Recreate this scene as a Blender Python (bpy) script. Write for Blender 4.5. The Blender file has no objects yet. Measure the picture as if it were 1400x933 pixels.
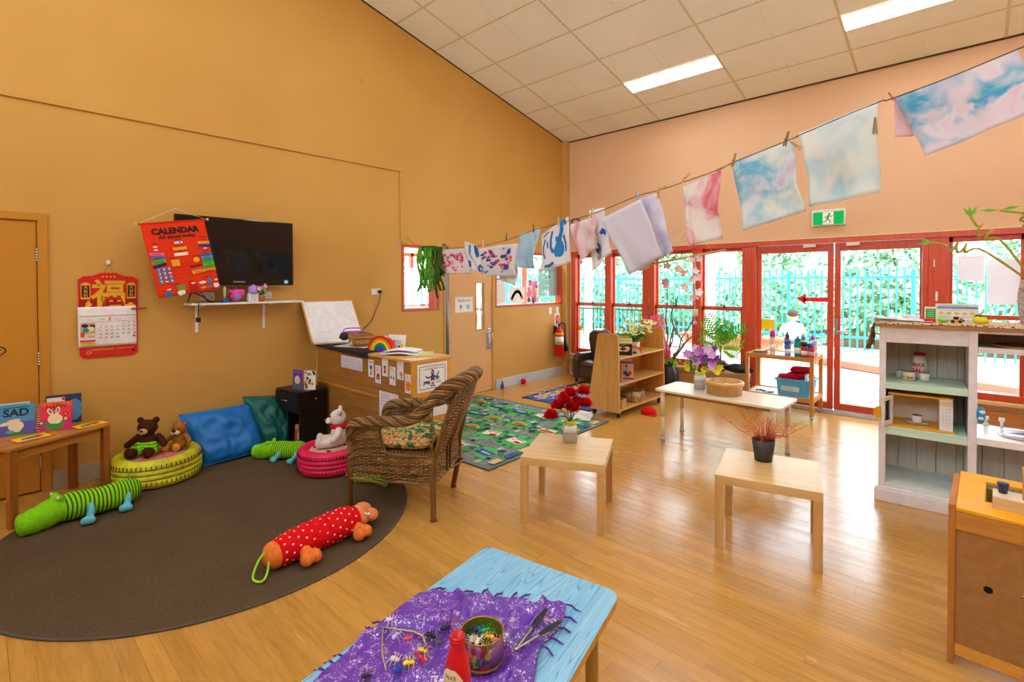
import bpy, bmesh, math, random
from mathutils import Vector, Matrix, Euler, noise
random.seed(7)
PI = math.pi
C = bpy.context.scene.collection

# ---------------------------------------------------------------- camera, sky, sun, exposure
F_PX, CXP, CYP = 679.9, 697.52, 397.84
CAM = Vector((0, 0, 1.5625)); YAW, PITCH, ROLL = math.radians(42.817), math.radians(0.896), math.radians(-0.164)
def look():
    fw = Vector((-math.sin(YAW), math.cos(YAW), 0)); rt = Vector((math.cos(YAW), math.sin(YAW), 0)); up = Vector((0, 0, 1))
    f2 = math.cos(PITCH)*fw - math.sin(PITCH)*up; u2 = math.cos(PITCH)*up + math.sin(PITCH)*fw
    r3 = math.cos(ROLL)*rt + math.sin(ROLL)*u2; u3 = -math.sin(ROLL)*rt + math.cos(ROLL)*u2
    return r3, u3, f2
R3, U3, F2 = look()
cd = bpy.data.cameras.new('camera'); cam = bpy.data.objects.new('camera', cd); C.objects.link(cam)
cd.sensor_fit = 'HORIZONTAL'; cd.sensor_width = 36.0; cd.lens = 36.0*F_PX/1400
cd.shift_x = -(CXP-700)/1400; cd.shift_y = (CYP-466.5)/1400; cd.clip_start = 0.05; cd.clip_end = 300
m = Matrix((R3, U3, -F2)).transposed().to_4x4(); m.translation = CAM; cam.matrix_world = m
bpy.context.scene.camera = cam

w = bpy.data.worlds.new('sky'); bpy.context.scene.world = w; w.use_nodes = True
nt = w.node_tree; nt.nodes.clear()
wo = nt.nodes.new('ShaderNodeOutputWorld'); bg = nt.nodes.new('ShaderNodeBackground')
tc = nt.nodes.new('ShaderNodeTexCoord'); sx = nt.nodes.new('ShaderNodeSeparateXYZ'); rp = nt.nodes.new('ShaderNodeValToRGB')
nt.links.new(tc.outputs['Generated'], sx.inputs[0]); nt.links.new(sx.outputs['Z'], rp.inputs[0])
rp.color_ramp.elements[0].color = (0.95, 0.98, 1, 1); rp.color_ramp.elements[1].color = (0.55, 0.75, 1, 1)
nt.links.new(rp.outputs[0], bg.inputs[0]); nt.links.new(bg.outputs[0], wo.inputs[0])
bg.inputs[1].default_value = 6.5
sd = bpy.data.lights.new('sun', 'SUN'); sd.energy = 9.0; sd.angle = math.radians(1.5); sd.color = (1, 0.95, 0.86)
so = bpy.data.objects.new('sun', sd); C.objects.link(so); so.rotation_euler = Euler((math.radians(12), math.radians(38), 0)); so.location = (6, 0, 12)
vs = bpy.context.scene.view_settings
vs.view_transform = "Standard"; vs.look = "None"; vs.gamma = 1.0; vs.exposure = 0.42
try: vs.use_curve_mapping = False
except Exception: pass
FIXTURE_POWER = 16.0

# ---------------------------------------------------------------- materials
def lin(h):
    h = h.lstrip('#'); c = [int(h[i:i+2], 16)/255 for i in (0, 2, 4)]
    return tuple(((x/12.92) if x <= 0.04045 else ((x+0.055)/1.055)**2.4) for x in c) + (1,)
MATS = {}
class NB:
    def __init__(s, name):
        s.m = bpy.data.materials.new(name); s.m.use_nodes = True; s.t = s.m.node_tree; s.t.nodes.clear()
        s.o = s.n('ShaderNodeOutputMaterial')
    def n(s, k, **kw):
        x = s.t.nodes.new(k)
        for a, b in kw.items(): setattr(x, a, b)
        return x
    def l(s, a, b): s.t.links.new(a, b)
    def bsdf(s, color=None, rough=0.5, metal=0, spec=0.5):
        b = s.n('ShaderNodeBsdfPrincipled'); b.inputs['Roughness'].default_value = rough; b.inputs['Metallic'].default_value = metal
        b.inputs['Specular IOR Level'].default_value = spec
        if color: b.inputs['Base Color'].default_value = color
        s.l(b.outputs[0], s.o.inputs[0]); s.b = b; return b
    def coord(s, scale=(1, 1, 1), which='Object'):
        tc = s.n('ShaderNodeTexCoord'); mp = s.n('ShaderNodeMapping'); mp.inputs['Scale'].default_value = scale
        s.l(tc.outputs[which], mp.inputs[0]); return mp.outputs[0]
    def noise(s, vec, scale, detail=3, rough=0.5, dist=0):
        x = s.n('ShaderNodeTexNoise'); x.inputs['Scale'].default_value = scale; x.inputs['Detail'].default_value = detail
        x.inputs['Roughness'].default_value = rough; x.inputs['Distortion'].default_value = dist; s.l(vec, x.inputs['Vector']); return x
    def ramp(s, fac, stops, interp='LINEAR'):
        r = s.n('ShaderNodeValToRGB'); r.color_ramp.interpolation = interp
        e = r.color_ramp.elements
        while len(e) > 1: e.remove(e[-1])
        e[0].position = stops[0][0]; e[0].color = stops[0][1]
        for p, c in stops[1:]:
            q = e.new(p); q.color = c
        s.l(fac, r.inputs[0]); return r.outputs[0]
    def bump(s, h, strength=0.2, dist=0.005):
        b = s.n('ShaderNodeBump'); b.inputs['Strength'].default_value = strength; b.inputs['Distance'].default_value = dist
        s.l(h, b.inputs['Height']); s.l(b.outputs[0], s.b.inputs['Normal'])
def dk(c, k): return (c[0]*k, c[1]*k, c[2]*k, 1)
def flat(h, rough=0.6, metal=0, spec=0.4, name=None):
    key = ('f', h, rough, metal)
    if key in MATS: return MATS[key]
    b = NB(name or 'paint_'+h.strip('#')); b.bsdf(lin(h), rough, metal, spec)
    v = b.coord(); nz = b.noise(v, 18, 3)
    c = lin(h); b.l(b.ramp(nz.outputs[0], [(0.3, dk(c, 0.93)), (0.7, dk(c, 1.05))]), b.b.inputs['Base Color'])
    MATS[key] = b.m; return b.m
def wood(h, h2, rough=0.35, scale=1.0, axis=0, name='wood'):
    key = ('w', h, h2, rough, scale, axis)
    if key in MATS: return MATS[key]
    b = NB(name); b.bsdf(None, rough)
    sc = [14, 14, 14]; sc[axis] = 1.1
    v = b.coord([x*scale for x in sc]); nz = b.noise(v, 3.0, 4, 0.6, 0.6)
    b.l(b.ramp(nz.outputs[0], [(0.32, lin(h2)), (0.6, lin(h))]), b.b.inputs['Base Color'])
    b.bump(nz.outputs[0], 0.05, 0.002)
    MATS[key] = b.m; return b.m
def cloth(h, h2=None, scale=60, rough=0.95, bump=0.4, name='fabric'):
    key = ('c', h, h2, scale, rough)
    if key in MATS: return MATS[key]
    b = NB(name); b.bsdf(lin(h), rough, 0, 0.15)
    v = b.coord(); nz = b.noise(v, scale, 4)
    b.l(b.ramp(nz.outputs[0], [(0.3, lin(h2) if h2 else dk(lin(h), 0.75)), (0.65, lin(h))]), b.b.inputs['Base Color'])
    b.bump(nz.outputs[0], bump, 0.004)
    MATS[key] = b.m; return b.m
def glass(name='window_glass', tint=(0.97, 1, 1, 1), gl=0.07):
    if name in MATS: return MATS[name]
    b = NB(name); tr = b.n('ShaderNodeBsdfTransparent'); tr.inputs[0].default_value = tint
    g = b.n('ShaderNodeBsdfGlossy'); g.inputs['Roughness'].default_value = 0.02; mx = b.n('ShaderNodeMixShader'); mx.inputs[0].default_value = gl
    b.l(tr.outputs[0], mx.inputs[1]); b.l(g.outputs[0], mx.inputs[2]); b.l(mx.outputs[0], b.o.inputs[0])
    MATS[name] = b.m; return b.m
def wall_paint(name, h, h2, wave=0.12):
    b = NB(name); b.bsdf(lin(h), 0.55, 0, 0.3); v = b.coord(); a = b.noise(v, 0.9, 3); g = b.noise(v, 260, 2)
    spots = b.noise(v, 3.2, 1)
    c = b.ramp(a.outputs[0], [(0.3, lin(h2)), (0.7, lin(h))])
    s = b.ramp(spots.outputs[0], [(0.80, (1, 1, 1, 1)), (0.83, (0.8, 0.78, 0.74, 1))])
    mx = b.n('ShaderNodeMix', data_type='RGBA', blend_type='MULTIPLY'); mx.inputs[0].default_value = 1
    b.l(c, mx.inputs[6]); b.l(s, mx.inputs[7]); b.l(mx.outputs[2], b.b.inputs['Base Color'])
    b.bump(g.outputs[0], 0.08, 0.001); return b.m

# ---------------------------------------------------------------- mesh building
class MB:
    def __init__(s): s.v = []; s.f = []; s.mi = []; s.cur = 0; s.sm = []; s.smooth = False
    def add(s, vs, fs, M=None):
        o = len(s.v)
        s.v += [tuple(M @ Vector(p)) for p in vs] if M is not None else [tuple(p) for p in vs]
        for f in fs: s.f.append(tuple(i+o for i in f)); s.mi.append(s.cur); s.sm.append(s.smooth)
        return s
    def box(s, a, b, M=None):
        x0, y0, z0 = a; x1, y1, z1 = b
        s.add([(x0, y0, z0), (x1, y0, z0), (x1, y1, z0), (x0, y1, z0), (x0, y0, z1), (x1, y0, z1), (x1, y1, z1), (x0, y1, z1)],
              [(0, 3, 2, 1), (4, 5, 6, 7), (0, 1, 5, 4), (1, 2, 6, 5), (2, 3, 7, 6), (3, 0, 4, 7)], M); return s
    def cbox(s, c, d, M=None): return s.box([c[i]-d[i]/2 for i in range(3)], [c[i]+d[i]/2 for i in range(3)], M)
    def tube(s, pts, r, n=8, closed=False, cap=True, smooth=True):
        pts = [Vector(p) for p in pts]; k = len(pts)
        rs = r if isinstance(r, (list, tuple)) else [r]*k
        tang = []
        for i in range(k):
            a = pts[(i-1) % k] if (closed or i > 0) else pts[i]; b = pts[(i+1) % k] if (closed or i < k-1) else pts[i]
            t = (b-a); tang.append(t.normalized() if t.length > 1e-9 else Vector((0, 0, 1)))
        ref = Vector((0, 0, 1)) if abs(tang[0].z) < 0.9 else Vector((1, 0, 0))
        nrm = (ref - tang[0]*ref.dot(tang[0])).normalized(); vs = []
        for i in range(k):
            t = tang[i]; nrm = nrm - t*nrm.dot(t)
            if nrm.length < 1e-6: nrm = t.orthogonal()
            nrm.normalize(); bn = t.cross(nrm)
            for j in range(n):
                a = 2*PI*j/n; vs.append(pts[i] + (nrm*math.cos(a)+bn*math.sin(a))*rs[i])
        fs = []
        for i in range(k if closed else k-1):
            for j in range(n):
                a = i*n+j; b = i*n+(j+1) % n; c = ((i+1) % k)*n+(j+1) % n; d = ((i+1) % k)*n+j
                fs.append((a, b, c, d))
        if cap and not closed: fs.append(tuple(reversed(range(n)))); fs.append(tuple(range((k-1)*n, k*n)))
        q = s.smooth; s.smooth = smooth; s.add(vs, fs); s.smooth = q; return s
    def cyl(s, p0, p1, r, r1=None, n=16): return s.tube([p0, p1], [r, r if r1 is None else r1], n, smooth=n > 6)
    def lathe(s, prof, n=24, c=(0, 0, 0), M=None, smooth=True, sx=1, sy=1, cap=True):
        vs = []; k = len(prof)
        for (r, z) in prof:
            for j in range(n):
                a = 2*PI*j/n; vs.append((c[0]+r*sx*math.cos(a), c[1]+r*sy*math.sin(a), c[2]+z))
        fs = [(i*n+j, i*n+(j+1) % n, (i+1)*n+(j+1) % n, (i+1)*n+j) for i in range(k-1) for j in range(n)]
        cap = cap and prof[0] != prof[-1]
        if cap and prof[0][0] > 1e-6: fs.append(tuple(reversed(range(n))))
        if cap and prof[-1][0] > 1e-6: fs.append(tuple(range((k-1)*n, k*n)))
        q = s.smooth; s.smooth = smooth; s.add(vs, fs, M); s.smooth = q; return s
    def ell(s, c, r, M=None, n=16, k=10, noise_a=0):
        if not isinstance(r, (tuple, list)): r = (r, r, r)
        vs = [(0, 0, -1)]
        for i in range(1, k):
            t = PI*i/k
            for j in range(n):
                a = 2*PI*j/n; vs.append((math.sin(t)*math.cos(a), math.sin(t)*math.sin(a), -math.cos(t)))
        vs.append((0, 0, 1)); L = len(vs)-1
        fs = [(0, 1+(j+1) % n, 1+j) for j in range(n)]
        for i in range(k-2):
            for j in range(n): fs.append((1+i*n+j, 1+i*n+(j+1) % n, 1+(i+1)*n+(j+1) % n, 1+(i+1)*n+j))
        fs += [(L, 1+(k-2)*n+j, 1+(k-2)*n+(j+1) % n) for j in range(n)]
        out = []
        for v in vs:
            q = Vector((v[0]*r[0], v[1]*r[1], v[2]*r[2]))
            if noise_a: q += Vector(v)*noise_a*noise.noise(Vector(v)*2.5+Vector(c)*7)
            out.append(q)
        T = Matrix.Translation(c) @ (M or Matrix.Identity(4))
        q = s.smooth; s.smooth = True; s.add(out, fs, T); s.smooth = q; return s
    def prism(s, poly, d, M=None):          # polygon in xy, thickness from z=0 to z=d
        n = len(poly)
        s.add([(x, y, 0) for x, y in poly]+[(x, y, d) for x, y in poly],
              [tuple(reversed(range(n))), tuple(range(n, 2*n))]+[(i, (i+1) % n, n+(i+1) % n, n+i) for i in range(n)], M); return s
    def sheet(s, fn, nu, nv, th=0.0015, smooth=True):   # thin solid sheet from a function of (u, v) in 0..1
        g = [[Vector(fn(i/nu, j/nv)) for i in range(nu+1)] for j in range(nv+1)]
        vs = []; vb = []
        for j in range(nv+1):
            for i in range(nu+1):
                du = g[j][min(i+1, nu)]-g[j][max(i-1, 0)]; dv = g[min(j+1, nv)][i]-g[max(j-1, 0)][i]
                nn = du.cross(dv); nn = nn.normalized() if nn.length > 1e-12 else Vector((0, 0, 1))
                vs.append(g[j][i]+nn*th/2); vb.append(g[j][i]-nn*th/2)
        W = nu+1; N = len(vs)
        f = [(j*W+i, j*W+i+1, (j+1)*W+i+1, (j+1)*W+i) for j in range(nv) for i in range(nu)]
        fb = [tuple(N+q for q in reversed(x)) for x in f]
        e = [(i, N+i, N+i+1, i+1) for i in range(nu)] + [(nv*W+i+1, N+nv*W+i+1, N+nv*W+i, nv*W+i) for i in range(nu)]
        e += [((j+1)*W, N+(j+1)*W, N+j*W, j*W) for j in range(nv)] + [(j*W+nu, N+j*W+nu, N+(j+1)*W+nu, (j+1)*W+nu) for j in range(nv)]
        q = s.smooth; s.smooth = smooth; s.add(vs+vb, f+fb+e); s.smooth = q; return s
    def mesh(s, name, mats):
        me = bpy.data.meshes.new(name); me.from_pydata(s.v, [], s.f)
        for m_ in (mats if isinstance(mats, (list, tuple)) else [mats]): me.materials.append(m_)
        me.polygons.foreach_set('material_index', s.mi); me.polygons.foreach_set('use_smooth', s.sm)
        me.update(); return me
def put(o, parent=None, loc=None, rz=None):
    C.objects.link(o)
    if parent is not None: o.parent = parent
    if loc is not None: o.location = loc
    if rz is not None: o.rotation_euler = (0, 0, rz)
    return o
def tag(o, label=None, cat=None, group=None, kind=None):
    for k, v in (('label', label), ('category', cat), ('group', group), ('kind', kind)):
        if v: o[k] = v
    return o
def T(name, label, cat, loc=(0, 0, 0), rz=0, group=None):
    o = put(bpy.data.objects.new(name, None), None, loc, rz); o.empty_display_size = 0.1
    return tag(o, label, cat, group)
def P(mb, name, mat, parent, bevel=0, label=None, kind=None, segs=2, loc=None):
    o = put(bpy.data.objects.new(name, mb.mesh(name, mat) if isinstance(mb, MB) else mb), parent, loc)
    if bevel:
        b = o.modifiers.new('bevel', 'BEVEL'); b.width = bevel; b.segments = segs; b.limit_method = 'ANGLE'; b.angle_limit = 0.7
    return tag(o, label, None, None, kind)
def ONE(mb, name, mat, label, cat, loc=(0, 0, 0), rz=0, group=None, bevel=0, kind=None):
    o = P(mb, name, mat, None, bevel); o.location = loc; o.rotation_euler = (0, 0, rz)
    return tag(o, label, cat, group, kind)
def ST(mb, name, mat, parent=None, bevel=0, kind='structure'):
    o = P(mb, name, mat, parent, bevel)
    if parent is None: o['kind'] = kind
    return o
def copy_tree(o, loc=None, rz=None, label=None, parent=None):
    c = o.copy(); C.objects.link(c)
    if parent is not None: c.parent = parent
    if loc is not None: c.location = loc
    if rz is not None: c.rotation_euler = (0, 0, rz)
    if label: c['label'] = label
    for ch in o.children: copy_tree(ch, parent=c)
    return c
def FR(o, right, up):                        # frame: x -> right, y -> up, z -> right x up
    r = Vector(right).normalized(); u = Vector(up); u = (u-r*u.dot(r)).normalized(); n = r.cross(u)
    M = Matrix((r, u, n)).transposed().to_4x4(); M.translation = Vector(o); return M
LEFTW = ((0, 1, 0), (0, 0, 1)); BACKW = ((1, 0, 0), (0, 0, 1)); UPF = ((1, 0, 0), (0, 1, 0))
FONTC = {}
def text_mesh(t, size, align='CENTER', bold=0.0):
    key = (t, size, align, bold)
    if key in FONTC: return FONTC[key]
    cu = bpy.data.curves.new('t', 'FONT'); cu.body = t; cu.size = size; cu.align_x = align; cu.align_y = 'CENTER'; cu.offset = bold; cu.resolution_u = 3
    ob = bpy.data.objects.new('t', cu); C.objects.link(ob)
    bpy.context.view_layer.update()
    me = ob.to_mesh(); r = ([tuple(v.co[:2]) for v in me.vertices], [tuple(p.vertices) for p in me.polygons])
    ob.to_mesh_clear(); bpy.data.objects.remove(ob); FONTC[key] = r; return r
class ART:                                    # flat print: coloured shapes laid in thin layers on a surface
    def __init__(s, w=None, h=None, back=None, th=0.0012, frame=None):
        s.mb = MB(); s.cols = []; s.z = 0.0004; s.w = w; s.h = h; s.fn = None
        if back:
            s._c(back); s.mb.box((-w/2, -h/2, -th), (w/2, h/2, 0))
    def _c(s, h):
        if h not in s.cols: s.cols.append(h)
        s.mb.cur = s.cols.index(h)
    def poly(s, pts, h, up=True):
        s._c(h); n = len(pts)
        a = sum(pts[i][0]*pts[(i+1) % n][1]-pts[(i+1) % n][0]*pts[i][1] for i in range(n))
        if a < 0: pts = list(reversed(pts))
        s.mb.add([(x, y, s.z) for x, y in pts], [tuple(range(n))])
        if up: s.z += 0.00012
        return s
    def rect(s, x, y, w, h, c, rot=0, up=True):
        ca, sa = math.cos(rot), math.sin(rot)
        return s.poly([(x+ca*a*w/2-sa*b*h/2, y+sa*a*w/2+ca*b*h/2) for a, b in ((-1, -1), (1, -1), (1, 1), (-1, 1))], c, up)
    def ell(s, x, y, rx, ry, c, rot=0, n=16, up=True, wob=0):
        ca, sa = math.cos(rot), math.sin(rot); pts = []
        for i in range(n):
            k = 1+wob*random.uniform(-1, 1); a = 2*PI*i/n; p, q = rx*k*math.cos(a), ry*k*math.sin(a); pts.append((x+ca*p-sa*q, y+sa*p+ca*q))
        return s.poly(pts, c, up)
    def line(s, pts, w, c, up=True):
        for i in range(len(pts)-1):
            (x0, y0), (x1, y1) = pts[i], pts[i+1]; L = math.hypot(x1-x0, y1-y0)
            if L > 1e-9: s.rect((x0+x1)/2, (y0+y1)/2, L+w*0.6, w, c, math.atan2(y1-y0, x1-x0), up=False)
        if up: s.z += 0.00012
        return s
    def text(s, t, x, y, size, c, align='CENTER', rot=0, bold=0.0):
        s._c(c); vs, fs = text_mesh(t, size, align, bold); ca, sa = math.cos(rot), math.sin(rot)
        s.mb.add([(x+ca*a-sa*b, y+sa*a+ca*b, s.z) for a, b in vs], fs); s.z += 0.00012; return s
    def build(s, name, M, parent=None, gloss=0.6, label=None):
        s.mb.v = [tuple(M @ Vector(s.fn(*v) if s.fn else v)) for v in s.mb.v]
        return P(s.mb, name, [flat(h, gloss) for h in s.cols], parent, label=label)
def rrect(w, h, r, n=5):
    p = []
    for cx, cy, a0 in ((w/2-r, h/2-r, 0), (-w/2+r, h/2-r, PI/2), (-w/2+r, -h/2+r, PI), (w/2-r, -h/2+r, 1.5*PI)):
        for i in range(n+1): a = a0+PI/2*i/n; p.append((cx+r*math.cos(a), cy+r*math.sin(a)))
    return p
def smooth_path(pts, n=6):
    P_ = [Vector(p) for p in pts]; out = []
    for i in range(len(P_)-1):
        a = P_[max(i-1, 0)]; b = P_[i]; c = P_[i+1]; d = P_[min(i+2, len(P_)-1)]
        for k in range(n):
            t = k/n; out.append(0.5*((2*b)+(c-a)*t+(2*a-5*b+4*c-d)*t*t+(3*b-a-3*c+d)*t*t*t))
    out.append(P_[-1]); return out
def fuse(mb, voxel=0.006, smooth=2):        # fuse overlapping shapes into one continuous skin
    me = mb.mesh('body', []); ob = bpy.data.objects.new('tmp', me); C.objects.link(ob)
    r = ob.modifiers.new('r', 'REMESH'); r.mode = 'VOXEL'; r.voxel_size = voxel; r.use_smooth_shade = True
    if smooth: s_ = ob.modifiers.new('s', 'SMOOTH'); s_.iterations = smooth; s_.factor = 0.5
    dg = bpy.context.evaluated_depsgraph_get(); out = bpy.data.meshes.new_from_object(ob.evaluated_get(dg))
    bpy.data.objects.remove(ob); return out
def mesh_obj(me, name, mat, parent, label=None):
    me.materials.clear()
    me.materials.append(mat); me.name = name
    return tag(put(bpy.data.objects.new(name, me), parent), label)
# ================================================================ THE SETTING
XL, YB, XR, YN = -5.13, 6.93, 2.6, -2.6
CS = 0.2185
def ceil_z(y): return 3.965+CS*(YB-y)
M_WALL = wall_paint('ochre_wall_paint', '#D4A454', '#CC9A4A'); M_WALLB = wall_paint('apricot_wall_paint', '#E6BE98', '#DFB48C')
M_DOORW = wall_paint('door_paint', '#CB8C2E', '#C48528'); M_DOORB = wall_paint('bathroom_door_paint', '#E3B277', '#DCA96D')
M_RED = wood('#D2502E', '#C24226', 0.35, 1, 2, 'red_stained_timber')
M_METAL = flat('#B9BCC2', 0.25, 0.9); M_DARKM = flat('#3A3A3C', 0.4, 0.6); M_WHITE = flat('#F1F0EC', 0.45); M_BLACK = flat('#151515', 0.4)
# planks: one material, tint per plank through object random
b = NB('floor_plank_vinyl'); b.bsdf(None, 0.27, 0, 0.6)
v0 = b.coord((0.9, 9, 9)); oi = b.n('ShaderNodeObjectInfo'); vm = b.n('ShaderNodeVectorMath', operation='ADD'); cb = b.n('ShaderNodeVectorMath', operation='SCALE'); cb.inputs[0].default_value = (37, 61, 13); b.l(oi.outputs['Random'], cb.inputs['Scale']); b.l(v0, vm.inputs[0]); b.l(cb.outputs[0], vm.inputs[1]); v = vm.outputs[0]; nz = b.noise(v, 4.5, 4, 0.6, 0.4)
c1 = b.ramp(nz.outputs[0], [(0.3, lin('#BC8A3C')), (0.62, lin('#D09C4C'))])
rr = b.ramp(oi.outputs['Random'], [(0, (0.86, 0.85, 0.82, 1)), (1, (1.05, 1.05, 1.04, 1))])
mx = b.n('ShaderNodeMix', data_type='RGBA', blend_type='MULTIPLY'); mx.inputs[0].default_value = 1
b.l(c1, mx.inputs[6]); b.l(rr, mx.inputs[7]); b.l(mx.outputs[2], b.b.inputs['Base Color'])
b.b.inputs['Coat Weight'].default_value = 0.35; b.b.inputs['Coat Roughness'].default_value = 0.22
n2 = b.noise(v, 1, 3); b.l(b.ramp(n2.outputs[0], [(0.3, (0.17, 0.17, 0.17, 1)), (0.7, (0.30, 0.30, 0.30, 1))]), b.b.inputs['Roughness'])
M_PLANK = b.m
fl = ST(MB().box((XL-0.1, YN-0.1, -0.15), (XR+0.1, YB+0.12, -0.003)), 'floor', flat('#6B4A22', 0.6))
PW, PL = 0.0765, 1.15
planks = []
row = 0; y = YN
while y < YB:
    x = XL - ((row*0.437) % 1)*PL
    while x < XR:
        x0, x1 = max(x, XL), min(x+PL, XR); y1 = min(y+PW, YB)
        if x1-x0 > 0.02:
            cx_, cy_ = (x0+x1)/2, (y+y1)/2; d = (Vector((cx_, cy_, 0))-CAM)
            dep = d.dot(F2); u = abs(d.dot(R3)/dep) if dep > 0.2 else 9; vv = (-d.dot(U3)/dep) if dep > 0.2 else 9
            vis = dep > 0.3 and u < 1.35 and vv < 1.05
            planks.append((0 if vis else 1, dep, x0, x1, y, y1))
        x += PL
    y += PW; row += 1
planks.sort(); far = MB(); pm = {}
def plank_box(mb, x0, x1, y0, y1, M=None): mb.box((x0+0.0003, y0+0.0004, -0.006), (x1-0.0003, y1-0.0004, 0), M)
for i, (vis, dep, x0, x1, y0, y1) in enumerate(planks):
    if i < 300:
        k = (round(x1-x0, 3), round(y1-y0, 3))
        if k not in pm:
            mb = MB(); plank_box(mb, -k[0]/2, k[0]/2, -k[1]/2, k[1]/2); pm[k] = mb.mesh('plank', M_PLANK)
        o = put(bpy.data.objects.new('plank', pm[k]), fl, ((x0+x1)/2, (y0+y1)/2, 0))
    else: plank_box(far, x0, x1, y0, y1)
b = NB('far_plank_vinyl')
b.bsdf(None, 0.27); v = b.coord((0.9, 12, 9)); nz = b.noise(v, 4.5, 4, 0.6, 0.4)
b.l(b.ramp(nz.outputs[0], [(0.3, lin('#B98636')), (0.62, lin('#D09C4A'))]), b.b.inputs['Base Color'])
P(far, 'plank_field', b.m, fl, kind='stuff')

# left wall with door recess, two windows and the bathroom door
def wall_with_holes(name, mat, mk, u0, u1, top, holes, th):   # holes: (u0,u1,z0,z1)
    mb = MB(); us = sorted({u0, u1, *[h[0] for h in holes], *[h[1] for h in holes]})
    for a, b_ in zip(us, us[1:]):
        hs = sorted([h for h in holes if h[0] <= a+1e-6 and h[1] >= b_-1e-6], key=lambda h: h[2]); z = 0
        for h in hs:
            if h[2] > z+1e-4: mk(mb, a, b_, z, h[2], h[2])
            z = h[3]
        mk(mb, a, b_, z, top(a), top(b_))
    return ST(mb, name, mat)
def mk_left(mb, a, b_, z, za, zb):
    x0, x1 = XL-0.12, XL
    mb.add([(x0, a, z), (x1, a, z), (x1, b_, z), (x0, b_, z), (x0, a, za), (x1, a, za), (x1, b_, zb), (x0, b_, zb)],
           [(0, 3, 2, 1), (4, 5, 6, 7), (0, 1, 5, 4), (1, 2, 6, 5), (2, 3, 7, 6), (3, 0, 4, 7)])
WA = (3.575, 4.165, 1.215, 2.045); WB_ = (5.20, 6.835, 1.20, 2.045)
DOOR = (4.235, 5.165, 0, 2.06); LD = (-0.56, 0.335, 0, 2.04)
def ltop(y): return ceil_z(y)
wall_left = wall_with_holes('wall_left', M_WALL, mk_left, YN, YB+0.12, ltop, [WA, WB_, DOOR, LD], 0.12)
def mk_back(mb, a, b_, z, za, zb): mb.box((a, YB, z), (b_, YB+0.14, za))
SILL = 0.37
wall_back = wall_with_holes('wall_back', M_WALLB, mk_back, XL, XR, lambda x: 3.965, [(-4.985, -2.10, SILL, 2.09), (-2.10, -0.335, 0, 2.09), (-0.335, 2.3, SILL, 2.09)], 0.14)
mb = MB(); za, zb = ceil_z(YN), ceil_z(YB)
mb.add([(XR, YN, 0), (XR+0.1, YN, 0), (XR+0.1, YB+.12, 0), (XR, YB+.12, 0), (XR, YN, za), (XR+0.1, YN, za), (XR+0.1, YB+.12, zb), (XR, YB+.12, zb)],
       [(0, 3, 2, 1), (4, 5, 6, 7), (0, 1, 5, 4), (1, 2, 6, 5), (2, 3, 7, 6), (3, 0, 4, 7)])
mb = MB()
def mk_right(mb, a, b_, z, za_, zb_):
    mb.add([(XR, a, z), (XR+0.1, a, z), (XR+0.1, b_, z), (XR, b_, z), (XR, a, za_), (XR+0.1, a, za_), (XR+0.1, b_, zb_), (XR, b_, zb_)],
           [(0, 3, 2, 1), (4, 5, 6, 7), (0, 1, 5, 4), (1, 2, 6, 5), (2, 3, 7, 6), (3, 0, 4, 7)])
wall_with_holes('wall_right', M_WALLB, mk_right, YN, YB+.12, ceil_z, [], 0.1)
def mk_near(mb, a, b_, z, za_, zb_): mb.box((a, YN-0.1, z), (b_, YN, za_))
wall_with_holes('wall_near', M_WALLB, mk_near, XL-.1, XR+.1, lambda x: za+.02, [(-4.6, -1.5, 3.3, 5.2), (-1.0, 2.1, 3.3, 5.2)], 0.1)  # high openings added to let daylight in from behind the camera
# ceiling: roof slab, tile panels, T bars
mb = MB()
def slab(mb, x0, x1, y0, y1, lo, hi):
    mb.add([(x0, y0, ceil_z(y0)+lo), (x1, y0, ceil_z(y0)+lo), (x1, y1, ceil_z(y1)+lo), (x0, y1, ceil_z(y1)+lo),
            (x0, y0, ceil_z(y0)+hi), (x1, y0, ceil_z(y0)+hi), (x1, y1, ceil_z(y1)+hi), (x0, y1, ceil_z(y1)+hi)],
           [(0, 3, 2, 1), (4, 5, 6, 7), (0, 1, 5, 4), (1, 2, 6, 5), (2, 3, 7, 6), (3, 0, 4, 7)])
slab(mb, XL-0.3, XR+0.3, YN-0.3, YB+0.6, 0.05, 0.3)
ce = ST(mb, 'ceiling', flat('#E6E2CC', 0.8))
b = NB('ceiling_tile'); b.bsdf(None, 0.85, 0, 0.2); v = b.coord(); nz = b.noise(v, 90, 2); n2 = b.noise(v, 1.3, 2)
b.l(b.ramp(n2.outputs[0], [(0.3, lin('#F2F4E6')), (0.7, lin('#FAFBF2'))]), b.b.inputs['Base Color']); b.bump(nz.outputs[0], 0.15, 0.001); M_TILE = b.m
xs = [XL, -4.60]+[-4.60+1.208*k for k in range(1, 6)]+[XR]
ys = [YB, 6.457]
while ys[-1]-0.587 > YN: ys.append(ys[-1]-0.587)
ys.append(YN)
FX = [(x0, yy) for yy in (5.975, 3.04, 0.105) for x0 in (-3.392, -0.976) ] + [(1.44, yy) for yy in (5.975, 3.04, .105)]
M_TBAR = flat('#D9D3B4', 0.5)
tb = MB()
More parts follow.
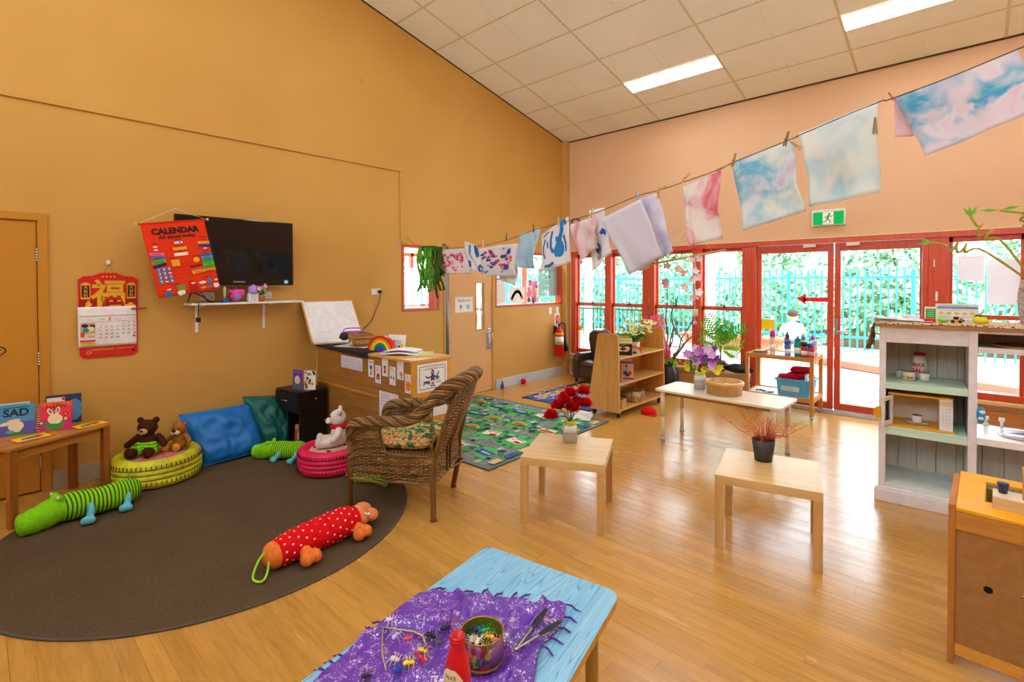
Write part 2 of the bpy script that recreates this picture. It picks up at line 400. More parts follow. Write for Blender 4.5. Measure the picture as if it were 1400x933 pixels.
for a, c in zip(xs, xs[1:]):
    for q, p in zip(ys, ys[1:]):
        hole = [f for f in FX if abs(f[0]-a) < 0.1 and p-0.05 < f[1] < q+0.05]
        segs = [(p, q)]
        if hole: yf = hole[0][1]; segs = [(p, yf-0.14), (yf+0.14, q)]
        for (s0, s1) in segs:
            if s1-s0 < 0.02: continue
            t = MB(); g = 0.011
            if c-a > 1.0:
                mid = (a+c)/2; slab(t, a+g, mid-0.003, s0+g, s1-g, -0.006, 0.045); slab(t, mid+0.003, c-g, s0+g, s1-g, -0.006, 0.045); slab(t, mid-0.003, mid+0.003, s0+g, s1-g, -0.001, 0.045)
            else: slab(t, a+g, c-g, s0+g, s1-g, -0.006, 0.045)
            P(t, 'ceiling_tile', M_TILE, ce)
for x in xs[1:-1]: t = MB(); slab(t, x-0.012, x+0.012, YN, YB, -0.009 if True else 0, 0.045); P(t, 'ceiling_bar', M_TBAR, ce)
for yy in ys[1:-1]: t = MB(); slab(t, XL, XR, yy-0.009, yy+0.009, -0.008, 0.045); P(t, 'cross_bar', M_TBAR, ce)
b = NB('luminous_diffuser'); e = b.n('ShaderNodeEmission'); e.inputs[0].default_value = (0.96, 0.98, 1, 1); e.inputs[1].default_value = FIXTURE_POWER; b.l(e.outputs[0], b.o.inputs[0]); M_LAMP = b.m
LL = ['nearer the left wall, above the hanging paintings', 'at the top right above the tie-dyed cloths', 'above the round rug, out of view', 'above the coffee tables, out of view', 'above the red dotted toy at the near end', 'above the camera at the near end', 'beyond the right edge by the glazed wall', 'beyond the right edge by the toy sink', 'at the near right corner of the room']
for i, (x0, yy) in enumerate(FX):
    lab = 'flat fluorescent ceiling light '+LL[i]
    t = T('ceiling_light', lab, 'light', (x0+0.604, yy, ceil_z(yy)), 0, 'recessed ceiling lights'); t.rotation_euler = (math.atan(-CS), 0, 0)
    fb = MB(); W, H = 0.59, 0.135
    fb.box((-W-.012, -H-.012, -0.012), (W+.012, -H, 0.04)); fb.box((-W-.012, H, -0.012), (W+.012, H+.012, 0.04)); fb.box((-W-.012, -H, -0.012), (-W, H, 0.04)); fb.box((W, -H, -0.012), (W+.012, H, 0.04))
    P(fb, 'frame', M_WHITE, t); P(MB().box((-W, -H, -0.004), (W, H, 0.03)), 'diffuser', M_LAMP, t)
# trims
ST(MB().box((XL, YN, 2.925), (XL+0.018, 3.60, 2.975)), 'trim_1', M_WALL, None, 0.004)
ST(MB().box((XL, 3.555, 2.06), (XL+0.018, 3.60, 2.925)), 'trim_2', M_WALL, None, 0.004)
mb = MB().box((XL, YB-0.10, 0.0), (XL+0.10, YB, 3.96)); ST(mb, 'trim_3', M_WALL, None, 0.006)
ST(MB().box((XL, YB-0.005, 3.95), (XR, YB, 3.965)).box((XL, YB-0.016, 3.945), (XR, YB-0.005, 3.965)), 'trim_4', flat('#4A3512', 0.7))
t5 = MB(); slab(t5, XL, XL+0.012, YN, YB, -0.022, -0.008); ST(t5, 'trim_5', flat('#4A3512', 0.7))
M_BASE = flat('#C9CDD6', 0.5)
ST(MB().box((XL, 0.39, 0), (XL+0.016, DOOR[0]-0.03, 0.14)), 'baseboard_left', flat('#B8AD92', 0.5), None, 0.003)
ST(MB().box((XL, DOOR[1]+0.05, 0), (XL+0.016, YB-0.1, 0.14)), 'baseboard_far_left', M_BASE, None, 0.003)
ST(MB().box((XL+0.1, YB-0.016, 0), (-2.12, YB, 0.14)), 'baseboard_back', M_BASE, None, 0.003)

# storeroom door at far left
dl = ST(MB().box((XL-0.045, LD[0]+0.004, 0.008), (XL-0.004, LD[1]-0.012, 2.033)), 'door_1', M_DOORW, None, 0.002)
fr = MB().box((XL, LD[1]-0.004, 0), (XL+0.014, LD[1]+0.052, 2.096)).box((XL, LD[0]-0.05, 0), (XL+0.014, LD[0]+0.004, 2.096)).box((XL, LD[0]+0.004, 2.04), (XL+0.014, LD[1]-0.004, 2.096))
fr.box((XL-0.11, LD[1]-0.008, 0), (XL, LD[1], 2.04)).box((XL-0.11, LD[0], 2.036), (XL, LD[1], 2.04))
P(fr, 'door_frame', M_DOORW, dl, 0.002)
for z in (1.78, 1.0, 0.22):
    hb = MB()
    for k in range(5): hb.cyl((XL+0.006, LD[1]-0.008, z-0.05+k*0.0205), (XL+0.006, LD[1]-0.008, z-0.05+k*0.0205+0.019), 0.007, n=10)
    P(hb, 'hinge', M_METAL, dl)
art = ART()   # line drawing on the door, only its right paw reaches into view
def dl_pt(px, pz): return (px-0.0, pz)
for pts in ([(-.28, 1.20), (-.10, 1.235), (0.02, 1.225), (0.055, 1.217), (0.02, 1.212), (-.1, 1.222)], [(-.1, 1.17), (-.02, 1.17), (.03, 1.14), (.065, 1.10), (.05, 1.085), (.09, 1.085), (.125, 1.07), (.13, 1.045), (.10, 1.018), (.05, 1.010), (0.0, 1.02), (-.08, 1.05), (-.16, 1.04)], [(.075, 1.06), (.11, 1.06)], [(.045, 1.022), (.08, 1.02)]):
    art.line([(p.x, p.y) for p in smooth_path([(a+0.02, b_+0.03, 0) for a, b_ in pts], 4)], 0.008, '#1C1408')
art.build('line_drawing', FR((XL-0.004, 0, 0), *LEFTW), dl)

# unseen clerestory windows, added in the near wall to light the upper walls
M_GL = glass()
k5 = 5
for (a, c, z0, z1) in ((-4.6, -1.5, 3.3, 5.2), (-1.0, 2.1, 3.3, 5.2)):
    mb = MB(); n = 3
    for q in range(n+1): xq = a+(c-a-0.06)*q/n; mb.box((xq, YN-0.09, z0), (xq+0.06, YN-0.01, z1))
    mb.box((a, YN-0.09, z0), (c, YN-0.01, z0+0.06)).box((a, YN-0.09, z1-0.06), (c, YN-0.01, z1)); k5 += 1
    o = ST(mb, 'window_%d' % k5, M_RED); P(MB().box((a+.03, YN-0.05, z0+.03), (c-.03, YN-0.045, z1-.03)), 'window_pane', M_GL, o)
ST(MB().box((-30, -30, -0.3), (XL-.1, YN-0.1, -0.08)).box((XL-.1, -30, -0.3), (30, YN-.1, -0.08)).box((XR+.1, YN-.1, -0.3), (30, YB+.14, -0.08)), 'garden_ground_near', flat('#A8A58C', 0.9))
ST(MB().box((XL-0.9, LD[0]-.1, 0), (XL-0.13, LD[0]-0.05, 2.3)).box((XL-0.9, LD[1]+.05, 0), (XL-.13, LD[1]+.1, 2.3)).box((XL-1, LD[0]-.1, 0), (XL-.9, LD[1]+.1, 2.3)).box((XL-1, LD[0]-.1, 2.3), (XL-.12, LD[1]+.1, 2.35)).box((XL-1, LD[0]-.1, -.1), (XL-.12, LD[1]+.1, -.01)), 'wall_leak_backing', M_DOORW)  # unseen box added behind the door to block leaking light
# interior windows in the left wall
def red_frame(mb, u0, u1, z0, z1, t, put_box):
    put_box(mb, u0, u0+t, z0, z1); put_box(mb, u1-t, u1, z0, z1); put_box(mb, u0+t, u1-t, z1-t, z1); put_box(mb, u0+t, u1-t, z0, z0+t)
def lbox(mb, a, b_, z0, z1, x0=XL-0.12, x1=XL+0.012): mb.box((x0, a, z0), (x1, b_, z1))
def int_window(name, W):
    mb = MB(); red_frame(mb, *W, 0.035, lbox)
    o = ST(mb, name, M_RED, None, 0.004)
    P(MB().box((XL-0.06, W[0]+.03, W[2]+.03), (XL-0.054, W[1]-.03, W[3]-.03)), 'window_pane', M_GL, o); return o
w1 = int_window('window_1', WA); w2 = int_window('window_2', WB_)
P(MB().box((XL-0.1, 4.06, WA[2]+.03), (XL+0.005, 4.13, WA[3]-.03)), 'window_stile', M_RED, w1, 0.003)
# bathroom door
bd = ST(MB().box((XL-0.05, 4.33, 0.008), (XL-0.006, 4.835, 2.045)).box((XL-0.05, 4.985, 0.008), (XL-0.006, 5.145, 2.045)).box((XL-0.05, 4.835, 0.008), (XL-0.006, 4.985, 0.90)).box((XL-0.05, 4.835, 1.56), (XL-0.006, 4.985, 2.045)), 'door_2', M_DOORB)
fr = MB().box((XL-0.1, DOOR[0], 0), (XL+0.012, DOOR[0]+0.035, 2.09)).box((XL-0.1, 5.148, 0), (XL+0.012, 5.20, 2.09)).box((XL-0.1, DOOR[0], 2.05), (XL+0.012, 5.20, 2.09))
P(fr, 'door_frame', M_WALL, bd, 0.003)
P(MB().cyl((XL-0.01, 4.29, 0.0), (XL-0.01, 4.29, 2.05), 0.036, n=20).box((XL-0.05, 4.255, 0), (XL-0.015, 4.335, 2.05)), 'finger_guard', flat('#7E8798', 0.3, 0.6), bd)
mb = MB(); red_frame(mb, 4.825, 4.995, 0.89, 1.57, 0.014, lambda m_, a, b_, z0, z1: m_.box((XL-0.052, a, z0), (XL-0.002, b_, z1))); P(mb, 'vision_frame', flat('#B5793A', 0.5), bd)
P(MB().box((XL-0.035, 4.835, .9), (XL-0.03, 4.985, 1.56)), 'vision_pane', M_GL, bd)
mb = MB().box((XL-0.006, 5.035, 0.60), (XL+0.002, 5.115, 0.87)); mb.tube([(XL, 5.10, 0.68), (XL+0.05, 5.10, 0.68), (XL+0.05, 5.10, 0.84), (XL, 5.10, 0.84)], 0.009, 10)
mb.cyl((XL, 5.075, 0.89), (XL+0.012, 5.075, 0.89), 0.024)
P(mb, 'door_handle', M_METAL, bd, 0.002)

# bathroom beyond: simple pale room with a window to the garden
M_TILEW = flat('#F2F4F0', 0.35)
ST(MB().box((-8.1, 3.0, -0.12), (XL-0.12, 7.1, -0.005)), 'floor_bathroom', flat('#B9BDB8', 0.4))
mb = MB().box((-8.1, 2.9, 0), (-8.0, 7.1, 1.1)).box((-8.1, 2.9, 2.15), (-8.0, 7.1, 2.7)).box((-8.1, 2.9, 1.1), (-8.0, 3.9, 2.15)).box((-8.1, 6.8, 1.1), (-8.0, 7.1, 2.15))
mb.box((-8.0, 2.9, 0), (XL-0.12, 3.0, 2.7)).box((-8.0, 7.0, 0), (XL-0.12, 7.1, 1.0)).box((-8.0, 7.0, 2.2), (XL-0.12, 7.1, 2.7)).box((-8.0, 7.0, 1.0), (-7.8, 7.1, 2.2)); ST(mb, 'wall_bathroom', M_TILEW)
ST(MB().box((-8.1, 2.9, 2.7), (XL-0.12, 7.1, 2.8)), 'ceiling_bathroom', M_TILEW)
bl_ = T('ceiling_light', 'flat ceiling light panel added to brighten the bathroom beyond the left wall', 'light', (-6.6, 5.2, 2.69), 0, 'recessed ceiling lights'); P(MB().box((-.6, -.6, -.02), (.6, .6, .009)), 'diffuser', M_LAMP, bl_)  # added lamp, brightens the room seen through the interior windows
mb = MB()
for a in (3.9, 4.85, 5.8, 6.73): mb.box((-8.08, a, 1.1), (-8.01, a+0.07, 2.15))
mb.box((-8.08, 3.9, 1.1), (-8.01, 6.8, 1.16)).box((-8.08, 3.9, 2.09), (-8.01, 6.8, 2.15))
for a in (-7.8, -7.0, -6.2, -5.4): mb.box((a, 7.02, 1.0), (a+0.06, 7.09, 2.2))
mb.box((-7.8, 7.02, 1.0), (-5.3, 7.09, 1.06)).box((-7.8, 7.02, 2.14), (-5.3, 7.09, 2.2)); w5 = ST(mb, 'window_5', M_RED)
ST(MB().box((-8.0, 6.7, .95), (-5.4, 6.98, .985)).box((-8.0, 4.0, .95), (-7.75, 6.7, .985)), 'trim_12', M_WHITE)
# window wall: window_3 (two pairs of sashes), door_3 (glazed doors), window_4
def bbox(mb, a, b_, z0, z1, y0=YB-0.02, y1=YB+0.12): mb.box((a, y0, z0), (b_, y1, z1))
hd = MB(); bbox(hd, -4.985, 2.3, 2.03, 2.09, YB-0.03, YB+0.13); ST(hd, 'trim_6', M_RED, None, 0.003)
ST(MB().box((-4.985, YB-0.032, 2.09), (2.3, YB-0.0, 2.098)), 'trim_7', flat('#E9DFA8', 0.5))
mb = MB()
for a, c in ((-4.985, -4.90), (-4.325, -4.215), (-3.665, -3.47), (-2.885, -2.77), (-2.225, -2.105)): bbox(mb, a, c, SILL, 2.03)
w3 = ST(mb, 'window_3', M_RED, None, 0.004)
mb = MB(); bbox(mb, -4.985, -2.10, SILL, 0.395); P(mb, 'window_bottom_rail', M_RED, w3, 0.003)
ST(MB().box((-4.985, YB-0.085, SILL-0.035), (-2.105, YB+0.0, SILL)), 'trim_8', flat('#E2C79A', 0.45), None, 0.004)
ST(MB().box((-4.985, YB-0.05, 0.05), (-2.105, YB+0.0, SILL-0.10)), 'trim_9', wood('#C98F55', '#B87D45', 0.4, 1, 0), None, 0.003)
M_LATCH = flat('#2C2A28', 0.4, 0.5)
for a, c in ((-4.90, -4.325), (-4.215, -3.665), (-3.47, -2.885), (-2.77, -2.225)):
    lo = MB(); bbox(lo, a, a+0.028, 0.395, 1.22, YB+0.02, YB+0.06); bbox(lo, c-0.028, c, 0.395, 1.22, YB+0.02, YB+0.06); bbox(lo, a, c, 0.395, 0.46, YB+0.02, YB+0.06); bbox(lo, a, c, 1.18, 1.22, YB+0.02, YB+0.06)
    P(lo, 'lower_sash', M_RED, w3, 0.003)
    up = MB(); bbox(up, a, a+0.02, 1.22, 2.03, YB+0.065, YB+0.10); bbox(up, c-0.02, c, 1.22, 2.03, YB+0.065, YB+0.10); bbox(up, a, c, 1.98, 2.03, YB+0.065, YB+0.10); bbox(up, a, c, 1.20, 1.235, YB+0.065, YB+0.10)
    P(up, 'upper_sash', M_RED, w3, 0.003)
    P(MB().box((a+.02, YB+0.038, 0.45), (c-.02, YB+0.043, 1.19)), 'window_pane', M_GL, w3)
    P(MB().box((a+.015, YB+0.08, 1.23), (c-.015, YB+0.085, 1.99)), 'window_pane', M_GL, w3)
    q = (a+c)/2+0.03; P(MB().box((q-0.03, YB+0.01, 1.22), (q+0.03, YB+0.05, 1.232)).cyl((q, YB+0.03, 1.23), (q, YB+0.03, 1.25), 0.012).box((q-0.04, YB+0.02, 1.245), (q+0.01, YB+0.035, 1.258)), 'sash_latch', M_LATCH, w3)
# glazed double doors
dr = MB(); bbox(dr, -2.105, -2.05, 0, 2.03); bbox(dr, -0.385, -0.335, 0, 2.03); d3 = ST(dr, 'door_3', M_RED, None, 0.004)
def leaf(a, c, sl, sr):
    l = MB(); y0, y1 = YB+0.02, YB+0.065
    bbox(l, a, a+sl, 0.045, 2.025, y0, y1); bbox(l, c-sr, c, 0.045, 2.025, y0, y1); bbox(l, a+sl, c-sr, 1.93, 2.025, y0, y1); bbox(l, a+sl, c-sr, 0.045, 0.125, y0, y1)
    o = P(l, 'door_leaf', M_RED, d3, 0.003); P(MB().box((a+sl-.01, YB+0.04, .12), (c-sr+.01, YB+0.045, 1.935)), 'door_pane', M_GL, o); return o
lf = leaf(-2.045, -1.20, 0.05, 0.062); rf_ = leaf(-1.19, -0.39, 0.062, 0.018)
P(MB().box((-2.05, YB-0.03, 0.0), (-0.385, YB+0.12, 0.04)).box((-2.05, YB-0.036, 0.0), (-.385, YB-0.03, 0.022)), 'threshold', flat('#C6CBDA', 0.3, 0.7), d3, 0.003)
ls = MB()
for i in range(22): ls.cbox((-1.195, YB+0.016, 0.07+i*0.014), (0.01, 0.008, 0.007))
P(ls, 'door_seal', M_WHITE, d3)
P(MB().box((-0.385, YB-0.002, 0.04), (-0.34, YB+0.02, 2.03)), 'closing_stile', flat('#7D707C', 0.35, 0.5), d3)
hb = MB().box((-1.187, YB+0.008, 0.94), (-1.147, YB+0.02, 1.13)); hb.tube([(-1.167, YB+.01, 0.985), (-1.167, YB-0.04, 0.985), (-1.03, YB-0.045, 0.985)], 0.01, 10); P(hb, 'door_handle', M_METAL, rf_)
for q in (-1.44, -1.0):
    P(MB().box((q-0.06, YB-0.045, 1.985), (q+0.06, YB-0.0, 2.02)).box((q-0.07, YB-0.04, 2.012), (q+0.07, YB-0.02, 2.02)).box((q-0.07, YB-0.04, 1.985), (q+0.07, YB-0.02, 1.993)), 'door_closer', flat('#E9D9BE', 0.4), d3, 0.002)
# post with plates and window_4
mb = MB(); bbox(mb, -0.335, -0.17, 0, 2.03); bbox(mb, 0.385, 0.50, SILL, 2.03); bbox(mb, 1.1, 1.2, SILL, 2.03); bbox(mb, 2.2, 2.3, SILL, 2.03); w4 = ST(mb, 'window_4', M_RED, None, 0.004)
mb = MB(); bbox(mb, -0.17, 2.3, SILL, 0.44); P(mb, 'window_bottom_rail', M_RED, w4, 0.003)
for a, c in ((-0.17, 0.385), (0.50, 1.1), (1.2, 2.2)):
    s_ = MB(); bbox(s_, a, a+0.03, .44, 2.03, YB+0.02, YB+0.06); bbox(s_, c-0.03, c, .44, 2.03, YB+0.02, YB+0.06); bbox(s_, a, c, 1.975, 2.03, YB+0.02, YB+0.06); bbox(s_, a, c, 1.18, 1.225, YB+0.02, YB+0.06)
    P(s_, 'window_sash', M_RED, w4, 0.003)
    P(MB().box((a+.02, YB+0.038, 0.44), (c-.02, YB+0.043, 1.19)), 'window_pane', M_GL, w4); P(MB().box((a+.02, YB+0.038, 1.22), (c-.02, YB+0.043, 1.98)), 'window_pane', M_GL, w4)
ST(MB().box((-0.17, YB-0.085, SILL-0.035), (2.3, YB, SILL)), 'trim_10', flat('#E2C79A', 0.45), None, 0.004)
ST(MB().box((-0.17, YB-0.05, 0.05), (2.3, YB, SILL-0.10)), 'trim_11', wood('#C98F55', '#B87D45', 0.4, 1, 0), None, 0.003)
P(MB().box((-0.275, YB-0.028, 1.36), (-0.255, YB-0.02, 1.46)), 'switch_plate', M_WHITE, w4, 0.003)
P(MB().box((-0.292, YB-0.028, 1.72), (-0.282, YB-0.02, 1.80)), 'latch_plate', M_WHITE, w4, 0.002)

# ================================================================ OUTDOORS
ST(MB().box((-16, YB+0.14, -0.3), (9, 10.6, -0.06)), 'patio', flat('#DAD3C8', 0.8))
b = NB('sandy_ground'); b.bsdf(None, 0.95); nz = b.noise(b.coord(), 1.2, 4); b.l(b.ramp(nz.outputs[0], [(0.35, lin('#B8A68C')), (0.6, lin('#D9CFC0'))]), b.b.inputs['Base Color'])
ST(MB().box((-30, 10.6, -0.3), (20, 40, -0.08)).box((-30, -4, -0.3), (-8.15, 10.6, -0.08)), 'garden_ground', b.m)
ST(MB().box((-14, YB+0.14, 2.62), (5, YB+1.3, 2.7)), 'eave', flat('#EDEBE4', 0.6))
pg = T('veranda_beam', 'white veranda beam on posts outside the glazed doors', 'veranda', (0, 10.5, 0))
P(MB().box((-15, -0.08, 2.28), (6, 0.08, 2.65)), 'beam', M_WHITE, pg)
for x in (-7.05, -4.0, 1.6): P(MB().box((x-0.07, -0.07, -0.06), (x+0.07, 0.07, 2.28)), 'post', M_WHITE, pg)
M_TEAL = flat('#1FA9A4', 0.5)
fe = T('picket_fence', 'teal steel picket fence behind the playground', 'fence', (0, 13.6, 0))
fa = T('picket_fence', 'teal steel picket fence seen through the bathroom windows', 'fence', (-10.8, 0, 0), PI/2)
pk = MB().cbox((0, 0, 0.95), (0.026, 0.026, 1.9)).mesh('picket', M_TEAL)
def fence(root, x0, x1, zb):
    P(MB().box((x0, -0.02, zb+1.56), (x1, 0.02, zb+1.61)), 'rail', M_TEAL, root); P(MB().box((x0, -0.02, zb+0.2), (x1, 0.02, zb+0.25)), 'rail', M_TEAL, root)
    n = int((x1-x0)/0.14)
    for i in range(n):
        if i % 17 == 5: P(MB().box((x0+i*.14-0.035, -0.035, zb-.35), (x0+i*.14+0.035, 0.035, zb+1.75)), 'post', M_TEAL, root)
        else: o = put(bpy.data.objects.new('picket', pk), root, (x0+i*0.14, 0, zb-0.1))
fence(fe, -13.5, 3.5, 0.08); fence(fa, 2.0, 12.0, 0.02)
M_LEAFP = cloth('#A9CBA4', '#5E9C78', 6, 0.9, 0.2, 'tree_leaves'); M_BARK = flat('#6B5A48', 0.9)
def leaf_cloud(mb, c, r, n, s):
    for i in range(n):
        d = Vector((random.gauss(0, 1), random.gauss(0, 1), random.gauss(0, 1))).normalized()*random.uniform(0.4, 1)
        p = Vector(c)+Vector((d.x*r[0], d.y*r[1], d.z*r[2])); a = Vector((random.uniform(-1, 1), random.uniform(-1, 1), random.uniform(-1, 1))).normalized()*s
        q = a.orthogonal().normalized()*s*0.5; mb.add([p-a, p+q, p+a, p-q], [(0, 1, 2, 3)])
k = 0
for (x, y, h, r) in ((-13.6, 16.5, 3.6, 1.35), (-10.6, 17.4, 4.4, 1.4), (-7.5, 16.4, 3.4, 1.4), (-4.4, 17.0, 4.2, 1.4), (-1.4, 16.3, 3.1, 1.35), (1.6, 17.2, 4.0, 1.4), (-14.5, 9, 3.4, 1.5), (-13.9, 5.2, 4, 1.6)):
    t = T('tree', ['loose pale green tree at the far left behind the teal fence', 'tall leafy tree left of the white veranda post', 'bushy tree behind the fence seen between the sash windows', 'tall leafy tree filling the left glass door', 'low leafy tree behind the right glass door', 'leafy tree behind the right hand window', 'leafy tree beyond the bathroom fence', 'tall leafy tree beyond the bathroom fence'][k], 'tree', (x, y, -0.08), 0, 'trees beyond the fences'); k += 1
    P(MB().tube([(0, 0, 0), (0.05, 0, h*0.4), (-0.05, 0.05, h*0.75)], [0.14, 0.1, 0.05], 8), 'trunk', M_BARK, t)
    mb = MB(); leaf_cloud(mb, (0, 0, h*0.72), (r, r*0.7, h*0.42), 1500, 0.13); leaf_cloud(mb, (0, 0, 0.7), (r*1.1, r*0.5, 0.8), 700, 0.12); P(mb, 'foliage', M_LEAFP, t)
hg = T('hedge', 'long leafy hedge growing up behind the teal picket fence', 'hedge', (-5, 15.0, -0.08)); mb = MB()
for q in range(14): leaf_cloud(mb, (-9.5+1.45*q, 0, 1.15), (1.1, .55, 1.25), 620, .12)
o = P(mb, 'foliage', M_LEAFP, hg, kind='stuff'); P(MB().box((-10, -.05, 0), (10, .05, .4)), 'stems', M_BARK, hg)
fd = T('low_fence', 'low dark steel fence on the patio outside the sash windows', 'fence', (0, 10.2, 0))
P(MB().box((-9.6, -0.015, 0.92), (-5.0, 0.015, 0.96)), 'rail', M_DARKM, fd)
pkd = MB().cbox((0, 0, 0.44), (0.014, 0.014, 1.0)).mesh('picket', M_DARKM)
for i in range(46): put(bpy.data.objects.new('picket', pkd), fd, (-9.6+i*0.1, 0, 0))
ONE(MB().box((-1.1, -0.2, 0.0), (1.1, 0.2, 0.30)).box((-1.2, -0.25, 0.30), (1.2, 0.25, 0.36)), 'garden_bench', wood('#C06A4A', '#A8563A', 0.6), 'reddish timber garden box in front of the teal fence', 'bench', (-4.3, 12.6, -0.08), 0, None, 0.01)
ONE(MB().box((-2.0, -0.07, 0), (2.0, 0.07, 0.12)), 'garden_edging', flat('#C26A55', 0.8), 'red timber edging on the sand outside the right glass door', 'edging', (-1.2, 10.95, -0.06), math.radians(-28), None, 0.01)
mb = MB().box((-0.45, -0.3, 0.42), (0.45, 0.3, 0.45))
ot = T('outdoor_table', 'grey folding table on the patio behind the bare branches', 'table', (-4.3, 9.1, -0.06)); P(mb, 'tabletop', flat('#9AA3AB', 0.5), ot)
for sx_ in (-1, 1): P(MB().cyl((sx_*0.4, -0.25, 0), (-sx_*0.3, 0.25, 0.42), 0.012).cyl((sx_*0.4, 0.25, 0), (-sx_*0.3, -0.25, 0.42), 0.012), 'leg', M_METAL, ot)
# child playing outside
def person():
    t = T('person', 'small child in a pale shirt and dark trousers on the sand outside, back turned', 'person', (-2.72, 11.6, -0.08), 0.3)
    s_ = MB(); s_.ell((0, 0, 0.62), (0.15, 0.10, 0.20)).ell((0, 0, 0.80), (0.05, 0.05, 0.08)).ell((0, 0, 0.95), (0.095, 0.105, 0.115)).ell((0, 0, 0.45), (0.14, 0.10, 0.12))
    for sg in (-1, 1):
        s_.tube([(sg*0.08, 0, 0.45), (sg*0.09, 0.03, 0.25), (sg*0.09, -0.01, 0.04)], [0.075, 0.052, 0.035], 12).ell((sg*0.09, 0.03, 0.03), (0.035, 0.08, 0.03))
        s_.tube([(sg*0.14, 0, 0.75), (sg*0.22, 0.02, 0.60), (sg*0.24, 0.12, 0.50)], [0.045, 0.036, 0.028], 10).ell((sg*0.245, 0.15, 0.48), (0.022, 0.035, 0.025)).ell((sg*0.097, 0, 0.94), (0.012, 0.02, 0.03))
    s_.ell((0, 0.105, 0.93), (0.015, 0.02, 0.02)); me = fuse(s_, 0.012); mesh_obj(me, 'body', flat('#C99274', 0.6), t)
    a = MB(); a.ell((0, 0, 0.63), (0.165, 0.115, 0.20)).ell((0, 0, 0.50), (0.155, 0.112, 0.10))
    for sg in (-1, 1): a.tube([(sg*0.12, 0, 0.76), (sg*0.20, 0.02, 0.63)], [0.06, 0.05], 12)
    mesh_obj(fuse(a, 0.012), 'shirt', flat('#DCE6EE', 0.8), t)
    a = MB()
    for sg in (-1, 1): a.tube([(sg*0.08, 0, 0.47), (sg*0.09, 0.03, 0.25), (sg*0.09, 0, 0.14)], [0.088, 0.064, 0.055], 12)
    a.ell((0, 0, 0.43), (0.15, 0.11, 0.09)); mesh_obj(fuse(a, 0.012), 'trousers', flat('#4A5568', 0.8), t)
    mesh_obj(fuse(MB().ell((0, -0.015, 0.99), (0.105, 0.11, 0.10)), 0.012), 'hair', flat('#3A2C22', 0.8), t)
    e_ = MB()
    for sg in (-1, 1): e_.ell((sg*0.035, 0.098, 0.955), (0.012, 0.008, 0.012), n=8, k=6)
    P(e_, 'eyes', M_BLACK, t); P(MB().ell((0, 0.098, 0.895), (0.025, 0.008, 0.006), n=8, k=6), 'mouth', flat('#B05A50', 0.6), t)
person()
# ================================================================ FURNITURE
M_BIRCH = wood('#DDBB7E', '#CFA768', 0.3, 0.6, 0, 'birch_veneer'); M_BIRCHZ = wood('#D0A662', '#C2934E', 0.35, 0.6, 2, 'birch_leg')
M_BEECH = wood('#D6A056', '#C68E45', 0.4, 0.8, 2, 'beech_panel'); M_BEECHX = wood('#DDAA62', '#CE964D', 0.4, 0.8, 0, 'beech_board'); M_BEECHY = wood('#DDAA62', '#CE964D', 0.4, 0.8, 1, 'beech_board')
M_PINE = wood('#C08030', '#9C5E1C', 0.4, 0.8, 1, 'pine'); M_PINEZ = wood('#A86428', '#8A4A18', 0.4, 0.8, 2, 'pine_leg')
M_LEAF = flat('#3E9A2E', 0.5); M_LEAF2 = flat('#7CC62E', 0.5); M_STEM = flat('#5C7A2C', 0.7)

# round rug
rc = Vector((-4.05, 1.42)); 
rp_ = []
b = NB('brown_carpet'); b.bsdf(None, 0.97, 0, 0.1); v = b.coord(); nz = b.noise(v, 220, 3); n2 = b.noise(v, 2.2, 3)
cA = b.ramp(nz.outputs[0], [(0.3, lin('#433526')), (0.7, lin('#6E5B44'))]); cB = b.ramp(n2.outputs[0], [(0.3, (0.92, .92, .92, 1)), (0.7, (1.08, 1.08, 1.08, 1))])
mx = b.n('ShaderNodeMix', data_type='RGBA', blend_type='MULTIPLY'); mx.inputs[0].default_value = 1; b.l(cA, mx.inputs[6]); b.l(cB, mx.inputs[7]); b.l(mx.outputs[2], b.b.inputs['Base Color']); b.bump(nz.outputs[0], 0.5, 0.003)
RUGX, RUGY, RUGR = -3.711, 1.143, 1.21
t = T('round_rug', 'large round dark brown rug on the floor under the soft toys', 'rug', (RUGX, RUGY, 0))
P(MB().lathe([(0, 0.0), (1.20, 0.0), (1.21, 0.004), (1.205, 0.010), (0, 0.010)], 96, smooth=False), 'carpet', b.m, t)
P(MB().tube([(1.21*math.cos(a*PI/48), 1.21*math.sin(a*PI/48), 0.006) for a in range(96)], 0.006, 8, closed=True), 'bound_edge', flat('#5A5048', 0.9), t)

# coffee tables
def lack(label, loc, deg):
    t = T('side_table', label, 'table', (*loc, 0), math.radians(deg), 'square birch side tables')
    P(MB().box((-.27, -.27, .385), (.27, .27, .436)), 'tabletop', M_BIRCH, t, 0.0015)
    for sx_ in (-1, 1):
        for sy_ in (-1, 1): P(MB().box((min(sx_*.27, sx_*.225), min(sy_*.27, sy_*.225), 0), (max(sx_*.27, sx_*.225), max(sy_*.27, sy_*.225), .385)), 'leg', M_BIRCHZ, t, 0.001)
    return t
lack('square birch side table holding the jar of red roses', (-2.009, 2.756), 25.6)
lack('square birch side table holding the black pot of red twigs', (-0.891, 3.267), 13.0)

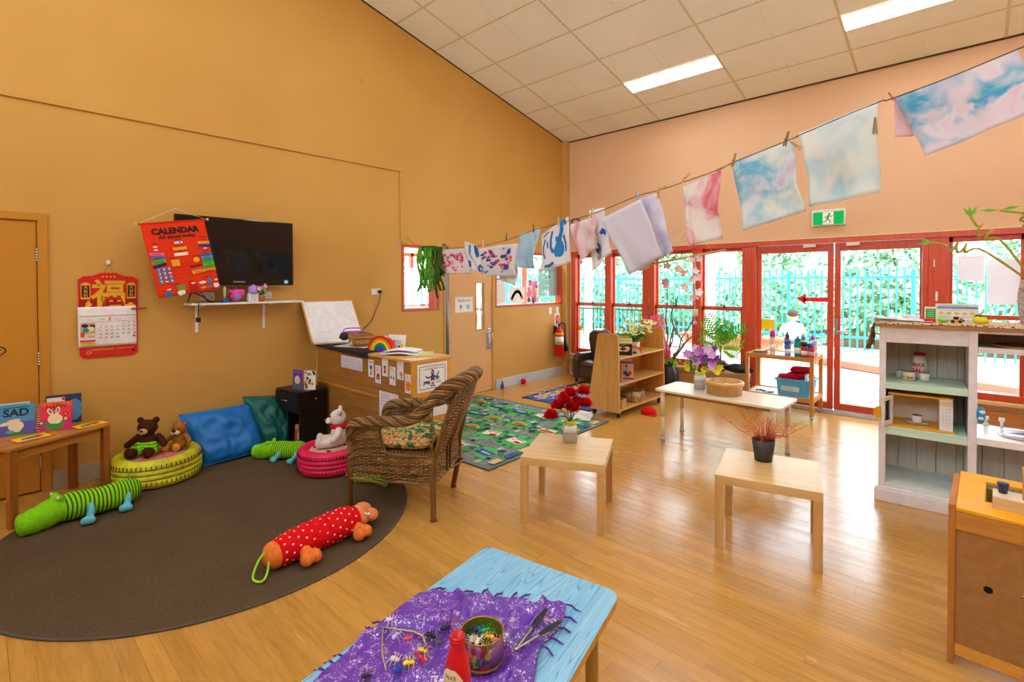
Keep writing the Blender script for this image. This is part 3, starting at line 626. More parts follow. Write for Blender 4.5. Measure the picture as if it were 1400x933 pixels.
# long white activity table
t = T('activity_table', 'long white table with rounded corners and height adjustable legs holding a jar of purple flowers', 'table', (-1.713, 4.80, 0), math.radians(-1.5))
mb = MB().prism(rrect(1.15, .50, .035), .022); mb.v = [(x, y, z+0.492) for x, y, z in mb.v]; P(mb, 'tabletop', wood('#EFE4D2', '#E6D8C2', 0.22, 0.5, 0, 'pale_laminate'), t, 0.003)
P(MB().box((-.50, -.17, .45), (.50, .17, .492)), 'under_frame', wood('#B98A4A', '#A5763A', .5), t, 0.004)
for sx_, sy_ in ((-1, -1), (1, -1), (-1, 1), (1, 1)):
    lg = P(MB().cyl((sx_*.50, sy_*.21, .25), (sx_*.50, sy_*.21, .492), .022).cyl((sx_*.50, sy_*.21, .03), (sx_*.50, sy_*.21, .25), .017), 'leg', wood('#E4D2B0', '#D9C49C', .35, 1, 2, 'cream_leg'), t)
    P(MB().cyl((sx_*.50, sy_*.21, 0), (sx_*.50, sy_*.21, .045), .022), 'foot_cap', flat('#A9B2BD', .5), lg)

# blue play table in the foreground
th = math.radians(6.0)
b = NB('blue_woodgrain_laminate'); b.bsdf(None, 0.38, 0, 0.4)
v = b.coord((9.0, 0.55, 1)); nz = b.noise(v, 1.6, 1.5, 0.45, 0.9); v2 = b.coord((1, 1, 1)); sxx = b.n('ShaderNodeSeparateXYZ'); b.l(v2, sxx.inputs[0])
mt = b.n('ShaderNodeMath', operation='MULTIPLY'); mt.inputs[1].default_value = 17; b.l(nz.outputs[0], mt.inputs[0]); fr_ = b.n('ShaderNodeMath', operation='FRACT'); b.l(mt.outputs[0], fr_.inputs[0])
g = b.ramp(fr_.outputs[0], [(0.0, lin('#4C9CCB')), (0.16, lin('#86C4E6')), (0.85, lin('#9AD2F0')), (1.0, lin('#76B8DE'))])
bl = b.n('ShaderNodeMath', operation='MULTIPLY'); bl.inputs[1].default_value = 9.0; b.l(sxx.outputs['X'], bl.inputs[0]); fl_ = b.n('ShaderNodeMath', operation='FLOOR'); b.l(bl.outputs[0], fl_.inputs[0])
wn = b.n('ShaderNodeTexWhiteNoise', noise_dimensions='1D'); b.l(fl_.outputs[0], wn.inputs['W']); gg = b.ramp(wn.outputs[0], [(0, (0.86, .92, .96, 1)), (1, (1.08, 1.04, 1.02, 1))])
mx = b.n('ShaderNodeMix', data_type='RGBA', blend_type='MULTIPLY'); mx.inputs[0].default_value = 1; b.l(g, mx.inputs[6]); b.l(gg, mx.inputs[7]); b.l(mx.outputs[2], b.b.inputs['Base Color']); M_BLUEW = b.m
# corners: back-left (-1.395,1.392) back-right (-.842,1.449); length runs towards the camera
bt = T('play_table', 'low table with a light blue woodgrain top under the purple shawl', 'table', (-1.03, 0.93, 0), math.radians(9.5))
BTM = Matrix.Translation((-1.03, 0.93, 0)) @ Matrix.Rotation(math.radians(9.5), 4, 'Z'); BTI = BTM.inverted()
outline = [(-0.275, 0.475), (0.270, 0.475), (0.32, -0.52), (-0.29, -0.52)]
def round_poly(pts, r, n=5):
    out = []
    k = len(pts)
    for i in range(k):
        p = Vector(pts[i]); a = (Vector(pts[i-1])-p).normalized(); c = (Vector(pts[(i+1) % k])-p).normalized()
        s0 = p+a*r; s1 = p+c*r
        for q in range(n+1): u = q/n; out.append(tuple((1-u)**2*s0+2*u*(1-u)*p+u*u*s1))
    return out
mb = MB().prism(list(reversed(round_poly(outline, .05))), .003); mb.v = [(x, y, z+0.532) for x, y, z in mb.v]; P(mb, 'laminate_top', M_BLUEW, bt)
mb = MB().prism(list(reversed(round_poly(outline, .05))), .024); mb.v = [(x, y, z+0.508) for x, y, z in mb.v]; P(mb, 'timber_edge', wood('#D9A24A', '#C88E38', .4, 1, 0), bt, .002)
for sx_, sy_ in ((-1, .40), (1, .40), (-1, -.45), (1, -.45)): P(MB().cyl((sx_*.20, sy_, 0), (sx_*.20, sy_, .508), .021, n=20), 'leg', flat('#A8924E', .35, .3), bt)

# reading table at far left
tl = T('reading_table', 'small pine table by the left wall carrying picture books', 'table', (-4.76, 0.325, 0), math.radians(27))
# local: x across (towards wall negative), y along the wall
mb = MB().prism(rrect(.40, .63, .03), .022); mb.v = [(x, y, z+0.498) for x, y, z in mb.v]; P(mb, 'tabletop', M_PINE, tl, .004)
P(MB().box((.145, -.25, .435), (.17, .25, .498)).box((-.17, -.25, .435), (-.145, .25, .498)).box((-.145, -.275, .435), (.145, -.25, .498)).box((-.145, .25, .435), (.145, .275, .498)), 'apron', M_PINE, tl, .002)
for sx_ in (-1, 1):
    for sy_ in (-1, 1):
        a, c = sx_*.168, sy_*.282; P(MB().box((a-.022, c-.022, 0), (a+.022, c+.022, .498)), 'leg', M_PINEZ, tl, .004)

# storage counter on castors
dx0, dx1, dy0, dy1 = -4.83, -3.215, 2.335, 2.735
t = T('storage_counter', 'beech veneer storage counter on castors with cards taped to its back', 'counter', ((dx0+dx1)/2, (dy0+dy1)/2, 0)); ox, oy = (dx0+dx1)/2, (dy0+dy1)/2
def loc3(a, b_): return (a[0]-ox, a[1]-oy, a[2]), (b_[0]-ox, b_[1]-oy, b_[2])
M_DARKW = wood('#A87434', '#93601F', .4, .7, 0, 'oak_back')
P(MB().box(*loc3((dx0, dy0+.004, .075), (dx1-.02, dy0+.012, .93))), 'back_panel', M_DARKW, t)
P(MB().box(*loc3((dx0+.03, dy0-.008, .580), (dx1-.49, dy0+.006, .600))), 'panel_strip', wood('#C08A3C', '#B07A30', .4), t, .003)
P(MB().box(*loc3((dx1-.022, dy0, .075), (dx1, dy1, .93))), 'side_panel', wood('#DFA030', '#D29324', .4, .8, 2, 'honey_panel'), t, .002)
P(MB().box(*loc3((dx0, dy0, .075), (dx0+.022, dy1, .93))), 'side_panel', M_BEECH, t, .002)
P(MB().box(*loc3((dx0, dy0-.006, .93), (dx1+.004, dy1+.006, .953))), 'worktop', M_BEECHX, t, .003)
P(MB().box(*loc3((dx0, dy0, .055), (dx1, dy1, .075))), 'bottom_panel', M_BEECHX, t)
P(MB().box(*loc3((dx0+.02, dy0+.02, .50), (dx1-.02, dy1, .518))), 'shelf', M_BEECHX, t)
def castor(parent, x, y, h=0.055, r=0.024):
    P(MB().cyl((x-.012, y, r), (x+.012, y, r), r, n=18).box((x-.016, y-.012, r), (x+.016, y+.012, h)), 'castor', M_BLACK, parent, 0.001)
for x in (dx0+.06, dx1-.05):
    for y in (dy0+.05, dy1-.05): castor(t, x-ox, y-oy)
mat_ = MB().sheet(lambda u, v: (dx0+.0+u*.99, dy0-.012+v*.36, .955+.002*math.sin(u*9)*math.sin(v*7)), 24, 10, .003)
mat_.sheet(lambda u, v: (dx0+u*.99, dy0-.0125-.001*v, .955-.045*v*(.35+.65*u)), 24, 3, .003)
ONE(mat_, 'table_cover', cloth('#3B3734', '#2C2927', 90, .9), 'charcoal cloth covering the left half of the storage counter', 'cloth')

# black bedside cabinet
t = T('bedside_cabinet', 'small black cabinet with a drawer and an open niche against the storage counter', 'cabinet', (-4.74, 2.145, 0), math.radians(6))
M_BLK = flat('#17130F', .35)
P(MB().box((-.20, -.14, 0), (.20, -.10, .035)).box((-.20, -.14, .018), (-.182, .14, .54)).box((.182, -.14, .018), (.20, .14, .54)).box((-.182, -.13, .018), (.182, .14, .036)).box((-.182, .12, .036), (.182, .14, .54)).box((-.182, -.135, .35), (.182, .12, .365)), 'body', M_BLK, t, .002)
P(MB().box((-.205, -.145, .54), (.205, .145, .556)), 'top_board', M_BLK, t, .002)
P(MB().box((-.03, -.13, .036), (-.015, .12, .35)), 'divider', M_BLK, t)
d_ = P(MB().box((-.198, -.157, .372), (.198, -.14, .536)), 'drawer', M_BLK, t, .002); P(MB().tube([(-.06, -.157, .465), (-.055, -.175, .465), (.035, -.175, .465), (.04, -.157, .465)], .005, 8), 'handle', M_METAL, d_)
P(MB().cyl((.20, .02, .475), (.214, .02, .475), .008), 'knob', M_METAL, t)

# left display shelf on castors (A-frame sided)
sh = T('display_shelf', 'beech display shelf on castors with sloping sides holding books and baskets', 'shelf', (-3.12, 5.53, 0), math.radians(0))
# local: x across (front at +x), y along; sides at y=-.57 and .57
def side(y0, y1):
    mb = MB(); pl_ = [(-.225, .075), (.21, .075), (.19, .955), (.165, .972), (-.06, .972), (-.085, .955)]
    mb.prism(pl_, y1-y0); R_ = Matrix(((1, 0, 0, 0), (0, 0, -1, y1), (0, 1, 0, 0), (0, 0, 0, 1))); mb.v = [tuple(R_ @ Vector(p)) for p in mb.v]; return mb
P(side(-.57, -.55), 'side_panel', M_BEECH, sh, .002); P(side(.55, .57), 'side_panel', M_BEECH, sh, .002)
mb = MB(); mb.add([(-.205, -.55, .09), (-.195, -.55, .09), (-.195, .55, .09), (-.205, .55, .09), (-.075, -.55, .93), (-.065, -.55, .93), (-.065, .55, .93), (-.075, .55, .93)], [(0, 3, 2, 1), (4, 5, 6, 7), (0, 1, 5, 4), (1, 2, 6, 5), (2, 3, 7, 6), (3, 0, 4, 7)]); P(mb, 'back_panel', M_BEECH, sh)
for z, xb in ((.09, -.19), (.385, -.145), (.685, -.10)): P(MB().box((xb, -.55, z), (.205, .55, z+.02)), 'shelf_board', M_BEECHY, sh, .002)
P(MB().box((-.14, -.43, .405), (.16, -.415, .60)), 'divider', M_BEECH, sh)
for x in (-.17, .16):
    for y in (-.5, .5): castor(sh, x, y, .078, .03)

# drinks trolley
tr = T('bottle_trolley', 'timber trolley on castors holding drink bottles in front of the glass doors', 'trolley', (-1.655, 6.655, 0)); M_TRO = wood('#CF9140', '#BC7C2E', .4, .8, 0, 'trolley_timber'); M_TROZ = wood('#CF9140', '#BC7C2E', .4, .8, 2, 'trolley_leg')
W, D_ = .365, .245
for sx_ in (-1, 1):
    for sy_ in (-1, 1):
        a, c = sx_*(W-.02), sy_*(D_-.02)
        P(MB().box((a-.02, c-.02, .055), (a+.02, c+.02, .705)), 'leg', M_TROZ, tr, .003)
        P(MB().cyl((a-.012, c, .022), (a+.012, c, .022), .022, n=16).box((a-.016, c-.01, .022), (a+.016, c+.01, .055)), 'castor', M_METAL, tr)
for z in (.655, .19):
    P(MB().box((-W+.04, -D_, z), (W-.04, -D_+.02, z+.05)).box((-W+.04, D_-.02, z), (W-.04, D_, z+.05)).box((-W, -D_+.04, z), (-W+.02, D_-.04, z+.05)).box((W-.02, -D_+.04, z), (W, D_-.04, z+.05)), 'rail', M_TRO, tr, .002)
    P(MB().box((-W+.02, -D_+.02, z+.025), (W-.02, D_-.02, z+.037)), 'shelf', flat('#EFE8DC', .4), tr)

# white play dresser
DW = (0.30, 4.41)   # right part continues out of frame
M_DW = flat('#E8E5EA', .45); M_GREENS = wood('#CDEED8', '#BFE2CA', .45, .6, 0, 'mint_paint'); M_GREYB = wood('#D6CCBC', '#C8BDAC', .55, .8, 2, 'greywashed_board')
t = T('play_dresser', 'white painted play kitchen dresser with mint green shelves', 'dresser', (-0.49, 4.40, 0), math.radians(3.2)); DRS = t
Dd = .46
P(MB().box((-.005, -.012, 0), (1.05, .02, .10)).box((-.01, -.016, 0), (1.05, -.006, .085)).box((0, 0, 0), (1.05, Dd, .03)), 'plinth', M_DW, t, .004)
P(MB().box((.012, Dd-.006, .03), (1.03, Dd+.004, .545)).box((.012, Dd-.006, .545), (.508, Dd+.004, 1.245)).box((.508, Dd-.006, 1.105), (1.03, Dd+.004, 1.245)), 'backing', flat('#8E8474', .7), t)  # added behind the planks to stop light coming through their gaps
P(MB().box((.02, .01, .03), (1.03, Dd-.007, .135)), 'base_board', flat('#DCE6E2', .4), t, .003)
for x0, x1 in ((.012, .052), (.484, .528), (.99, 1.03)):
    P(MB().box((x0, 0, .10), (x1, .045, 1.245)), 'post', M_DW, t, .003)
    P(MB().box((x0+.004, .045, .135), (x0+.024, Dd, 1.245)), 'side_board', M_DW, t)
P(MB().box((.052, .004, 1.135), (.484, .03, 1.245)), 'fascia', M_DW, t, .002); P(MB().box((.528, .004, 1.10), (.99, .05, 1.135)).box((.528, .004, 1.225), (.99, .03, 1.245)), 'fascia', M_DW, t, .002)
P(MB().box((.528, .05, 1.105), (.99, Dd, 1.125)), 'upper_shelf', M_DW, t)
P(MB().box((-.01, -.02, 1.245), (1.05, Dd+.01, 1.275)), 'top_board', wood('#C49A62', '#B58B54', .45), t, .004)
P(MB().box((.036, .004, .805), (.484, Dd-.02, .85)), 'shelf', M_GREENS, t, .003); P(MB().box((.036, .004, .48), (.484, Dd-.02, .535)), 'shelf', M_GREENS, t, .003)
P(MB().box((.508, .004, .50), (1.0, Dd-.02, .545)), 'sink_bench', flat('#F3F1EC', .3), t, .003)
n = 0
for x0, x1, z0, z1 in ((.036, .484, .135, .48), (.036, .484, .535, .805), (.036, .484, .85, 1.245), (.508, 1.0, .135, .50), (.508, 1.0, 1.125, 1.245)):
    q = 4
    for i in range(q+1):
        w_ = (.484-.036)/4; a = x0+i*w_-0.035
        b0, b1 = max(a, x0), min(a+w_-.003, x1)
        if b1-b0 > .01: P(MB().box((b0, Dd-.018, z0), (b1, Dd-.006, z1)), 'back_plank', M_GREYB, t, .0015)
P(MB().ell((.60, .42, .55), (.016, .016, .02)).cyl((.60, .42, .545), (.60, .42, .60), .008).cyl((.585, .42, .60), (.615, .42, .60), .014), 'tap_knob', M_WHITE, t); P(MB().cyl((.68, .42, .545), (.68, .42, .60), .008).cyl((.665, .42, .60), (.695, .42, .60), .014), 'tap_knob', M_WHITE, t)
P(MB().lathe([(.0, .54), (.10, .542), (.135, .548), (.15, .553), (.155, .55), (.16, .546)], 32, (.80, .21, 0)), 'sink_bowl', M_METAL, t)

# yellow topped play sink, bottom right
t = T('play_sink', 'play sink unit with an orange-yellow top seen from behind at the bottom right', 'play kitchen', (-0.06, 2.70, 0), math.radians(-2.0))
M_ORP = flat('#F2B01E', .3); M_PK = wood('#C98A3C', '#B87A30', .4, .7, 0, 'stained_pine'); M_MDF = cloth('#A87B48', '#9C7040', 30, .6, .05, 'hardboard')
P(MB().prism([(0, 0), (.34, 0), (.34, .66), (.30, .70), (0.0, .655)], .022, Matrix(((0, 0, 1, 0.0), (1, 0, 0, 0), (0, 1, 0, 0), (0, 0, 0, 1)))), 'side_panel', wood('#C07C34', '#AE6C2A', .4, .7, 2, 'stained_pine'), t, .003)
P(MB().prism([(0, 0), (.34, 0), (.34, .66), (.30, .70), (0.0, .655)], .022, Matrix(((0, 0, 1, .62), (1, 0, 0, 0), (0, 1, 0, 0), (0, 0, 0, 1)))), 'side_panel', M_PK, t, .003)
P(MB().box((.022, .004, .555), (.62, .02, .63)), 'fascia', M_PK, t, .002); P(MB().box((.022, .004, .04), (.62, .02, .085)), 'bottom_rail', wood('#E0A040', '#D09030', .4, .7, 0, 'yellow_pine'), t, .002)
mb = MB(); y_ = .012
ring = [(.16+.013*math.cos(a*PI/10), .395+.013*math.sin(a*PI/10)) for a in range(20)]
mb = MB().box((.022, .010, .085), (.62, .016, .555)); P(mb, 'back_board', M_MDF, t)
P(MB().cyl((.120, .0095, .345), (.120, .0102, .345), .014, n=24), 'cable_hole', flat('#0B0A08', .9), t); P(MB().cyl((.215, .006, .36), (.215, .010, .36), .005), 'screw', M_METAL, t)
def topz(y): return .632+.06*y/.30
mb = MB()
def tslab(mb, x0, x1, y0, y1, th_=.014): mb.add([(x0, y0, topz(y0)), (x1, y0, topz(y0)), (x1, y1, topz(y1)), (x0, y1, topz(y1)), (x0, y0, topz(y0)+th_), (x1, y0, topz(y0)+th_), (x1, y1, topz(y1)+th_), (x0, y1, topz(y1)+th_)], [(0, 3, 2, 1), (4, 5, 6, 7), (0, 1, 5, 4), (1, 2, 6, 5), (2, 3, 7, 6), (3, 0, 4, 7)])
tslab(mb, .022, .62, .0, .10); tslab(mb, .022, .62, .265, .32); tslab(mb, .022, .107, .10, .265); tslab(mb, .50, .62, .10, .265); P(mb, 'worktop', M_ORP, t, .002)
P(MB().box((.107, .10, .56), (.50, .265, .575)).box((.100, .10, .56), (.110, .265, .655)).box((.495, .1, .56), (.505, .265, .655)).box((.107, .26, .56), (.5, .27, .67)), 'basin', wood('#A07A22', '#8C6818', .4), t)
P(MB().box((.128, .06, .645), (.62, .085, .70)), 'tap_ledge', wood('#E6BE88', '#D8AE76', .4), t, .002); P(MB().box((.128, .06, .70), (.62, .16, .708)), 'tap_shelf', wood('#F0DDBE', '#E6D0AC', .4), t, .002)
P(MB().lathe([(.0, 0), (.013, 0), (.018, .036), (.019, .040), (0, .040)], 20, (.158, .125, .708)), 'tap_knob', flat('#2C3468', .4), t)
P(MB().sheet(lambda u, v: (.212+.05*v, .09+.12*(u), .705+.10*math.sin(min(u*1.25, 1)*PI*.62)), 14, 2, .02), 'tap_spout', wood('#D99A48', '#CC8C3A', .35, 1, 2), t)
# ================================================================ ON THE LEFT WALL
# television
t = T('television', 'black flat screen television on the left wall behind the red calendar banner', 'television', (XL+.152, 1.675, 1.855), 0)
P(MB().box((-.035, -.505, -.305), (0, .505, .31)), 'casing', flat('#0C0C0E', .12), t, .008)
P(MB().box((0, -.475, -.245), (.002, .465, .285)), 'screen', flat('#08080C', .06), t)
P(MB().box((-.15, -.12, -.1), (-.035, .12, .1)).box((-.15, -.2, -.2), (-.135, .2, .2)), 'wall_bracket', M_DARKM, t)
P(MB().box((-.033, -.50, -.309), (.002, .50, -.305)), 'bottom_trim', flat('#6E5A50', .2, .6), t)
a = ART(); a.text('SAMSUNG', 0, -.275, .022, '#C8C8C8'); a.rect(.43, -.275, .04, .035, '#4AA8D8'); a.rect(.43, -.275, .026, .016, '#D8EEF8'); a.build('logo_print', FR((.0025, 0, 0), *LEFTW), t)

# red calendar banner hanging from a corner of the television
bx = XL+.215
org = Vector((bx, 1.145, 2.085)); ang = math.radians(9.5)
Mb = FR(org, (0, math.cos(ang), math.sin(ang)), (0, -math.sin(ang)*1.0, math.cos(ang)))
t = T('calendar_banner', 'red fabric calendar banner with velcro labels hanging over the television corner', 'banner', org, 0)
Ml = Matrix.Translation(-org) @ Mb
def bfn(x, y, z):  # cloth leans to the right as it hangs
    return (x+0.02*(-y/.60), y, z+.003*math.sin(x*22+y*3)*min(1, -y*3)+0.004)
mb = MB().sheet(lambda u, v: Ml @ Vector(bfn(-.232+.464*u, -.615*v, 0)), 40, 30, .002); P(mb, 'banner_cloth', cloth('#F0401C', '#E03412', 200, .8, .05), t)
P(MB().tube([Ml @ Vector((-.25, .0, .004)), Ml @ Vector((.25, .0, .004))], .007, 10), 'hanging_rod', cloth('#E83C1A', None, 200), t)
P(MB().ell(Ml @ Vector((-.258, 0, .004)), .012).ell(Ml @ Vector((.258, 0, .004)), .012), 'rod_knob', flat('#E2C27A', .4), t)
P(MB().tube([Ml @ Vector((-.25, 0, .004)), Vector((.0-.02, .02, .115)), Ml @ Vector((.25, 0, .004))], .0015, 5), 'hanging_string', M_WHITE, t)
a = ART(); a.fn = bfn; K = '#1A0C08'; a.z = .0045
a.text('CALENDAR', 0, -.075, .066, K, bold=.0035); a.text('All about today', .005, -.122, .043, K, bold=.001)
a.text('Date', .0, -.15, .02, K); a.rect(0, -.175, .06, .014, '#F4F0F0'); a.rect(0, -.175, .032, .028, '#2E7CC8'); a.text('6', 0, -.175, .026, '#FFFFFF')
a.text('Month', 0, -.205, .02, K); a.rect(0, -.226, .10, .026, '#F5A81E'); a.text('February', 0, -.226, .017, K); a.text('Year', 0, -.25, .02, K); a.rect(0.0, -.274, .10, .026, '#F6EDE2'); a.text('2018', 0, -.274, .024, '#F0A020')
a.text('Days', -.17, -.17, .02, K); a.rect(-.17, -.195, .028, .012, '#F6EDF0'); a.rect(-.17, -.22, .028, .012, '#F6EDF0')
for i, (c, w_) in enumerate((('#EE6FA0', 'Saturday'), ('#2B78B8', 'Sunday'), ('#2ECB2E', 'Wednesday'), ('#2A1260', 'Thursday'))): a.rect(-.17, -.255-.032*i, .10, .024, c, rot=(-.1, -.03, .1, .2)[i]); a.text(w_, -.17, -.255-.032*i, .016, K, rot=(-.1, -.03, .1, .2)[i])
for r_, row_ in enumerate(('103', '25-', '781', 'T-9')):
    for k_, ch in enumerate(row_):
        x_, y_ = -.185+.036*k_, -.385-.034*r_
        if ch == '-': a.rect(x_, y_, .022, .010, '#F6EDF0')
        else: a.rect(x_, y_, .030, .027, '#2A86C4'); a.text(ch, x_, y_, .028, '#FFFFFF', bold=.0006)
a.text('Season', -.06, -.30, .02, K); a.rect(-.055, -.342, .06, .055, '#F5A81E'); a.rect(-.055, -.342, .034, .028, '#E8761E')
a.line([(-.02, -.31), (-.02, -.36), (.06, -.36)], .0015, '#8A1C0A')
a.text('Weather', .105, -.302, .018, K); a.ell(.10, -.335, .024, .022, '#F7B61E', n=12, wob=.08); a.rect(.09, -.388, .10, .022, '#8C1410'); a.line([(-.08, -.38), (.04, -.375), (.04, -.47), (-.08, -.47), (-.08, -.38)], .0015, '#7A1408')
for q in (-.41, -.44): a.line([(-.08, q), (.04, q)], .0012, '#7A1408')
a.rect(.09, -.415, .10, .022, '#F2552E', rot=.25); a.rect(.098, -.437, .10, .026, '#F5A81E', rot=.1); a.text('September', .098, -.437, .016, K, rot=.1)
a.text('Months', .185, -.145, .02, K); a.text('April', .187, -.17, .015, K, rot=.1)
for q, c, w_, rr_ in ((-.195, '#F5A81E', 'January', -.05), (-.222, '#203C90', '', -.15), (-.30, '#2A6AC0', 'May', 0), (-.325, '#3AA0E8', 'Spring', 0), (-.352, '#28B828', 'Summer', -.05), (-.378, '#48D038', 'October', 0), (-.402, '#2CB82C', 'Saturday', -.04), (-.43, '#F5A81E', 'December', 0)): a.rect(.185, q, .09, .022, c, rot=rr_); a.text(w_, .185, q, .015, K, rot=rr_)
a.rect(.187, -.245, .028, .011, '#F6EDF0'); a.text('March', .185, -.265, .016, K); a.text('May', .185, -.288, .015, K)
a.text('Seasons', -.10, -.52, .02, K); a.rect(-.15, -.555, .028, .011, '#F6EDF0'); a.rect(-.06, -.555, .062, .05, '#3CA83C'); a.ell(-.06, -.558, .022, .018, '#C86A28'); a.rect(-.16, -.592, .055, .036, '#2474A8')
a.ell(-.065, -.596, .028, .022, '#F4EAE6', n=14, wob=.25); a.text('Years', .03, -.515, .02, K); a.rect(.035, -.53, .026, .011, '#F6EDF0'); a.rect(.035, -.567, .056, .058, '#B81414'); a.line([(-.22, -.5), (.0, -.505), (.0, -.6)], .0012, '#7A1408'); a.line([(.08, -.50), (.22, -.50)], .0012, '#7A1408')
a.text('Weather', .15, -.49, .018, K); a.ell(.105, -.535, .028, .012, '#F4F0F0', wob=.1); a.ell(.16, -.53, .019, .019, '#2A8CC8'); a.poly([(.147, -.52), (.16, -.495), (.172, -.518)], '#2A8CC8'); a.rect(.212, -.528, .024, .012, '#F6EDF0')
a.ell(.105, -.58, .022, .009, '#D8B81E', wob=.2); a.ell(.155, -.578, .026, .010, '#7E7884'); a.ell(.205, -.575, .022, .018, '#F4EAE6', n=14, wob=.3)
a.build('label_print', Ml, t, .7)

# lucky calendar pad
oy, oz = .745, 1.3
t = T('wall_calendar', 'red and gold paper wall calendar open at February with a white date sheet', 'calendar', (XL+.004, oy, oz), 0)
pl_ = [(-.185, -.30), (-.155, -.325), (.155, -.325), (.185, -.30), (.19, .30), (.16, .325), (.10, .33), (.05, .355), (-.05, .355), (-.10, .33), (-.16, .325), (-.19, .30)]
a = ART(); a.mb.cur = a._c('#D81A1E') or 0
M0 = FR((0, 0, 0), *LEFTW)
mb = MB().prism(pl_, .008); mb.v = [tuple(M0 @ Vector(p)) for p in mb.v]; P(mb, 'red_backing', flat('#D81A1E', .4), t, .001)
a = ART(); G = '#E3B52A'; a.z = .0086
for q in (-.036, -.012, .012, .036): a.ell(q, .323, .007, .006, G)
for sg in (-1, 1):
    a.rect(sg*.145, .20, .058, .11, G); a.ell(sg*.145, .255, .029, .022, G); a.rect(sg*.145, .205, .048, .095, '#1E140C')
    for q in range(3): a.text('大吉利'[q], sg*.145, .235-.032*q, .030, '#E6A83A', bold=.0004)
a.rect(0, .095, .37, .09, '#A80E14'); a.ell(-.13, .10, .02, .03, G, wob=.4); a.ell(.14, .085, .035, .022, G, wob=.3)
a.text('福', 0.0, .175, .225, G, bold=.0055)
a.ell(-.13, -.28, .017, .016, G); a.ell(-.13, -.28, .013, .012, '#D81A1E'); a.line([(-.143, -.28), (-.117, -.28)], .002, G); a.text('恭賀新禧萬事如意', -.045, -.262, .018, G); a.text('SUPERMARKET', .10, -.262, .018, G)
for q in range(3): a.line([(-.10, -.278-.011*q), (.10, -.278-.011*q)], .003, '#B85A1C')
a.rect(.155, -.285, .02, .018, '#4A1408'); a.build('gold_print', M0, t, .35)
mb = MB().sheet(lambda u, v: M0 @ Vector((-.195+.37*u, .082-.318*v, .010+.012*math.sin(v*PI)*(1-u*.3)+.0015)), 10, 14, .006); P(mb, 'date_sheets', flat('#F0ECEA', .6), t)
def cf(x, y, z): v_ = (.082-y)/.318; u = (x+.195)/.37; return (x, y, .0145+.012*math.sin(max(0, min(1, v_))*PI)*(1-u*.3)+z)
a = ART(); a.fn = cf; a.z = .001
for i in range(44): a.rect(-.185+i*.0084, .008, .0035, .010, '#4A4038', up=False)
a.z += .0002
a.text('2018', -.05, -.018, .017, '#6A5E58'); a.text('2', 0.0, -.018, .036, '#D8242A', bold=.0012); a.text('February', .05, -.018, .014, '#6A5E58'); a.rect(-.005, -.037, .33, .003, '#F08A4A'); a.text('1', -.16, -.02, .012, '#D86A5A'); a.text('3', .10, -.018, .014, '#D8242A')
for k_ in (-.125, .135):
    for r_ in range(3): a.line([(k_-.02, -.01-.007*r_), (k_+.02, -.01-.007*r_)], .0015, '#E8B0A0')
d = 1
for r_ in range(5):
    for k_ in range(7):
        if r_ == 0 and k_ < 4: continue
        if d > 28: break
        a.text(str(d), -.06+.0365*k_, -.052-.0285*r_, .019, '#D8343A' if k_ in (0, 6) else '#4E4644', bold=.0003); d += 1
a.rect(.158, -.165, .016, .016, '#E04030'); a.rect(-.137, -.085, .09, .085, '#C9A88E'); a.ell(-.155, -.065, .02, .015, '#2A2420'); a.ell(-.11, -.07, .018, .014, '#4A342A'); a.ell(-.12, -.09, .022, .018, '#F0DCC8'); a.ell(-.15, -.10, .02, .018, '#2A8C84'); a.ell(-.12, -.118, .02, .01, '#E8C020'); a.rect(-.17, -.135, .025, .04, '#E0542A'); a.rect(-.115, -.145, .05, .004, '#C8A860'); a.rect(-.115, -.155, .04, .004, '#806858')
a.rect(-.138, -.185, .095, .014, '#E03A2E'); a.rect(-.138, -.208, .095, .020, '#F2D21E'); a.text('恭喜發財', -.138, -.208, .016, '#C83820')
a.build('date_print', M0, t, .7)
P(MB().box((.0, -.012, .42), (.012, .012, .455)).box((.012, -.004, .425), (.02, .004, .44)), 'wall_hook', M_WHITE, t, .002); P(MB().tube([(.006, -.03, .35), (.016, 0, .432), (.006, .03, .35)], .0015, 5), 'hanging_cord', flat('#A02818', .6), t)
P(MB().cyl(M0 @ Vector((.14, .06, .028)), M0 @ Vector((.24, .062, .030)), .006, n=8), 'red_clip', flat('#C8302A', .4), t)

# shelf under the television and the things on it
t = T('wall_shelf', 'narrow white shelf on two brackets under the television', 'shelf', (XL, 1.755, 1.375), 0)
P(MB().box((0, -.49, 0), (.24, .49, .018)), 'shelf_board', flat('#E9E6E0', .35), t, .004)
for q in (-.39, .19): P(MB().box((0, q-.012, -.25), (.008, q+.012, 0)).box((0, q-.012, -.010), (.20, q+.012, 0)).tube([(.004, q, -.16), (.05, q, -.04), (.15, q, -.006)], .005, 6), 'bracket', flat('#F0EEEA', .4), t, .002)
for q, l_ in ((1.455, 'left'), (1.965, 'right')):
    o = T('power_outlet', 'white double power outlet behind the %s end of the television shelf' % l_, 'outlet', (XL, q, 1.452), 0)
    P(MB().box((0, -.06, -.036), (.010, .06, .036)), 'plate', flat('#D8D2C6', .4), o, .003); P(MB().box((.010, -.04, .012), (.013, -.028, .022)).box((.010, .028, .012), (.013, .04, .022)), 'switch', M_WHITE, o); P(MB().box((.010, -.038, -.02), (.0106, -.034, -.008)).box((.010, -.026, -.02), (.0106, -.022, -.008)).box((.010, .026, -.02), (.0106, .030, -.008)).box((.010, .038, -.02), (.0106, .042, -.008)), 'socket_slots', M_BLACK, o)
SZ = 1.3935
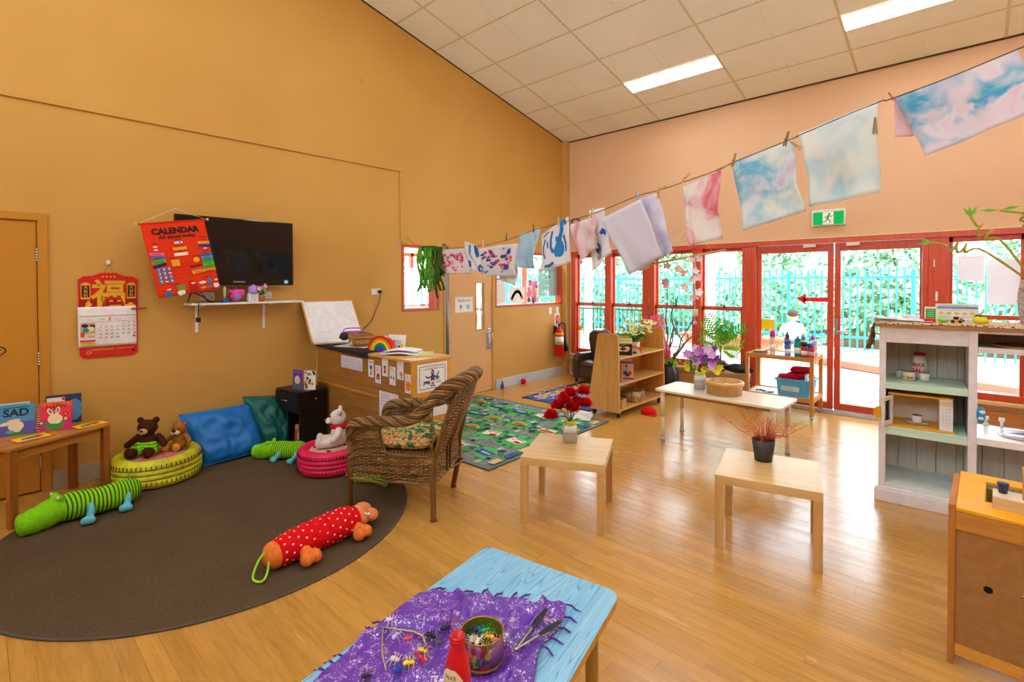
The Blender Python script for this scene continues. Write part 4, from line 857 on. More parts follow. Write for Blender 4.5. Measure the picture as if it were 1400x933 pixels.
mb = MB().tube(smooth_path([(-4.98, 1.26, SZ+.01), (-5.0, 1.30, SZ+.09), (-5.02, 1.38, SZ+.06), (-5.0, 1.45, SZ+.01), (-4.96, 1.52, SZ+.01), (-5.02, 1.60, SZ+.01)], 8), .006, 8).tube(smooth_path([(-5.05, 1.36, SZ+.12), (-5.03, 1.42, SZ+.03), (-4.98, 1.40, SZ+.01), (-4.94, 1.32, SZ+.008), (-4.91, 1.30, SZ+.006), (-4.86, 1.31, SZ+.002), (-4.87, 1.31, SZ-.08), (-4.87, 1.31, SZ-.12)], 8), .004, 8).box((-4.89, 1.295, SZ-.16), (-4.855, 1.325, SZ-.12))
o = ONE(mb, 'power_cable', M_BLACK, 'black cables looped on the left end of the television shelf with a dangling plug', 'cable')
mb = MB().cbox((0, 0, .006), (.07, .13, .012)); ONE(mb, 'media_box', M_BLACK, 'flat black box among cables on the television shelf', 'box', (-5.04, 1.50, SZ), .3)
t = T('toy_bell', 'small blue and white handled toy beside the pink toy on the television shelf', 'toy', (-4.99, 1.555, SZ)); P(MB().lathe([(.04, 0), (.035, .018), (.02, .03), (.012, .04), (0, .04)], 20), 'base', flat('#2450B0', .3), t); P(MB().cyl((0, 0, .04), (0, 0, .125), .010, .012).ell((0, 0, .13), .013), 'handle', flat('#C9D8A0', .4), t)
t = T('pink_toy', 'shiny pink toy bird with a round blue body on the television shelf', 'toy', (-5.0, 1.655, SZ)); mb = MB().ell((0, 0, .055), (.045, .05, .05)).ell((0, -.045, .095), (.025, .03, .02)).ell((0, .05, .09), (.02, .025, .035)).ell((0, .01, .10), (.03, .04, .02)); mesh_obj(fuse(mb, .006), 'body', flat('#E0409A', .2), t); P(MB().ell((.035, 0, .05), (.02, .032, .03)), 'belly', flat('#8078B0', .25), t); P(MB().ell((0, -.06, .105), (.012, .02, .012)).ell((.0, 0, .125), .014), 'crest', flat('#6A3AB0', .3), t)
t = T('hand_gel_bottle', 'lilac bottle with a lime loop standing on a printed white pack on the television shelf', 'bottle', (-5.0, 1.80, SZ)); P(MB().lathe([(0, .075), (.042, .075), (.044, .10), (.036, .14), (.02, .165), (0, .168)], 20), 'lilac_cap', flat('#B58AE0', .3), t); P(MB().box((-.025, -.043, 0), (.025, .043, .08)), 'printed_pack', flat('#E6E8E2', .5), t, .003)
a = ART()
for r_ in range(7): a.line([(-.03, .068-.009*r_), (.03, .068-.009*r_)], .0025, ('#6A9A6A', '#B05080')[r_ % 2])
a.build('pack_print', FR((.0255, 0, 0), *LEFTW), t); P(MB().tube(smooth_path([(0, 0, .16), (0, -.012, .185), (0, .005, .215), (0, .03, .205), (0, .02, .18), (0, 0, .165)], 5), .0035, 6), 'loop', flat('#B4E02E', .4), t)
def petal_flower(mb, c, r, n, tilt=(0, 0, 1), cup=.3):
    tz = Vector(tilt).normalized(); xx = tz.orthogonal().normalized(); yy = tz.cross(xx)
    for i in range(n):
        a_ = 2*PI*i/n+random.uniform(-.1, .1); d_ = xx*math.cos(a_)+yy*math.sin(a_); s_ = tz.cross(d_)
        c_ = Vector(c); mb.add([c_, c_+d_*r*.55+s_*r*.38+tz*r*cup*.5, c_+d_*r+tz*r*cup, c_+d_*r*.55-s_*r*.38+tz*r*cup*.5, c_+d_*r*.5+tz*r*cup*.15], [(0, 1, 4), (1, 2, 4), (2, 3, 4), (3, 0, 4)])
t = T('mini_orchid', 'tiny pot of pink and white flowers at the right on the television shelf', 'plant', (-4.99, 1.875, SZ)); P(MB().lathe([(0, 0), (.022, 0), (.03, .055), (.026, .055), (.02, .01), (0, .01)], 16), 'pot', flat('#A8542E', .6), t)
mb = MB(); [petal_flower(mb, (random.uniform(-.03, .03), random.uniform(-.05, .07), random.uniform(.11, .15)), .026, 5, (1, random.uniform(-.5, .5), .5)) for _ in range(9)]; P(mb, 'flowers', flat('#E8A8C4', .6), t)
mb = MB(); [mb.cyl((0, 0, .05), (random.uniform(-.03, .03), random.uniform(-.05, .06), .12), .002, n=5) for _ in range(6)]; leaf_cloud(mb, (0, 0, .085), (.03, .03, .03), 30, .018); P(mb, 'stems', M_LEAF, t)

# small fittings on the wall
o = T('power_outlet', 'white power outlet above the whiteboard with a black plug in it', 'outlet', (XL, 3.215, 1.465)); P(MB().box((0, -.06, -.036), (.010, .06, .036)), 'plate', M_WHITE, o, .003); P(MB().cyl((.01, .035, 0), (.045, .035, 0), .02), 'plug', M_BLACK, o)
P(MB().tube([p-Vector((XL, 3.215, 1.465)) for p in smooth_path([(XL+.04, 3.25, 1.45), (XL+.02, 3.25, 1.36), (XL+.012, 3.19, 1.22), (XL+.012, 3.14, 1.12), (XL+.02, 3.05, 1.05), (XL+.06, 2.93, .99), (XL+.2, 2.85, .962)], 8)], .004, 6), 'cord', M_BLACK, o)
for y_, l_ in ((6.51, 'left'), (6.70, 'right')): ONE(MB().box((0, -.035, -.055), (.010, .035, .055)).box((.010, -.008, -.01), (.014, .008, .012)), 'light_switch', M_WHITE, 'white light switch plate above the fire extinguisher, %s one of two' % l_, 'switch', (XL, y_, 1.10), 0, 'light switches by the corner', .003)
# fire extinguisher and its sign
fx, fy = XL+.10, 6.63
t = T('fire_extinguisher', 'red fire extinguisher with a black horn hanging by the corner', 'extinguisher', (fx, fy, .34))
P(MB().lathe([(0, 0), (.066, 0), (.07, .01), (.07, .40), (.062, .435), (.035, .465), (.022, .475), (.022, .50), (0, .50)], 28), 'cylinder', flat('#D8141C', .25), t)
P(MB().lathe([(.0712, .20), (.0712, .33)], 28), 'label_band', flat('#F2F2EE', .5), t); P(MB().lathe([(.0716, .355), (.0716, .395)], 28), 'yellow_band', flat('#F4C818', .5), t)
a = ART(); a.fn = lambda x, y, z: ((.0718)*math.cos(x/.07), (.0718)*math.sin(x/.07), y)
for r_ in range(5): a.line([(-.09, .315-.012*r_), (0.02, .315-.012*r_)], .003, '#5A5A5A')
a.ell(-.055, .23, .012, .013, '#1FA878'); a.ell(-.02, .23, .012, .013, '#1FA878'); a.build('label_print', Matrix.Rotation(-.55, 4, 'Z'), t)
P(MB().cyl((0, 0, .50), (0, 0, .54), .02).box((-.012, -.09, .535), (.012, .03, .548)).box((-.012, -.085, .56), (.012, .02, .572)).cyl((0, .02, .53), (0, .05, .54), .012), 'valve_handle', M_BLACK, t, .002)
P(MB().tube(smooth_path([(0, .03, .53), (.02, .09, .55), (.02, .135, .48), (.02, .13, .38), (.02, .13, .30)], 8), .011, 10).tube([(.02, .13, .33), (.02, .145, .22), (.02, .175, .08)], [.018, .028, .042], 16), 'hose_and_horn', flat('#2A2C30', .45), t)
P(MB().box((-.10, -.03, .36), (-.07, .03, .50)).box((-.09, -.02, .45), (-.03, .02, .47)), 'wall_bracket', M_DARKM, t)
a = ART(.14, .24, '#F4F2EE'); a.ell(0, .02, .058, .072, '#E0402E'); a.ell(0, .02, .046, .06, '#F07860'); a.ell(0, .02, .040, .052, '#E0402E')
for q in range(3): a.line([(-.03, .04-.02*q), (.03, .04-.02*q)], .005, '#F4F2EE')
o = a.build('extinguisher_sign', FR((0, 0, 0), *LEFTW)); o.location = (XL+.002, 6.705, .93); tag(o, 'white sign with a red oval above the fire extinguisher', 'sign')
# bathroom sign
a = ART(.33, .21, '#F5F3EF'); a.text('Bathroom', 0, .06, .058, '#4A4A4A'); a.rect(-.06, -.02, .035, .04, '#8E9AA0'); a.rect(-.07, -.055, .03, .03, '#B8C4C8'); a.ell(.07, -.03, .035, .03, '#7FB4CE', wob=.1); a.ell(.07, -.03, .018, .012, '#E6EEF2'); a.line([(-.155, .095), (.155, .095), (.155, -.095), (-.155, -.095), (-.155, .095)], .002, '#C8C8C8')
o = a.build('bathroom_sign', FR((0, 0, 0), *LEFTW)); o.location = (XL-.003, 4.605, 1.265); tag(o, 'white paper sign reading Bathroom taped to the bathroom door', 'sign')
# sheets on the interior window
def wsheet(name, y, z, w_, h_, fn, label, cat='poster', x=XL-.045):
    a = ART(w_, h_, '#F1F0EC'); fn(a); o = a.build(name, FR((0, 0, 0), *LEFTW)); o.location = (x, y, z); tag(o, label, cat); return o
def f1(a):
    a.rect(0, .17, .2, .02, '#5AA0C8')
    for r_ in range(9): a.line([(-.11, .13-.035*r_), (.11, .13-.035*r_)], .005, '#B8BCC0')
wsheet('notice_sheet', 5.36, 1.45, .26, .40, f1, 'white typed notice at the bottom left corner of the bathroom window')
def f2(a): a.line([(p.x, p.y) for p in smooth_path([(-.12, -.06, 0), (-.08, .0, 0), (-.02, .05, 0), (.05, .045, 0), (.10, -.02, 0)], 5)], .05, '#3FA83A'); a.ell(.12, -.04, .028, .03, '#D8402E')
wsheet('child_painting', 5.74, 1.375, .36, .24, f2, 'white sheet with a curved green and red painting in the bathroom window')
def f3(a):
    for i in range(16): a.ell(random.uniform(-.10, .10), random.uniform(-.15, .15), random.uniform(.03, .06), random.uniform(.03, .07), random.choice(['#E77AA0', '#F0A8C0', '#B06AA8', '#F2C08A', '#6A4A5A']), wob=.3)
wsheet('flower_photo', 6.12, 1.43, .27, .36, f3, 'pink flower photograph in the bathroom window')
def f4(a): a.rect(0, .0, .5, .5, '#A8C9C4'); a.rect(0, .17, .5, .02, '#8FB4B0'); a.rect(-.02, .11, .15, .15, '#1F9A8C'); a.rect(-.02, .11, .10, .03, '#FFFFFF'); a.rect(-.02, .11, .03, .10, '#FFFFFF', up=True)
wsheet('first_aid_cabinet', 6.55, 1.60, .52, .52, f4, 'pale green first aid cabinet panel with a white cross behind the bathroom window', 'first aid', XL-.075)
def f5(a): a.rect(0, 0, .08, .09, '#F4D42A')
wsheet('yellow_note', 5.41, 1.70, .10, .10, f5, 'small yellow note stuck above the notice in the bathroom window', 'note')

# exit sign on the wall over the doors
t = T('exit_sign', 'green and white running man exit sign on the wall above the glass doors', 'sign', (-1.245, YB, 2.32))
P(MB().box((-.17, -.05, -.085), (.17, 0, .105)), 'housing', flat('#E9E6E2', .4), t, .004)
b = NB('lit_sign_green'); e = b.n('ShaderNodeEmission'); e.inputs[0].default_value = lin('#1FB45A'); e.inputs[1].default_value = .8; b.l(e.outputs[0], b.o.inputs[0]); P(MB().box((-.155, -.054, -.075), (.155, -.05, .075)), 'lit_panel', b.m, t)
a = ART(); a.rect(0.0, 0, .11, .145, '#F8FFF8'); g_ = '#1FA850'; a.ell(.012, .048, .012, .012, g_)
a.line([(.005, .03), (-.008, -.012)], .022, g_); a.line([(.004, .03), (.034, .016), (.045, .028)], .008, g_); a.line([(.0, .03), (-.026, .018), (-.032, -.004)], .008, g_); a.line([(-.008, -.01), (.018, -.026), (.020, -.052)], .010, g_); a.line([(-.010, -.01), (-.024, -.036), (-.048, -.04)], .010, g_)
a.build('running_figure', FR((0, -.0545, 0), *BACKW), t, .5)
# red arrow sticker on the left glass door
o = ONE(MB().prism([(-.13, -.025), (.13, -.03), (.13, .03), (-.13, .018)], .001, FR((.04, 0, 0), *BACKW)).prism([(-.10, -.065), (-.10, .07), (-.20, .005)], .001, FR((.04, 0, 0), *BACKW)), 'arrow_sticker', flat('#EE1C1C', .4), 'red arrow sticker pointing left on the left glass door', 'sticker', (-1.43, YB+.036, 1.352))
ONE(MB().box((-.09, 0, -.065), (.09, .001, .065)), 'yellow_sticker', flat('#FFD400', .5), 'yellow sticker on the left glass door above the bottles', 'sticker', (-1.93, YB+.036, 1.0+.02))
ONE(MB().box((-.04, 0, -.04), (.04, .001, .04)), 'yellow_sticker', flat('#FFD400', .5), 'small yellow sticker on the leftmost lower sash by the extinguisher', 'sticker', (-4.84, YB+.034, .80))
# ================================================================ WICKER CHAIR
M_WICK = NB('wicker'); M_WICK.bsdf(None, .5, 0, .35); v = M_WICK.coord(); nz = M_WICK.noise(v, 14, 3, .6); n2 = M_WICK.noise(M_WICK.coord((60, 60, 60)), 3, 2)
M_WICK.l(M_WICK.ramp(nz.outputs[0], [(.3, lin('#54381A')), (.5, lin('#84602E')), (.72, lin('#B08A50'))]), M_WICK.b.inputs['Base Color']); M_WICK = [M_WICK.m, wood('#A07A42', '#6A4820', .4, 1, 0, 'wicker_light'), wood('#5E4020', '#402810', .45, 1, 0, 'wicker_dark')]
M_WICKD = wood('#7A5428', '#553614', .5, 1, 2, 'wicker_pole')
ch = T('wicker_armchair', 'brown woven wicker armchair with a patterned seat cushion standing half on the round rug', 'chair', (-2.99, 2.115, 0), math.radians(-150.5))
X0, X1, HW = -.31, .31, .255
MB.multi = True
def weave(mb, fn, Lu, Lv, pitch=.0115, stake=.030, amp=.005, r=.0047, mask=None, double=True):
    nu = max(4, int(Lu/stake)); nv = int(Lv/pitch)
    for j in range(nv):
        v = (j+.5)/nv; pts = []; mb.cur = (0, 1, 0, 2, 1)[j % 5] if mb.multi else 0
        for i in range(nu*2+1):
            u = i/(nu*2); ok = mask is None or mask(u, v)
            p = Vector(fn(u, v)); e = 1e-3; du = Vector(fn(min(u+e, 1), v))-Vector(fn(max(u-e, 0), v)); dv = Vector(fn(u, min(v+e, 1)))-Vector(fn(u, max(v-e, 0))); n = du.cross(dv); n = n.normalized() if n.length > 0 else Vector((0, 0, 1))
            q = p+n*amp*math.sin(i*PI/2+(j % 2)*PI)+Vector((0, 0, random.uniform(-.0008, .0008)))
            if ok: pts.append(q)
            if (not ok or i == nu*2) and len(pts) > 1: mb.tube(pts, r*random.uniform(.85, 1.1), 4, cap=False); pts = []
            if not ok: pts = []
    for i in range(nu+1):
        u = i/nu; pts = []
        for j in range(9):
            v = j/8
            if mask is None or mask(min(max(u, .001), .999), v): pts.append(Vector(fn(u, v)))
            elif len(pts) > 1: mb.tube(pts, r*.9, 4, cap=False); pts = []
            else: pts = []
        if len(pts) > 1: mb.tube(pts, r*.9, 4, cap=False)
def arm_z(x):  # height of the arm over the side
    xs_ = [(-.31, .74), (-.22, .665), (-.10, .635), (.05, .625), (.17, .615), (.25, .58), (.30, .50)]
    for (a, za), (c, zc) in zip(xs_, xs_[1:]):
        if x <= c: return za+(zc-za)*max(0, (x-a)/(c-a))
    return .5
for sg in (1, -1):
    fn = lambda u, v, sg=sg: (X0+.62*u, sg*(HW+.012*math.sin(PI*v)), .235+(arm_z(X0+.62*u)-.235)*v)
    def mask(u, v):
        x = X0+.62*u; z = .235+(arm_z(x)-.235)*v
        return not (z > .405 and -.285 < x < .02 + (0.06*(z-.40)/.2) and z < .63)
    mb = MB(); weave(mb, fn, .62, .39, mask=mask); P(mb, 'side_weave', M_WICK, ch)
    P(MB().tube(smooth_path([(X0+.02, sg*HW, .41), (-.06, sg*HW, .405), (.02, sg*HW, .42), (.055, sg*HW, .47), (.07, sg*HW, .58), (-.02, sg*HW, .62)], 6), .011, 8), 'opening_binding', M_WICKD, ch)
mb = MB(); weave(mb, lambda u, v: (X1+.01*math.sin(PI*u), -HW+2*HW*u, .24+.17*v), .53, .17); P(mb, 'front_weave', M_WICK, ch)
mb = MB(); weave(mb, lambda u, v: (X0+.31-.31+.31*0-.0+(-.0)+X0*0-.0 if False else X0-.005, HW-2*HW*u, .24+.18*v), .53, .18); P(mb, 'rear_weave', M_WICK, ch)
mb = MB(); weave(mb, lambda u, v: (X0+.62*v, -HW+2*HW*u, .415), .53, .60, .012, .03); P(mb, 'seat_weave', M_WICK, ch)
def back_fn(u, v):
    w_ = HW*(1-.05*v) if v < .6 else HW*(1-.05*v)*math.sqrt(max(0.02, 1-((v-.6)/.44)**2*.35)); s_ = 2*u-1
    return (X0-.17*v-.03*(1-s_*s_)*(.3+v), w_*s_, .42+.50*v-.045*v*s_*s_)
mb = MB(); weave(mb, back_fn, .53, .56); P(mb, 'back_weave', M_WICK, ch)
# twisted rim
half = [(.300, .258, .50), (.285, .262, .575), (.235, .268, .613), (.13, .272, .628), (0, .274, .636), (-.12, .274, .648), (-.21, .272, .685), (-.275, .268, .75), (-.335, .262, .82), (-.40, .25, .868), (-.455, .205, .90), (-.495, .12, .918), (-.51, 0, .922)]
path = smooth_path(half+[(x, -y, z) for x, y, z in reversed(half[:-1])], 8)
def twisted(path, R, r, n, turns_per=.18):
    mb = MB(); L = 0; acc = [0]
    for a_, c_ in zip(path, path[1:]): L += (c_-a_).length; acc.append(L)
    for s_ in range(n):
        pts = []
        for i, p in enumerate(path):
            t_ = (path[min(i+1, len(path)-1)]-path[max(i-1, 0)]).normalized(); nn = Vector((0, 0, 1)).cross(t_); nn = nn.normalized() if nn.length > .1 else Vector((0, 1, 0)); bb = t_.cross(nn)
            a_ = 2*PI*(s_/n+acc[i]/turns_per); taper = .65+.35*min(1, acc[i]/.12, (L-acc[i])/.12)+.38*max(0, min(1, (p.z-.78)/.1))
            pts.append(p+(nn*math.cos(a_)+bb*math.sin(a_))*R*taper)
        mb.cur = s_ % 3; mb.tube(pts, r, 6)
    mb.cur = 2; return mb
fine = []
for a_, c_ in zip(path, path[1:]): fine += [a_, (a_+c_)/2]
fine.append(path[-1])
mb = twisted(fine, .027, .0115, 9, .30); mb.tube(path, .020, 8); P(mb, 'braided_rim', M_WICK, ch)
for sg in (1, -1):
    P(MB().tube([(X1-.01, sg*HW, .50), (X1-.01, sg*HW, .24), (X1-.012, sg*(HW-.01), 0)], [.015, .018, .015], 10), 'leg', M_WICKD, ch)
    P(MB().tube([(-.455, sg*.17, .88), (-.385, sg*.225, .64), (X0-.01, sg*(HW-.01), .40), (X0+.0, sg*(HW-.0), .24), (X0-.01 if sg > 0 else X0+.05, sg*(HW+.02), .02), (X0-.012 if sg > 0 else X0+.05, sg*(HW+.022), 0)], [.012, .015, .019, .021, .019, .023], 10), 'leg', M_WICKD, ch)
    P(MB().tube([(X0-.175, sg*.03, .88), (X0-.105, sg*.03, .66), (X0-.02, sg*.03, .42), (X0-.01, sg*.03, .25)], .009, 8), 'back_rib', M_WICKD, ch)
mb = twisted(smooth_path([(X0-.005, HW, .235), (X1, HW, .225), (X1+.006, 0, .225), (X1, -HW, .225), (X0-.005, -HW, .235), (X0-.01, 0, .24), (X0-.005, HW, .235)], 10), .006, .006, 3, .06); P(mb, 'lower_binding', M_WICK, ch)
mb = MB(); b = NB('floral_tapestry'); b.bsdf(None, .9, 0, .1); v = b.coord(); n1 = b.noise(v, 17, 3, .6, 1.2)
b.l(b.ramp(n1.outputs[0], [(.34, lin('#4E5A78')), (.40, lin('#2E7A3C')), (.46, lin('#6FA24A')), (.50, lin('#E2C08A')), (.56, lin('#E8A05A')), (.60, lin('#C4523A')), (.65, lin('#E0B47C')), (.72, lin('#3F8850'))], 'CONSTANT'), b.b.inputs['Base Color'])
seat = T('seat_cushion', 'thick floral tapestry cushion on the seat of the wicker armchair', 'cushion', (-2.99, 2.115, .421), math.radians(-150.5))
def cushion_mesh(w_, d_, h_, ex=.45, n=24):
    mb = MB(); 
    def top(u, v, s_):
        a_, c_ = 2*u-1, 2*v-1; k_ = (max(0, (1-abs(a_)**4)*(1-abs(c_)**4)))**ex; return (a_*w_/2*(1-.04*c_*c_), c_*d_/2*(1-.04*a_*a_), h_/2+s_*h_/2*k_)
    g = [[top(i/n, j/n, 1) for i in range(n+1)] for j in range(n+1)]; g2 = [[top(i/n, j/n, -1) for i in range(n+1)] for j in range(n+1)]; W_ = n+1
    mb.smooth = True; mb.add([p for r_ in g for p in r_]+[p for r_ in g2 for p in r_], [(j*W_+i, j*W_+i+1, (j+1)*W_+i+1, (j+1)*W_+i) for j in range(n) for i in range(n)]+[(W_*W_+j*W_+i, W_*W_+(j+1)*W_+i, W_*W_+(j+1)*W_+i+1, W_*W_+j*W_+i+1) for j in range(n) for i in range(n)]); return mb
P(cushion_mesh(.54, .50, .12), 'cover', b.m, seat)
P(MB().tube([(a_*.255, c_*.235, .078) for a_, c_ in round_poly([(-1, -1), (1, -1), (1, 1), (-1, 1)], .2)], .007, 8, closed=True), 'piping', flat('#D99A58', .8), seat)

# ================================================================ SOFT TOYS, TYRES, CUSHIONS
def tyre(label, loc, R_, H_, col, colb, top, pat, rz=0):
    t = T('painted_tyre', label, 'tyre seat', (*loc, .0105), rz)
    b = NB('tyre_paint'); b.bsdf(None, .5, 0, .4); nz = b.noise(b.coord(), 9, 4, .7); b.l(b.ramp(nz.outputs[0], [(.30, lin('#1C1712')), (.36, lin(colb)), (.62, lin(col))]), b.b.inputs['Base Color']); b.bump(nz.outputs[0], .2, .004)
    ri = R_*.66
    prof = [(ri, H_*.80), (R_*.72, H_*.97), (R_*.84, H_), (R_*.93, H_*.96), (R_*.985, H_*.86)]
    for z in (.70, .52, .34): prof += [(R_, H_*(z+.07)), (R_, H_*(z+.012)), (R_*.972, H_*(z+.006)), (R_*.972, H_*(z-.006)), (R_, H_*(z-.012))]
    prof += [(R_*.99, H_*.16), (R_*.94, H_*.05), (R_*.85, 0), (ri, 0), (ri, H_*.80)]
    P(MB().lathe(list(reversed(prof)), 64), 'tyre_body', b.m, t)
    blk = MB()
    for k_ in range(60):
        a_ = 2*PI*k_/60; 
        for z0, z1 in ((.73, .86), (.17, .30)):
            c_ = Vector((math.cos(a_), math.sin(a_), 0))*R_*1.0; s_ = Vector((-math.sin(a_), math.cos(a_), 0))*.0025; o_ = c_*.005/R_
            blk.add([c_-s_+Vector((0, 0, z0*H_))-o_, c_+s_+Vector((0, 0, z0*H_))-o_, c_+s_+Vector((0, 0, z1*H_))-o_-c_*.01, c_-s_+Vector((0, 0, z1*H_))-o_-c_*.01, c_-s_+Vector((0, 0, z0*H_))+o_*.5, c_+s_+Vector((0, 0, z0*H_))+o_*.5, c_+s_+Vector((0, 0, z1*H_))+o_*.5, c_-s_+Vector((0, 0, z1*H_))+o_*.5], [(0, 3, 2, 1), (4, 5, 6, 7), (0, 1, 5, 4), (1, 2, 6, 5), (2, 3, 7, 6), (3, 0, 4, 7)])
    P(blk, 'tread_marks', flat('#3A2A12', .7), t)
    P(MB().lathe([(0, H_*.62), (ri*.98, H_*.62), (ri*1.02, H_*.78), (ri*.96, H_*.86), (ri*.6, H_*.90), (0, H_*.90)], 40), 'seat_pad', cloth(top, None, 80, .95, .2), t)
    a = ART(); a.fn = lambda x, y, z: (x, y, z+H_*(.90-.04*max(0, (math.hypot(x, y)/ri-.6)/.4))); pat(a, ri*.95); a.build('pad_pattern', Matrix.Identity(4), t, .9); return t
def dots(a, r):
    for k_ in range(7):
        q = 0 if k_ == 0 else r*.64; an = k_*PI/3; a.ell(q*math.cos(an), q*math.sin(an), r*.26, r*.24, '#F04A22', wob=.05)
def cow(a, r):
    for _ in range(9): an, q = random.uniform(0, 2*PI), r*random.uniform(0, .8); a.ell(q*math.cos(an), q*math.sin(an), r*random.uniform(.12, .24), r*random.uniform(.10, .2), '#3A2028', an, wob=.35)
TY = (-4.775, .985)
tyre('yellow painted tyre seat with an orange dotted pad carrying two teddy bears', TY, .305, .215, '#DDE02A', '#B7A81E', '#B490A0', dots, .4)
TP = (-3.94, 2.025)
tyre('bright pink painted tyre seat with a cow print pad by the storage counter', TP, .262, .20, '#F0205A', '#D01048', '#E0B8A4', cow)

def toy_mat(h, stripes=None, n=30, ax='X', h2='#2E3A14'):
    b = NB('plush'); b.bsdf(lin(h), .92, 0, .1); v = b.coord(); nz = b.noise(v, 45, 3); nd = b.noise(v, 6, 2)
    if stripes:
        w_ = b.n('ShaderNodeTexWave', wave_type='BANDS', bands_direction=ax); w_.inputs['Scale'].default_value = n; w_.inputs['Distortion'].default_value = 3.0; w_.inputs['Detail'].default_value = 1; w_.inputs['Detail Scale'].default_value = .5; b.l(v, w_.inputs['Vector']); b.l(b.ramp(w_.outputs[0], [(0, lin(h)), (.64, lin(h)), (.68, lin(stripes)), (1, lin(stripes))]), b.b.inputs['Base Color'])
    else: b.l(b.ramp(nz.outputs[0], [(.3, dk(lin(h), .8)), (.7, lin(h))]), b.b.inputs['Base Color'])
    b.bump(nd.outputs[0], .5, .02); return b.m
M_LIME = toy_mat('#86D81C'); M_LIMES = toy_mat('#86D81C', '#4A5216', 11.5, 'X'); M_SKYB = toy_mat('#6CC4DA'); M_ORG = toy_mat('#F5863A')
def loft(pts, rs, n=20, sz=1.0, wr=.0):
    mb = MB(); p_ = smooth_path(pts, 5); r_ = []
    for i in range(len(pts)-1):
        for k_ in range(5): u = k_/5; r_.append(rs[i]*(1-u)+rs[i+1]*u)
    r_.append(rs[-1]); r_ = [q*(1+wr*noise.noise(p*9)) for q, p in zip(r_, p_)]
    mb.tube(p_, r_, n); return mb
def croc(label, loc, rz, bend, L=.74, flip=1):
    t = T('crocodile_toy', label, 'soft toy', (*loc, .0105), rz)
    body = [(-.10, 0, .085), (.0, .02*bend, .088), (.12, .05*bend, .085), (.26, .055*bend, .085), (.36, .02*bend, .082), (.42, -.01*bend, .075)]
    P(loft(body, [.078, .086, .086, .085, .080, .055], 24, wr=.12), 'striped_body', M_LIMES, t)
    hd = MB(); hd.tube(smooth_path([(-.08, 0, .085), (-.15, -.005, .088), (-.22, -.01, .075), (-.30, -.015, .065), (-.36, -.02, .062), (-.385, -.02, .06)], 5), [.078+0*i for i in range(6)]+[.082]*5+[.075]*5+[.066]*5+[.055, .05, .04, .025, .01], 20)
    hd.ell((-.13, .045, .165), (.03, .02, .022)).ell((-.13, -.045, .165), (.03, .02, .022)); mesh_obj(fuse(hd, .009, 4), 'head', M_LIME, t)
    P(MB().ell((-.145, .058, .175), .010, n=10, k=6).ell((-.145, -.058, .175), .010, n=10, k=6), 'eyes', M_WHITE, t)
    for sg in (-1, 1):
        for x, by in ((.04, .045), (.30, .035)):
            f = MB().tube([(x, sg*(.07)+by*bend, .10), (x-.01, sg*.11+by*bend, .06), (x-.04, sg*.135+by*bend, .03)], [.022, .026, .020], 12).ell((x-.055, sg*.145+by*bend, .028), (.045, .026, .026)).ell((x-.03, sg*.155+by*bend, .028), (.03, .03, .024)); mesh_obj(fuse(f, .008), 'foot', M_SKYB, t)
    P(MB().ell((.44, -.015*bend, .075), (.012, .05, .05)), 'tail_patch', flat('#C8B8A0', .9), t)
    return t
croc('lime green striped crocodile toy at the left edge of the round rug', (-4.352, .452), math.radians(101), -1).scale = (.80, 1.0, 1.05)
croc('lime green striped crocodile toy in front of the teal cushion and black cabinet', (-4.46, 1.82), math.radians(29), 1).scale = (.68, .82, .92)
# lime toy under the chair
t = T('lime_toy', 'lime green soft toy lying under the front of the wicker armchair', 'soft toy', (-3.36, 2.05, .0105), .3); P(loft([(-.12, -.02, .03), (-.05, .03, .035), (.05, .04, .04), (.14, 0, .035)], [.015, .03, .035, .02], 16), 'body', M_LIME, t); P(loft([(-.12, -.02, .03), (-.14, -.03, .07), (-.12, -.01, .10)], [.02, .022, .014], 12), 'arm', toy_mat('#C8E83A'), t)
# red dotted toy
t = T('strawberry_dog_toy', 'red white-dotted long soft toy with orange paws and head near the rug edge', 'soft toy', (-2.80, 1.36, .0105), math.radians(98))
b = NB('dotted_plush'); b.bsdf(None, .9, 0, .1); v = b.coord((1, 1, 1)); vo = b.n('ShaderNodeTexVoronoi', feature='F1', distance='EUCLIDEAN'); vo.inputs['Scale'].default_value = 21; vo.inputs['Randomness'].default_value = .3; b.l(v, vo.inputs['Vector']); b.l(b.ramp(vo.outputs['Distance'], [(0, lin('#F8E8E8')), (.17, lin('#F8E8E8')), (.20, lin('#E8141C')), (1, lin('#E8141C'))]), b.b.inputs['Base Color']); nd = b.noise(v, 6, 2); b.bump(nd.outputs[0], .4, .02); M_DOT = b.m
P(loft([(-.27, 0, .08), (-.18, .005, .082), (-.05, .0, .085), (.08, -.01, .088), (.18, -.015, .088), (.24, -.02, .085)], [.070, .082, .088, .090, .088, .07], 28, wr=.0), 'dotted_body', toy_mat('#E8141C'), t)
mb = MB()
for i_ in range(12):
    for j_ in range(11):
        x = -.24+.040*i_; an = 2*PI*(j_+.5*(i_ % 2))/11; kx = [(-.27, .070, 0, .08), (-.18, .082, .005, .082), (-.05, .085, 0, .085), (.08, .090, -.01, .088), (.18, .088, -.015, .088), (.24, .07, -.02, .085)]; q0, q1 = [(p, q) for p, q in zip(kx, kx[1:]) if p[0] <= x <= q[0]][0]; w_ = (x-q0[0])/(q1[0]-q0[0]); r_, yc, zc = [q0[i]*(1-w_)+q1[i]*w_ for i in (1, 2, 3)]; r_ += .0006
        mb.ell((x, yc+r_*math.cos(an), zc+r_*math.sin(an)), (.0065, .0055, .0022), Matrix.Rotation(an-PI/2, 4, 'X'), 8, 5)
P(mb, 'white_dots', flat('#F8ECEC', .8), t, kind='stuff')
